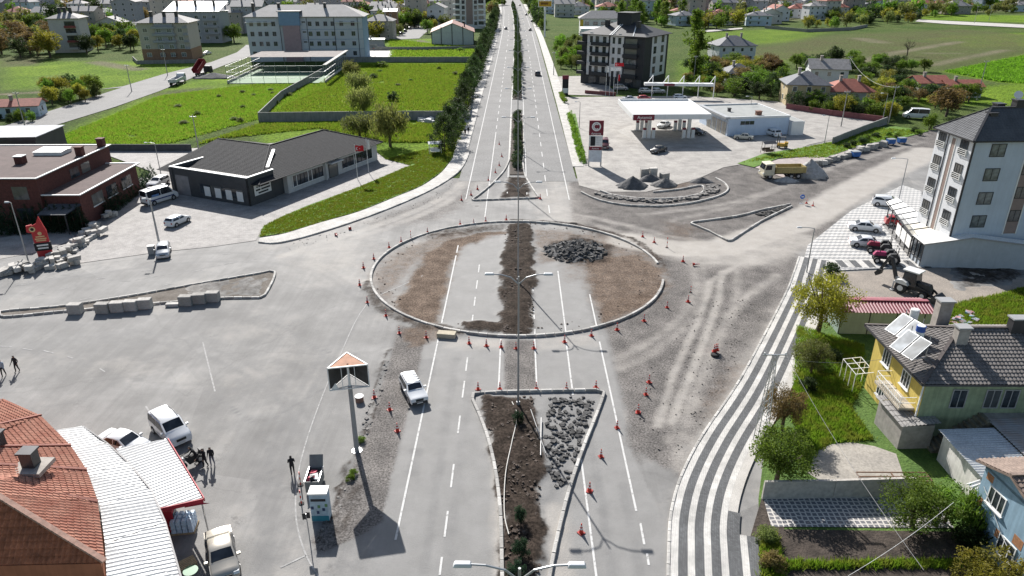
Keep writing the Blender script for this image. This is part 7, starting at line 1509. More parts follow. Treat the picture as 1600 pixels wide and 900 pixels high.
lamp1(250, 386, 6.8, 190, 'street lamp rising above the kiosk on the paved yard', .5, .16); lamp1(44, 407, 7.8, 180, 'street lamp beside the red sign', .3); lamp1(1402, 322, 7.6, 175, 'street lamp on the plaza above the parked cars', 2.0); lamp1(1260, 427, 5.9, 175, 'street lamp at the corner of the striped pavement', 1.6); lamp1(252, 275, 6, 180, 'thin lamp behind the white utility car', 1.4); lamp1(1170, 190, 6, 180, 'lamp behind the station shop', 1); lamp1(1288, 225, 6, 180, 'lamp beside the grey wall of the station', 1); lamp1(1378, 192, 7, 180, 'lamp at the corner of the maroon wall', 1.2); lamp1(905, 200, 6, 180, 'thin lamp in the station hedge', .8)
# wooden and concrete utility poles
cpole = M('concrete_pole', (.36, .34, .31), .85, .15)
def upole(px, py, h, label, r=.14):
    g = G(px, py); t = thing('utility_pole', label, 'pole', (g.x, g.y, 0)); MB().cyl(0, 0, 0, h, r, r * .6, n=8).obj('pole', cpole, t); MB().box(-.7, .7, -.06, .06, h - .5, h - .35).obj('crossarm', steel, t)
    for x in (-.6, 0, .6): MB().cyl(x, 0, h - .35, h - .15, .05).obj('insulator', fr_white, t)
for px, py, h, lab in ((1388, 193, 9, 'pole at the east corner of the filling station'), (1314, 198, 8.5, 'pole inside the station yard by the maroon wall'), (1319, 140, 10, 'tall pole behind the red patched roof'), (1526, 157, 11, 'slanting-shadow pole at the edge of the bright field'), (41, 205, 9, 'pole beside the side street at the left'), (206, 143, 8, 'pole at the bend of the side street'), (262, 118, 9, 'pole before the beige apartment block'), (1522, 37, 11, 'pole beside the far field road, left of two'), (1545, 33, 11, 'pole beside the far field road, right of two'), (1083, 132, 9, 'pole among the orchard behind the wash gantry'), (310, 232, 7, 'thin pole on the meadow'), (865, 118, 8, 'pole before the shrubs right of the avenue')): upole(px, py, h, lab)
# lattice mast with wires
LM = thing('lattice_mast', 'slim steel lattice mast at the edge of the striped pavement', 'mast', (19.5, 47.4, 0)); H_ = 8.2; mb = MB()
q = lambda z: .42 - .3 * z / H_
for sx in (-1, 1):
    for sy in (-1, 1): mb.bar((sx * q(0), sy * q(0), 0), (sx * q(H_), sy * q(H_), H_), .05)
n = 14
for k in range(n):
    z0, z1 = H_ * k / n, H_ * (k + 1) / n
    for (ax, ay), (bx, by) in (((-1, -1), (1, -1)), ((1, -1), (1, 1)), ((1, 1), (-1, 1)), ((-1, 1), (-1, -1))): mb.bar((ax * q(z0), ay * q(z0), z0), (bx * q(z1), by * q(z1), z1), .03)
mb.obj('lattice', steel, LM, kind='stuff'); MB().bar((-.9, 0, H_), (.9, 0, H_), .08).obj('crossarm', steel, LM)
for x in (-.8, .8): MB().cyl(x, 0, H_, H_ + .2, .05).obj('insulator', fr_white, LM)
def wire(label, a, b, sag, r=.02, mat=None):
    a, b = Vector(a), Vector(b); pts = [a.lerp(b, k / 12) - Vector((0, 0, sag * 4 * (k / 12) * (1 - k / 12))) for k in range(13)]
    tag(MB().tube(pts, r, 5).obj('cable', mat or M('grey_cable', (.5, .5, .48), .6)), label, 'cable')
wire('thin cable running from the lattice mast past the lower edge', (20.3, 47.4, 8.3), (19.6, 26, 8.5), .5, .012, M('dull_cable', (.2, .2, .2), .6)); wire('pale cable slanting across the garden towards the blue house', G(1325, 900, 5), G(1490, 785, 5), .3, .014); wire('cable from the lattice mast to the yellow house', (18.7, 47.4, 8.3), (31.5, 52, 5.5), .7, .012, M('dull_cable', (.2, .2, .2), .6))
wire('sagging cable from the station pole to the roofs behind', tuple(G(1388, 193).xy) + (8.6,), tuple(G(1319, 140).xy) + (9.5,), 2.2, .025)
# red totem of the brick hall
t = thing('red_totem', 'tall pointed red sign with black bands before the brick hall', 'sign', (-61.9, 87.2, 0), R(22)); redm = M('totem_red', (.42, .025, .03), .45, .1); gold = M('gold_print', (.55, .40, .2), .5)
MB().extr([(-.85, 0), (.85, 0), (.85, 3.6), (.35, 5.6), (-.1, 4.7), (-.85, 4.3)], -.15, .15).obj('board', redm, t); MB().box(-.95, .95, -.18, .18, 1.0, 2.1).obj('black_band', ink, t); MB().extr([(-1.35, 3.7), (-.6, 3.4), (-.6, 4.6), (-1.25, 4.5)], -.17, .17).obj('wing', redm, t)
n = 18; MB().face([(-.65 + .36 * math.cos(2 * math.pi * k / n), -.19, 4.0 + .36 * math.sin(2 * math.pi * k / n)) for k in range(n)]).obj('emblem', gold, t); MB().face([(-.65 + .2 * math.cos(2 * math.pi * k / n), -.195, 4.0 + .2 * math.sin(2 * math.pi * k / n)) for k in range(n)]).obj('emblem_core', ink, t); MB().face([(.05 + .24 * math.cos(2 * math.pi * k / n), -.19, 3.35 + .24 * math.sin(2 * math.pi * k / n)) for k in range(n)]).obj('second_emblem', gold, t)
for z, w in ((2.85, .5), (2.55, .65), (2.3, .55)): MB().box(-w, w, -.16, -.152, z, z + .16).obj('print_line', gold, t)
for z, w in ((1.65, .65), (1.25, .6)): MB().box(-w, w, -.19, -.182, z, z + .2).obj('print_line', fr_white, t)
g = G(238, 397); t = thing('junction_box', 'grey junction box beside the lamp on the yard edge', 'box', (g.x, g.y, .04), R(10)); MB().box(-.4, .4, -.3, .3, 0, 1.1).obj('body', fr_grey, t); MB().box(-.45, .45, -.35, .35, 1.1, 1.18).obj('cap', fr_grey, t)
car('hatchback', 'grey car parked at the foot of the yard lamp', 'hatch', P_GREY, (258, 388), (255, 408))
# flags
def flag(px, py, h, label, cols, wave=.2, z=0.0, w=1.5, hang=False):
    g = G(px, py); t = thing('flagpole', label, 'flag', (g.x, g.y, z)); MB().cyl(0, 0, 0, h, .06, .04, n=8).obj('pole', fr_white, t); mb = MB(); n = 8
    W_, H_ = (w, 1.0) if not hang else (.6, 1.8)
    for k in range(n): 
        x0, x1 = W_ * k / n, W_ * (k + 1) / n; y0, y1 = wave * math.sin(k * 1.1), wave * math.sin((k + 1) * 1.1); mb.face([(x0, y0, h - .1 - H_), (x1, y1, h - .1 - H_ - .08 * (k + 1) / n), (x1, y1, h - .1 - .08 * (k + 1) / n), (x0, y0, h - .1)])
    o = mb.obj('cloth', cols, t)
    return t, o
tr = M('flag_red', (.5, .01, .02), .7, .08)
def crescent(o, h, w=1.5):
    n = 16; pts = [(.5 + .26 * math.cos(2 * math.pi * k / n), -.26, h - .6 + .26 * math.sin(2 * math.pi * k / n)) for k in range(3, 14)] + [(.57 + .2 * math.cos(2 * math.pi * k / n), -.26, h - .6 + .2 * math.sin(2 * math.pi * k / n)) for k in range(13, 2, -1)]
    MB().face(pts).obj('crescent', fr_white, o); MB().face([(.86 + (.13 if k % 2 == 0 else .05) * math.cos(math.pi * k / 5 + math.pi), -.26, h - .6 + (.13 if k % 2 == 0 else .05) * math.sin(math.pi * k / 5 + math.pi)) for k in range(10)]).obj('star', fr_white, o)
t, o = flag(559, 281, 6.2, 'red national flag with crescent and star before the health centre', tr, z=.1); crescent(o, 6.2); flag(576, 270, 6.2, 'white flag beside the red one before the health centre', fr_white, z=.1, hang=True)
t, o = flag(958, 150, 9.5, 'large red flag with crescent and star at the station flagpoles', tr, w=2.6); crescent(o, 9.5); flag(964, 150, 6.2, 'plain hanging red flag at the station flagpoles', tr, hang=True); flag(946, 150, 8.6, 'hanging white flag at the station flagpoles', fr_white, hang=True); flag(952, 150, 8.2, 'white banner flag under the large red one', fr_white, w=3.0)
# swing seats
def swing(label, px, py, roofc, fr, w=2.4):
    g = G(px, py); t = thing('garden_swing', label, 'swing', (g.x, g.y, .1), R(12))
    for x in (-w / 2, w / 2):
        for y in (-.7, .7): MB().bar((x, y, 0), (x * .92, y * .7, 2.1), .07).obj('leg', fr, t)
    MB().face([(-w / 2 - .2, -.9, 2.05), (w / 2 + .2, -.9, 2.05), (w / 2 + .2, 0, 2.45), (-w / 2 - .2, 0, 2.45)]).face([(-w / 2 - .2, .9, 2.05), (w / 2 + .2, .9, 2.05), (w / 2 + .2, 0, 2.45), (-w / 2 - .2, 0, 2.45)]).obj('roof', roofc, t)
    for y in (-.5, .5): MB().box(-w / 2 + .3, w / 2 - .3, y - .25, y + .25, .42, .48).obj('seat', fr, t); MB().box(-w / 2 + .3, w / 2 - .3, y * 1.5 - .03, y * 1.5 + .03, .5, 1.0).obj('backrest', fr, t)
    MB().box(-.5, .5, -.2, .2, .68, .72).obj('table', fr, t)
swing('white canopied garden swing on the lawn beside the avenue', 680, 240, fr_white, fr_white); swing('dark-framed garden swing with shingle roof on the station verge', 1199, 240, metal_d, M('brown_wood', (.12, .08, .06), .8))
# ---- rubble, heaps
def rubble(name, label, n, spread, smin, smax, mat, cat='rubble', seed=1, flat=.35, heap=None):
    r = random.Random(seed); mb = MB()
    for k in range(n):
        p = spread(r); s = r.uniform(smin, smax); c = rock(s, s * r.uniform(.5, 1), s * flat * r.uniform(.6, 1.3), seed * 999 + k, .2)
        Mx = Matrix.Translation(p) @ Matrix.Rotation(r.uniform(0, 6.28), 4, 'Z') @ Matrix.Rotation(r.uniform(-.7, .7) if heap else r.uniform(-.25, .25), 4, 'X') @ Matrix.Rotation(r.uniform(-.5, .5) if heap else 0, 4, 'Y')
        i0 = len(mb.v); mb.v += [tuple(Mx @ Vector(v)) for v in c.v]; mb.f += [[i0 + i for i in f] for f in c.f]; mb.m += [0] * len(c.f)
    o = mb.obj(name, mat); o['kind'] = 'stuff'; o['label'] = label; o['category'] = cat; return o
asph_ch = M('broken_asphalt', (.082, .08, .078), .92, .5, sc=1.2, fine=12, spec=.2)
def polyspread(px, z=.0):
    P = GX(px); xs = [p[0] for p in P]; ys = [p[1] for p in P]
    def f(r):
        for _ in range(60):
            x, y = r.uniform(min(xs), max(xs)), r.uniform(min(ys), max(ys))
            if inside(x, y, P): return Vector((x, y, z))
        return Vector((P[0][0], P[0][1], z))
    return f
def heapspread(px, py, rx, ry, h):
    g = G(px, py)
    def f(r):
        a = r.uniform(0, 6.28); q = r.random() ** .6; return Vector((g.x + rx * q * math.cos(a), g.y + ry * q * math.sin(a), max(0, h * (1 - q) * r.uniform(.75, 1) - .1)))
    return f
rubble('asphalt_rubble', 'heap of broken asphalt slabs inside the roundabout', 520, heapspread(900, 393, 4.3, 4.2, 1.15), .12, .75, asph_ch, seed=3, heap=True, flat=.25)
rubble('asphalt_rubble', 'broken asphalt slabs strewn on the right half of the southern island', 300, polyspread([(856, 622), (930, 620), (908, 690), (895, 740), (870, 770), (856, 740), (852, 680)], .02), .08, .4, asph_ch, seed=4)
rubble('asphalt_rubble', 'broken asphalt filling the curved island before the filling station', 260, polyspread([(925, 303), (960, 312), (1030, 318), (1085, 312), (1120, 300), (1125, 290), (1105, 288), (1098, 303), (1050, 313), (1000, 313), (955, 305)], .05), .25, .7, M('rubble_grey', (.17, .16, .15), .9, .3, sc=2), seed=5)
rubble('stone_rubble', 'loose stones in the eastern triangular island', 60, polyspread([(1180, 335), (1230, 322), (1200, 340)], .04), .2, .55, asph_ch, seed=6)
rubble('soil_clods', 'soil clods and stones along the dug median trench', 700, polyspread([(790, 350), (830, 350), (835, 520), (786, 522)], .02), .06, .26, M('soil_clod', (.075, .057, .046), .95, .4, sc=2), seed=7, flat=.6)
rubble('soil_clods', 'soil clods on the left half of the southern island', 600, polyspread([(752, 624), (832, 620), (842, 720), (848, 900), (788, 900), (784, 800), (768, 700)], .05), .05, .24, M('soil_clod', (.085, .065, .052), .95, .4, sc=2), seed=8, flat=.6)
rubble('stone_rubble', 'crumbled kerb debris along the gravel strip edge', 110, polyspread([(600, 560), (610, 560), (590, 640), (560, 720), (530, 800), (505, 850), (495, 845), (540, 745)], .02), .05, .24, M('rubble_grey', (.17, .16, .15), .9), seed=9)
rubble('stone_rubble', 'small stones scattered over the southern gravel', 260, polyspread([(985, 610), (1130, 440), (1210, 470), (1060, 720), (1000, 700)], .0), .04, .12, M('gravel_stone', (.22, .2, .18), .9), seed=10, flat=.7)
rubble('stone_rubble', 'small debris along the road side of the north-west kerb', 130, polyspread([(440, 384), (560, 350), (680, 302), (725, 262), (735, 262), (690, 310), (570, 358), (450, 394)], .0), .03, .13, M('rubble_grey', (.17, .16, .15), .9), seed=14, flat=.5)
rubble('stone_rubble', 'broken lumps along the rim inside the roundabout', 150, lambda r: (lambda a, q: Vector((q * math.cos(a), 83.6 + q * math.sin(a), .0)))(r.uniform(0, 6.28), r.uniform(15.6, 17.7)), .04, .2, M('soil_clod', (.075, .057, .046), .95), seed=15, flat=.5)
g = G(745, 322); tag(MB().cyl(0, 0, 0, .012, .34, n=20).obj('manhole_cover', M('cast_iron', (.09, .085, .08), .7, .3, sc=6), None, (g.x, g.y, .01)), 'round iron manhole cover north of the roundabout', 'manhole cover')
def heap(name, label, px, py, rx, ry, h, mat, seed):
    g = G(px, py); n, m = 26, 8; mb = MB(); r = random.Random(seed); off = [r.uniform(.85, 1.15) for _ in range(n)]
    rs = []
    for j in range(m):
        t = j / (m - 1); rs.append([(math.cos(6.2832 * k / n) * rx * (1 - t * .97) * (off[k] * (1 - t) + t) + r.uniform(-.08, .08), math.sin(6.2832 * k / n) * ry * (1 - t * .97) * (off[k] * (1 - t) + t) + r.uniform(-.08, .08), -.05 + h * (t ** .9) + r.uniform(-.06, .06) * h * t) for k in range(n)])
    mb.rings(rs); o = mb.obj(name, mat, None, (g.x, g.y, 0), smooth=True); tag(o, label, 'heap'); return o
grv_d = M('dark_gravel', (.10, .10, .102), .95, .3, sc=2, fine=10, bump=.08, bsc=6); grv_p = M('pale_gravel', (.33, .32, .31), .95, .2, sc=2, fine=10, bump=.08, bsc=6)
heap('gravel_heap', 'dark gravel heap at the left of the curved island', 988, 292, 2.9, 2.2, 1.9, grv_d, 1); heap('gravel_heap', 'small dark gravel heap before the stone blocks', 1015, 282, 2.2, 1.6, 1.3, grv_d, 2); heap('gravel_heap', 'rubbly grey heap at the right of the gravel heaps', 1038, 290, 2.6, 1.7, 1.4, M('rubbly_gravel', (.15, .145, .14), .95, .4, sc=3, bump=.15, bsc=5), 3); heap('gravel_heap', 'low dark heap at the right end of the curved island', 1096, 284, 2.4, 1.4, .9, grv_d, 4)
heap('gravel_heap', 'pale gravel heap behind the dump truck', 1264, 274, 3.4, 3.0, 3.0, grv_p, 5); heap('gravel_heap', 'small pale gravel heap beside the truck wheels', 1228, 283, 2.2, 1.2, .9, grv_p, 6)
heap('gravel_heap', 'dark gravel heap beside the red dump truck', 335, 121, 8, 4, 1.6, grv_d, 7)
heap('rubble_fines', 'dark fines under the broken asphalt heap in the roundabout', 900, 393, 4.6, 4.2, .9, grv_d, 8)
# fallen lamp poles and hoses on the southern island
wire('pale pole lying across the asphalt rubble of the southern island', (1.9, 45.6, .2), (2.1, 50.6, .25), 0, .05, fr_grey); wire('second pale pole lying on the southern island', (2.3, 45.8, .25), (1.2, 50.9, .9), 0, .035, fr_grey)
hose = [G(x, y, .2) for x, y in ((800, 628), (808, 650), (800, 690), (790, 740), (788, 800), (795, 835))]; tag(MB().tube([(p[0], p[1], .22) for p in smooth([tuple(h[:2]) for h in hose], 5)], .04, 6).obj('hose', M('pale_hose', (.5, .48, .44), .6)), 'pale hose winding down the soil of the southern island', 'hose')
# garden bits: trellis, steel frame on the concrete, old chairs
g = G(1348, 615); t = thing('garden_trellis', 'white metal trellis beside the yellow house wall', 'trellis', (g.x - 1, g.y, 0))
for k in range(4): MB().bar((0, k * .9, 0), (0, k * .9, 2.0), .05).bar((1.6, k * .9, 0), (1.6, k * .9, 2.2), .05).bar((0, k * .9, 2.0), (1.6, k * .9, 2.2), .05).obj('hoop', fr_white, t)
for x, z in ((0, 2.0), (.8, 2.1), (1.6, 2.2)): MB().bar((x, 0, z), (x, 2.7, z), .04).obj('rail', fr_white, t)
g = G(1345, 757); t = thing('steel_frame', 'low rusty steel frame lying above the garden wall', 'frame', (g.x, g.y, .08))
for y in (0, .5, 1.0): MB().bar((0, y, .25), (5.2, y, .25), .07).obj('bar', M('rusty_steel', (.14, .08, .05), .8), t)
for x in (0, 2.6, 5.2): MB().bar((x, 0, .25), (x, 1, .25), .07).bar((x, 0, 0), (x, 0, .25), .07).obj('crossbar', M('rusty_steel', (.14, .08, .05), .8), t)
g = G(1510, 505); rubble('rubbish', 'bright rubbish strewn behind the yellow house', 22, polyspread([(1478, 500), (1520, 490), (1525, 510), (1490, 512)], .03), .3, .7, M('mixed_rubbish', (.5, .12, .08), .7, col2=(.2, .4, .5), sc=1.5), seed=12, flat=.5)
# barn-side and white quad on the meadow edge
g = G(668, 190); rubble('rubbish', 'pale heap of sacks against the meadow wall', 16, polyspread([(655, 188), (680, 188), (676, 193), (656, 193)], .02), .8, 1.5, M('white_sack', (.5, .5, .5), .8), seed=13, flat=.6)
# basketball hoop on the court
g = G(585, 88); t = thing('basketball_hoop', 'basketball hoop on the white school court', 'hoop', (g.x, g.y, .2)); MB().bar((0, 0, 0), (0, 0, 3.2), .15).obj('post', steel, t); MB().box(-1.6, 1.6, -.1, 0, 3.0, 4.6).obj('backboard', M('grey_board', (.3, .3, .28), .7), t); MB().lathe([(3.1, .45), (3.2, .45)], 10, y=-.6).obj('ring', orange, t)
# ================================================================== TREES, HEDGES, GRASS
bark = M('bark', (.10, .075, .055), .9, .3, sc=4, fine=12); bark_p = M('pale_bark', (.2, .17, .14), .9, .3, sc=4)
L_GREEN = leafmat('leaf_green', (.10, .18, .018), (.19, .28, .035)); L_YELLOW = leafmat('leaf_yellow_green', (.22, .22, .022), (.36, .33, .045), (.14, .15, .018)); L_OLIVE = leafmat('leaf_olive', (.13, .165, .04), (.24, .27, .08), (.09, .12, .03)); L_DARK = leafmat('leaf_dark', (.028, .055, .016), (.065, .10, .028)); L_CYP = leafmat('leaf_cypress', (.018, .045, .024), (.045, .085, .04))
L_BROWN = leafmat('leaf_bronze', (.15, .10, .04), (.24, .17, .06), (.09, .075, .03)); L_WILLOW = leafmat('leaf_willow', (.17, .19, .045), (.28, .29, .09), (.11, .13, .03)); L_BLOSSOM = leafmat('leaf_blossom', (.34, .32, .28), (.48, .46, .42), (.16, .19, .1)); L_BRIGHT = leafmat('leaf_bright', (.12, .24, .015), (.22, .36, .03)); L_GRASS = leafmat('grass_blade', (.10, .185, .011), (.20, .30, .026), (.18, .21, .028))
def leaves(centers, sizes, n_per, leaf, rng, flat=.3, clump=.12, droop=0.0):
    """quads spread through clumps; returns a mesh of leaf cards"""
    C = np.repeat(np.asarray(centers), n_per, 0); Sz = np.repeat(np.asarray(sizes), n_per)[:, None]
    N = len(C); d = rng.normal(size=(N, 3)); d /= np.linalg.norm(d, axis=1)[:, None] + 1e-9; P = C + d * Sz * rng.rand(N, 1) ** .4
    if droop: P[:, 2] -= droop * rng.rand(N) * Sz[:, 0]
    u = rng.normal(size=(N, 3)); u /= np.linalg.norm(u, axis=1)[:, None]; w = rng.normal(size=(N, 3)) + d * .8; v = np.cross(u, w); v /= np.linalg.norm(v, axis=1)[:, None] + 1e-9
    if droop: u[:, 2] -= 1.2; u /= np.linalg.norm(u, axis=1)[:, None]
    l = leaf * (.6 + .8 * rng.rand(N, 1)); a, b = u * l * (1 + (.8 if droop else 0)), v * l * .55
    co = np.stack([P - a, P + b, P + a, P - b], 1).reshape(-1, 3)
    me = bpy.data.meshes.new('crown'); me.vertices.add(4 * N); me.vertices.foreach_set('co', co.ravel()); me.loops.add(4 * N); me.loops.foreach_set('vertex_index', np.arange(4 * N)); me.polygons.add(N); me.polygons.foreach_set('loop_start', np.arange(0, 4 * N, 4)); me.update(); me.validate()
    return me
def crown_mesh(kind, seed):
    r = np.random.RandomState(seed)
    def ell(n, rx, rz, cz, inner=.35, low=-1):
        out = []
        while len(out) < n:
            d = r.normal(size=3); d /= np.linalg.norm(d); q = inner + (1 - inner) * r.rand() ** .6
            if d[2] > low: out.append((d[0] * rx * q * (.8 + .35 * r.rand()), d[1] * rx * q * (.8 + .35 * r.rand()), cz + d[2] * rz * q))
        return out
    if kind == 'round': c = ell(60, .43, .36, .60, .25); return leaves(c, .09 + .08 * r.rand(len(c)), 62, .027, r)
    if kind == 'fine': c = ell(74, .43, .37, .59, .2); return leaves(c, .08 + .08 * r.rand(len(c)), 130, .0145, r)
    if kind == 'airy': c = ell(52, .45, .40, .56, .2); return leaves(c, .08 + .07 * r.rand(len(c)), 44, .025, r)
    if kind == 'willow': c = ell(58, .42, .36, .62, .25); return leaves(c, .10 + .07 * r.rand(len(c)), 64, .021, r, droop=1.3)
    if kind == 'poplar': c = [(r.normal() * .10 * (1 - abs(t - .45) * 1.1), r.normal() * .10 * (1 - abs(t - .45) * 1.1), .12 + .86 * t) for t in r.rand(70)]; return leaves(c, .045 + .035 * r.rand(70), 46, .020, r)
    if kind == 'conifer':
        c = []
        for t in np.linspace(0, 1, 20):
            for k in range(max(1, int(9 * (1 - t)))): a = r.rand() * 6.28; q = .40 * (1 - t) ** .85 * (.6 + .45 * r.rand()); c.append((q * math.cos(a), q * math.sin(a), .10 + .88 * t - q * .15))
        return leaves(c, np.full(len(c), .06) + .035 * r.rand(len(c)), 30, .020, r)
    if kind == 'pine':
        c = []
        for t in np.linspace(0, 1, 13):
            w = .47 * math.sin(math.pi * (.22 + .74 * t)) ** .8
            for k in range(7): a = r.rand() * 6.28; q = w * (.45 + .6 * r.rand()); c.append((q * math.cos(a), q * math.sin(a), .14 + .84 * t + .05 * r.normal()))
        return leaves(c, np.full(len(c), .08) + .05 * r.rand(len(c)), 40, .023, r)
    if kind == 'bush': c = ell(46, .44, .55, .38, .2, -.55); return leaves(c, .11 + .08 * r.rand(len(c)), 56, .034, r)
    if kind == 'bare': c = ell(30, .42, .34, .62, .5); return leaves(c, .05 + .04 * r.rand(len(c)), 7, .018, r)
    if kind == 'far': c = ell(26, .46, .42, .52, .25); return leaves(c, .14 + .08 * r.rand(len(c)), 44, .048, r)
def trunk_mesh(kind, seed):
    r = random.Random(seed); mb = MB()
    if kind in ('conifer', 'pine', 'poplar'): mb.tube([(0, 0, -.02), (.004, 0, .3), (0, .003, .9)], .022, 7, r2=.005); return mb.mesh('trunk', bark)
    if kind == 'bush':
        for k in range(5): a = r.uniform(0, 6.28); mb.tube([(.02 * math.cos(a), .02 * math.sin(a), -.02), (.15 * math.cos(a), .15 * math.sin(a), .3), (.28 * math.cos(a), .28 * math.sin(a), .6)], .018, 5, r2=.006)
        return mb.mesh('trunk', bark)
    h = r.uniform(.26, .34); mb.tube([(0, 0, -.02), (.01, .0, h * .6), (.0, .012, h)], .036, 8, r2=.026)
    for k in range(8 if kind == 'bare' else 6):
        a = 6.28 * k / 6 + r.uniform(-.4, .4); q = r.uniform(.2, .34); z = r.uniform(.62, .88); mb.tube([(0, .01, h * .92), (q * .35 * math.cos(a), q * .35 * math.sin(a), h + .14), (q * .8 * math.cos(a), q * .8 * math.sin(a), z * .85), (q * math.cos(a), q * math.sin(a), z)], .018, 5, r2=.004)
        if kind == 'bare':
            for j in range(3): b = a + r.uniform(-.8, .8); mb.tube([(q * .6 * math.cos(a), q * .6 * math.sin(a), z * .75), (q * 1.2 * math.cos(b), q * 1.2 * math.sin(b), z * r.uniform(.85, 1.05))], .007, 4, r2=.002)
    return mb.mesh('trunk', bark)
TM = {}
def tree(name, label, kind, mat, x, y, h, w=None, z=0.0, group=None, cat='tree', var=None):
    w = w or h * .8; k = (kind, (var if var is not None else random.randrange(3)))
    if k not in TM: TM[k] = (crown_mesh(kind, hash(kind) % 97 * 0 + sum(map(ord, kind)) + k[1]), trunk_mesh(kind, k[1] + 5)); TM[k][0].materials.append(L_GREEN)
    t = thing(name, label, cat, (x, y, z), random.uniform(0, 6.28), group); t.scale = (w, w, h)
    c = O('crown', TM[k][0], t); c.material_slots[0].link = 'OBJECT'; c.material_slots[0].material = mat; O('trunk', TM[k][1], t)
    return t
def tpx(name, label, kind, mat, px, py, h, w=None, **kw): g = G(px, py); return tree(name, label, kind, mat, g.x, g.y, h, w, **kw)
# near trees, east side
tpx('deciduous_tree', 'large yellow-green tree beside the striped pavement', 'fine', L_YELLOW, 1278, 520, 7.4, 6.9, var=0)
tpx('deciduous_tree', 'grey-green olive-like tree just below the yellow-green tree', 'fine', L_OLIVE, 1266, 585, 4.0, 4.2, var=0)
tpx('deciduous_tree', 'brownish half-leaved tree between the lattice mast and the garden', 'fine', L_BROWN, 1222, 672, 4.2, 4.2, var=1)
tpx('deciduous_tree', 'bushy green tree overhanging the striped pavement', 'fine', L_GREEN, 1212, 757, 5.0, 5.6, var=1)
tpx('shrub', 'small dark shrub at the top corner of the striped pavement', 'bush', L_DARK, 1297, 432, 1.9, 2.6, cat='shrub')
tpx('climbing_vine', 'sprawling leafy vine over the patterned path', 'fine', L_GREEN, 1425, 824, 3.6, 5.4, var=2); tpx('climbing_vine', 'second vine against the low white tin roof', 'airy', L_GREEN, 1475, 818, 3.2, 3.6, var=0); tpx('deciduous_tree', 'feathery young tree in front of the low tin shed', 'willow', L_GREEN, 1515, 838, 3.8, 3.0); tpx('shrub', 'dark shrub at the foot of the blue house', 'bush', L_DARK, 1520, 850, 2.0, 3.0, cat='shrub')
tpx('deciduous_tree', 'yellowish shrubby tree at the lower right corner', 'airy', L_YELLOW, 1560, 925, 3.0, 4.4, var=1); tpx('deciduous_tree', 'yellowish sapling left of the lower right corner', 'airy', L_YELLOW, 1515, 915, 2.4, 3.0, var=2)
tpx('shrub', 'low shrub at the right of the yellow house roof', 'bush', L_OLIVE, 1590, 545, 2.0, 2.6, cat='shrub'); tpx('shrub', 'dry shrub on the bank beside the striped pavement end', 'bush', L_OLIVE, 1196, 845, 1.2, 1.6, cat='shrub'); tpx('shrub', 'lower dry shrub on the bank beside the striped pavement', 'bush', L_BROWN, 1205, 888, 1.3, 1.8, cat='shrub')
for k, (px, py, h, w) in enumerate(((1262, 610, 1.4, 1.8), (1285, 580, 1.2, 2.0), (1300, 560, 1.0, 2.2), (1250, 690, 1.3, 1.6))): tpx('shrub', '%s low shrub along the stone edge of the east garden, from the left' % ('second', 'third', 'fourth', 'first')[k], 'bush', (L_DARK, L_GREEN)[k % 2], px, py, h, w, cat='shrub')
# shrubs on the southern island
for k, (px, py, h, w) in enumerate(((810, 662, 1.2, 1.1), (813, 818, 1.5, .9), (814, 872, 1.6, 1.2), (806, 905, 1.4, 1.3))): tpx('clipped_shrub', '%s clipped evergreen on the southern island, counted from the top' % ORD[k], 'bush', L_CYP, px, py, h, w, cat='shrub', z=.1)
for k, (px, py) in enumerate(((565, 690), (552, 742), (548, 750))): tpx('weed_tuft', '%s green weed tuft along the gravel strip edge, from the top' % ORD[k], 'bush', L_BRIGHT, px, py, .5, .8, cat='weed')
# willows on the meadow
for px, py, h, w, lab in ((551, 124, 6.5, 8, 'farthest willow of the row across the meadow'), (560, 147, 7, 9, 'second farthest willow of the row across the meadow'), (568, 181, 8.0, 9.2, 'rounded willow in the middle of the meadow row'), (610, 228, 9.6, 10.0, 'largest willow, nearest the health centre roof'), (562, 215, 6.0, 8.6, 'dark willow left of the largest one')): tpx('willow_tree', lab, 'willow', L_OLIVE if 'dark' in lab else L_WILLOW, px, py, h, w)
for k, (px, py, h, w) in enumerate(((614, 158, 2.8, 3.6), (584, 122, 1.6, 3), (597, 105, 2.2, 5), (720, 80, 1.6, 4))): tpx('shrub', ('round dark shrub right of the middle willow', 'low dark shrub beside the second willow', 'bright shrub by the school wall', 'bright shrub on the strip before the barn')[k], 'bush', (L_DARK, L_DARK, L_BRIGHT, L_BRIGHT)[k], px, py, h, w, cat='shrub')
# row of dark pines along the left pavement
_t = random.Random(21); y = 146.0; k = 0
while y < 620:
    tree('roadside_pine', 'dark pine in the row along the left pavement of the avenue', 'pine', L_DARK, cx(y) - 14.6 + _t.uniform(-.4, .4), y, _t.uniform(4.6, 8.2), _t.uniform(4.8, 7.4), group='pines along the left pavement'); y += _t.uniform(8, 10.5)
# median planting
for k in range(26): tree('median_shrub', 'low dark shrub in the hedged median north of the roundabout', 'bush', L_DARK if k % 3 else L_CYP, _t.uniform(-.5, .5), 132 + k * 2.1, _t.uniform(1.3, 1.8), _t.uniform(1.7, 2.2), z=.14, group='shrubs in the hedged median', cat='shrub')
y = 212.0
while y < 720:
    if not 425 < y < 445: tree('median_conifer', 'dark conifer in the planted median beyond the gap', 'conifer' if k % 2 else 'pine', L_DARK, cx(y) + _t.uniform(-.5, .5), y, _t.uniform(3.6, 5.2), _t.uniform(2.6, 3.4), z=.14, group='conifers in the far median')
    y += _t.uniform(2.8, 4.0); k += 1
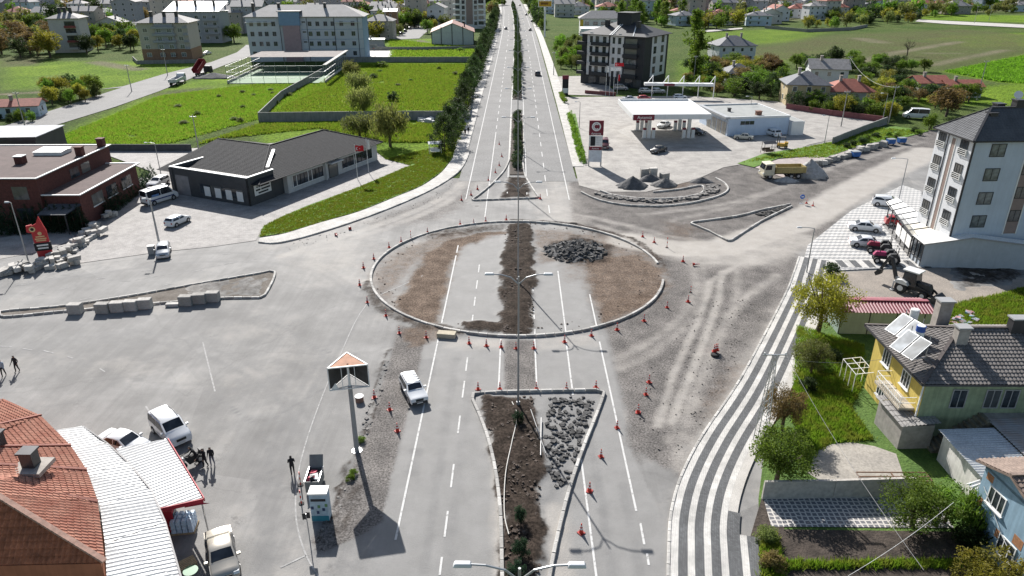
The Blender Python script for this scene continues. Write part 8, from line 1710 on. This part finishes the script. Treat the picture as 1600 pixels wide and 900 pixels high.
# young conifers round the brick hall
for k in range(12): tpx('young_conifer', 'young dark conifer in the front row before the brick hall', 'conifer', L_CYP, 4 + k * 11.5, 366 - k * .6, _t.uniform(3.4, 4.6), 3.0, group='young conifers before the brick hall')
for k in range(15): tpx('young_conifer', 'young dark conifer in the slanting row beside the brick hall', 'conifer', L_CYP, 170 + k * 5.0, 337 - k * 3.9, _t.uniform(2.6, 3.6), 2.4, group='young conifers beside the brick hall')
# clipped hedge at the filling station, hedge boxes of real leaves
def hedge(label, pts, w, h, mat, z=.1):
    P = [Vector(p) for p in pts]; r = np.random.RandomState(4); c = []
    for a, b in zip(P, P[1:]):
        n = int((b - a).length / .35)
        for k in range(n):
            q = a.lerp(b, k / n)
            for j in range(3): c.append((q.x + r.uniform(-w, w) * .4, q.y + r.uniform(-.2, .2), z + r.uniform(.15, h - .15)))
    me = leaves(c, np.full(len(c), .28), 26, .10, r); me.materials.append(mat); o = O('hedge', me); tag(o, label, 'hedge'); return o
hedge('bright clipped hedge between the avenue pavement and the price totem', GX([(889, 182), (896, 205), (903, 232), (910, 256)]), 1.5, 1.5, L_BRIGHT)
hedge('short clipped hedge beside the small dark price totem', GX([(876, 148), (880, 158), (884, 163)]), 1.5, 1.2, L_BRIGHT)
# scatter of trees by place
def grove(name, label, poly, n, hs, mats, kinds, group, seed, cat='tree', ratio=(.75, 1.1), gap=2.0, world=False):
    r = random.Random(seed); PW = poly if world else GX(poly); xs = [p[0] for p in PW]; ys = [p[1] for p in PW]; put = []
    for _ in range(n * 40):
        if len(put) >= n: break
        x, y = r.uniform(min(xs), max(xs)), r.uniform(min(ys), max(ys))
        if not inside(x, y, PW) or any((x - a) ** 2 + (y - b) ** 2 < gap * gap for a, b in put): continue
        if cat == 'tree' and Y_BLOCK(x, y): continue
        put.append((x, y)); h = r.uniform(*hs); i = r.randrange(len(mats)); kd = kinds[i % len(kinds)]
        random.seed(seed * 1000 + len(put)); tree(name, label % MATNAME[mats[i].name] if '%' in label else label, kd, mats[i], x, y, h, h * (r.uniform(*ratio) if kd != 'poplar' else 1.25), group=group + (': ' + MATNAME[mats[i].name] if '%' in label else ''), cat=cat)
MATNAME = {'leaf_green': 'green', 'leaf_yellow_green': 'yellow-green', 'leaf_olive': 'olive', 'leaf_dark': 'dark', 'leaf_cypress': 'deep green', 'leaf_bronze': 'bronze', 'leaf_willow': 'pale olive', 'leaf_blossom': 'blossoming', 'leaf_bright': 'bright green'}
boxes = [(o.location.x, o.location.y, o.rotation_euler.z) for o in bpy.data.objects if o.get('category') in ('house', 'building', 'school', 'barn')]
def Y_BLOCK(x, y): return abs(x - cx(y)) < 17 and y < 700 or any(-2 < (x - a) * math.cos(c) + (y - b) * math.sin(c) < 15 and -2 < -(x - a) * math.sin(c) + (y - b) * math.cos(c) < 13 for a, b, c in boxes)
grove('orchard_tree', '%s orchard tree between the filling station and the slate-roofed house', [(1075, 148), (1068, 118), (1100, 100), (1180, 102), (1222, 112), (1218, 160), (1150, 152)], 60, (3.2, 6.0), [L_GREEN, L_YELLOW, L_DARK, L_BROWN, L_GREEN], ['round', 'airy', 'round'], 'orchard behind the filling station', 31, gap=3, ratio=(1.0, 1.4))
grove('garden_tree', '%s garden tree behind the maroon station wall', [(1228, 168), (1235, 160), (1300, 166), (1400, 176), (1392, 190), (1300, 180)], 22, (3.0, 5.2), [L_GREEN, L_YELLOW, L_DARK], ['bush', 'round', 'airy'], 'garden trees behind the maroon wall', 32, gap=2.6, ratio=(1.0, 1.4))
grove('garden_tree', '%s garden tree around the red-roofed houses below the field', [(1330, 150), (1350, 130), (1420, 132), (1440, 140), (1520, 158), (1480, 176), (1400, 172), (1340, 162)], 30, (3.0, 6.0), [L_GREEN, L_BROWN, L_DARK, L_YELLOW], ['round', 'airy'], 'garden trees below the field', 33, gap=3, ratio=(1.0, 1.4))
grove('hedgerow_tree', '%s hedgerow tree at the lower edge of the ploughed field', [(1240, 102), (1300, 98), (1440, 108), (1450, 116), (1360, 118), (1250, 114)], 32, (3.0, 5.5), [L_GREEN, L_DARK, L_GREEN], ['round', 'airy'], 'hedgerow of the ploughed field', 34, gap=3, ratio=(1.0, 1.4))
tpx('deciduous_tree', 'bronze broad tree above the white van', 'round', L_BROWN, 1478, 182, 7.5, 9.5); tpx('deciduous_tree', 'green shrubby tree right of the white van', 'bush', L_GREEN, 1452, 202, 4.0, 3.4); tpx('field_tree', 'lone dark tree in the ploughed field', 'bare', L_DARK, 1417, 87, 7.5, 7.5); tpx('deciduous_tree', 'tall dark tree behind the slate-roofed ochre house', 'round', L_DARK, 1302, 108, 8.5, 8.5); tpx('conifer_tree', 'dark conifer beside the ochre house', 'conifer', L_DARK, 1216, 150, 8.0, 6.0); tpx('conifer_tree', 'second dark conifer left of the ochre house', 'pine', L_DARK, 1204, 152, 6.5, 6.5); tpx('poplar_tree', 'tall poplar beside the black and white block', 'poplar', L_GREEN, 1086, 128, 16, 19, var=0); tpx('poplar_tree', 'taller poplar behind the first one', 'poplar', L_GREEN, 1082, 92, 19, 20, var=1)
grove('orchard_tree', '%s tree along the orchard wall of the upper field', [(1262, 48), (1310, 46), (1345, 42), (1420, 36), (1440, 30), (1380, 26), (1300, 32), (1255, 38)], 38, (4, 8), [L_GREEN, L_YELLOW, L_DARK, L_OLIVE], ['far'], 'trees along the orchard wall', 35, gap=5)
wall('orchard_wall', 'low grey wall along the upper field', GX([(1195, 44), (1260, 50), (1330, 47), (1355, 42)]), 1.6, .4, grey_w)
grove('poplar_tree', 'pale green poplar in the clump behind the black and white block', [(970, 42), (1062, 46), (1070, 20), (968, 16)], 20, (12, 18), [L_GREEN, L_WILLOW, L_GREEN], ['poplar'], 'poplars behind the black and white block', 36, gap=7)
grove('deciduous_tree', '%s tree in the clump behind the black and white block', [(940, 40), (1110, 44), (1120, 15), (945, 12)], 46, (6, 11), [L_GREEN, L_OLIVE, L_DARK], ['far'], 'trees behind the black and white block', 37, gap=6)
grove('shrubby_tree', '%s shrubby tree beside the right pavement of the avenue', [(868, 112), (904, 112), (908, 70), (868, 72)], 26, (3.4, 6.5), [L_GREEN, L_BRIGHT, L_OLIVE], ['round', 'bush'], 'shrubby trees right of the avenue', 38, gap=3, cat='shrub')
grove('street_tree', '%s street tree at the right of the far avenue', [(838, 52), (850, 50), (832, 4), (824, 4)], 26, (6, 11), [L_DARK, L_GREEN, L_DARK], ['far'], 'street trees right of the far avenue', 39, gap=6, cat='shrub')
grove('deciduous_tree', '%s tree in the clump at the upper left edge', [(-10, 92), (0, 60), (60, 46), (110, 60), (85, 86), (130, 90), (60, 92)], 30, (7, 12), [L_GREEN, L_BROWN, L_YELLOW, L_DARK, L_BROWN], ['round', 'airy'], 'trees at the upper left edge', 40, gap=6, ratio=(1, 1.3))
grove('deciduous_tree', '%s tree between the narrow block and the beige block', [(130, 88), (140, 62), (215, 60), (212, 80), (160, 82)], 16, (6, 10), [L_GREEN, L_YELLOW, L_DARK], ['round'], 'trees between the narrow and beige blocks', 41, gap=6)
grove('shrubby_tree', '%s shrubby tree in the thicket beside the side street', [(72, 172), (150, 158), (152, 142), (110, 140), (78, 148)], 18, (3.5, 6.5), [L_GREEN, L_OLIVE, L_YELLOW, L_DARK], ['round', 'bush'], 'thicket beside the side street', 42, gap=3)
grove('shrub', '%s shrub at the left edge below the side street', [(0, 196), (60, 190), (62, 178), (0, 182)], 12, (1.6, 3.2), [L_DARK, L_GREEN], ['bush'], 'shrubs at the left edge', 43, cat='shrub')
grove('wood_conifer', 'dark tree of the wood at the far upper left', [(92, 20), (215, 22), (215, 5), (92, 4)], 60, (10, 16), [L_DARK], ['far'], 'dark wood at the far upper left', 44, gap=7, ratio=(.6, .8))
grove('deciduous_tree', '%s tree beside the lane beyond the school', [(575, 66), (612, 62), (650, 45), (690, 50), (700, 40), (640, 30), (580, 44)], 26, (6, 11), [L_GREEN, L_OLIVE, L_DARK, L_YELLOW], ['far'], 'trees beside the lane beyond the school', 45, gap=6)
tpx('deciduous_tree', 'greyish leafless tree beside the blue school end', 'bare', L_BROWN, 598, 60, 12, 12); tpx('deciduous_tree', 'pale green tree at the bend of the side street', 'round', L_GREEN, 366, 66, 9, 10); tpx('deciduous_tree', 'bright round tree near the barn', 'round', L_GREEN, 668, 52, 8, 8)
for zn, poly, n, sd in (('left of the avenue', [(320, 48), (770, 42), (792, 2), (320, 2)], 110, 46), ('at the far upper left', [(0, 50), (320, 50), (320, 2), (0, 2)], 50, 47), ('at the far upper right', [(1062, 46), (1200, 43), (1300, 36), (1440, 28), (1600, 22), (1600, 1), (1062, 1)], 110, 48), ('right of the avenue', [(850, 20), (1080, 20), (1080, 1), (840, 1)], 40, 49)):
    grove('town_tree', '%%s tree among the town houses %s' % zn, poly, n, (8, 14), [L_GREEN, L_DARK, L_WILLOW, L_BRIGHT, L_BROWN], ['far'], 'town trees ' + zn, sd, gap=8)
for zn, poly, n, sd in (('left of the avenue', [(320, 50), (770, 44), (792, 2), (320, 2)], 80, 56), ('at the far upper left', [(0, 56), (320, 54), (320, 2), (0, 2)], 60, 57), ('at the far upper right', [(1062, 48), (1200, 44), (1300, 40), (1440, 30), (1600, 24), (1600, 1), (1062, 1)], 110, 58), ('right of the avenue', [(850, 24), (1080, 30), (1080, 1), (840, 1)], 40, 59)):
    grove('backyard_tree', '%%s backyard tree between roofs %s' % zn, poly, n, (5, 10), [L_BRIGHT, L_GREEN, L_YELLOW, L_WILLOW, L_GREEN], ['far'], 'backyard trees ' + zn, sd, gap=6, ratio=(1, 1.3))
grove('meadow_bush', 'weedy bush on the bright left meadow', [(160, 195), (300, 150), (400, 140), (500, 140), (400, 185), (250, 222)], 16, (.6, 1.3), [L_OLIVE, L_GREEN], ['bush'], 'weedy bushes on the left meadow', 50, cat='shrub', ratio=(1.6, 2.8))
grove('meadow_bush', 'weedy bush on the walled meadow', [(430, 180), (560, 105), (735, 105), (725, 180)], 12, (.5, 1.1), [L_OLIVE, L_GREEN], ['bush'], 'weedy bushes on the walled meadow', 51, cat='shrub', ratio=(1.6, 2.8))
grove('verge_bush', 'bush on the verge above the stone row', [(1300, 238), (1350, 215), (1440, 205), (1440, 210), (1360, 224)], 12, (.7, 1.6), [L_GREEN, L_DARK], ['bush'], 'bushes above the stone row', 52, cat='shrub', ratio=(1.3, 2))
# grass blades: nobody could count them
def grass(label, polys, n, h, w, mat, seed, z=.08, blades=5, avoid=()):
    r = np.random.RandomState(seed); X, Y = [], []; PW = GX(polys); xs = [p[0] for p in PW]; ys = [p[1] for p in PW]
    x = r.uniform(min(xs), max(xs), n * 3); y = r.uniform(min(ys), max(ys), n * 3); x_, y_ = x, y
    keep = (sdist(x, y, PW) < -.1) & (fbm(x, y, 5.0, seed) > .22)
    for a in avoid: keep &= sdist(x, y, GX(a)) > .1
    x, y = x[keep][:n], y[keep][:n]; N = len(x)
    x = np.repeat(x, blades) + r.normal(size=N * blades) * w * .8; y = np.repeat(y, blades) + r.normal(size=N * blades) * w * .8; K = len(x)
    a = r.rand(K) * 6.28; hh = h * (.5 + r.rand(K)); bx, by = np.cos(a) * w * .35, np.sin(a) * w * .35; lx, ly = r.normal(size=K) * h * .35, r.normal(size=K) * h * .35
    co = np.stack([np.stack([x - bx, y - by, np.full(K, z - .03)], 1), np.stack([x + bx, y + by, np.full(K, z - .03)], 1), np.stack([x + lx, y + ly, z + hh], 1)], 1).reshape(-1, 3)
    me = bpy.data.meshes.new('grass'); me.vertices.add(3 * K); me.vertices.foreach_set('co', co.ravel()); me.loops.add(3 * K); me.loops.foreach_set('vertex_index', np.arange(3 * K)); me.polygons.add(K); me.polygons.foreach_set('loop_start', np.arange(0, 3 * K, 3)); me.update(); me.validate(); me.materials.append(mat)
    o = O('grass', me); o['kind'] = 'stuff'; o['label'] = label; o['category'] = 'grass'
grass('grass of the garden between the striped pavement and the yellow house', [(1245, 510), (1350, 540), (1350, 600), (1330, 640), (1368, 690), (1300, 693), (1262, 720), (1235, 650), (1240, 560)], 7000, .28, .14, L_GRASS, 1, .04)
grass('grass and weeds behind the yellow house', [(1480, 478), (1600, 450), (1640, 460), (1640, 560), (1560, 540), (1450, 508)], 5000, .3, .16, L_GRASS, 2, .04)
grass('weeds on the bank and between the vegetable beds', [(1190, 830), (1215, 835), (1225, 878), (1540, 876), (1545, 890), (1225, 892), (1230, 960), (1185, 960)], 3500, .35, .14, L_GRASS, 3, .05)
grass('lawn blades in front of the health centre', [(405, 371), (445, 365), (560, 331), (660, 290), (690, 269), (707, 246), (716, 222), (640, 240), (602, 249), (641, 259), (560, 293), (441, 339), (412, 354)], 14000, .16, .16, L_GRASS, 4, .1)
grass('tall grass of the walled meadow', [(420, 183), (545, 100), (740, 100), (730, 183)], 24000, .34, .34, L_GRASS, 5, .0)
grass('tall grass of the left meadow', [(70, 224), (250, 150), (400, 132), (520, 132), (405, 186), (250, 228)], 24000, .34, .34, L_GRASS, 6, .0)
grass('grass between the health centre roof and the meadow wall', [(300, 228), (405, 194), (730, 192), (715, 222), (600, 222), (500, 200), (350, 216)], 7000, .4, .4, L_GRASS, 7, .0)
grass('bright crop at the right edge of the field', [(1480, 112), (1620, 84), (1620, 132), (1560, 127)], 6000, .6, .7, L_BRIGHT, 8, .0)
grass('grass on the station verge', [(1152, 256), (1250, 232), (1300, 222), (1360, 200), (1452, 205), (1350, 226), (1290, 247), (1216, 248)], 3500, .25, .2, L_GRASS, 9, .11)
grass('grass strip before the barn and school', [(610, 62), (745, 76), (745, 95), (610, 95)], 4000, .6, .7, L_GRASS, 10, .0)
bpy.data.scenes.remove(TMP)
# things alike in look are told apart by their place in the row or clump
same = {}
for o in bpy.data.objects:
    if o.get('category') and o.get('group') and o.parent is None: same.setdefault((o['label'], o['group']), []).append(o)
def nth(k): return ('%d' % k) + ('th' if 10 < k % 100 < 14 else {1: 'st', 2: 'nd', 3: 'rd'}.get(k % 10, 'th'))
def scr(o):
    x, y = _c * o.location.x + _s * o.location.y, -_s * o.location.x + _c * o.location.y; return x / (y * math.cos(PITCH) + CH * math.sin(PITCH))
for (lab, grp), os_ in same.items():
    if len(os_) < 2: continue
    row = 'median' in grp or 'left pavement' in grp
    if 'heaped' in grp or (len(os_) > 16 and not row and 'row' not in lab): continue
    os_.sort(key=(lambda o: o.location.y) if row else scr)
    if len(lab.split()) > 12: continue
    for k, o in enumerate(os_): o['label'] = lab + (', %s going up' if row else ', %s from the left') % nth(k + 1)
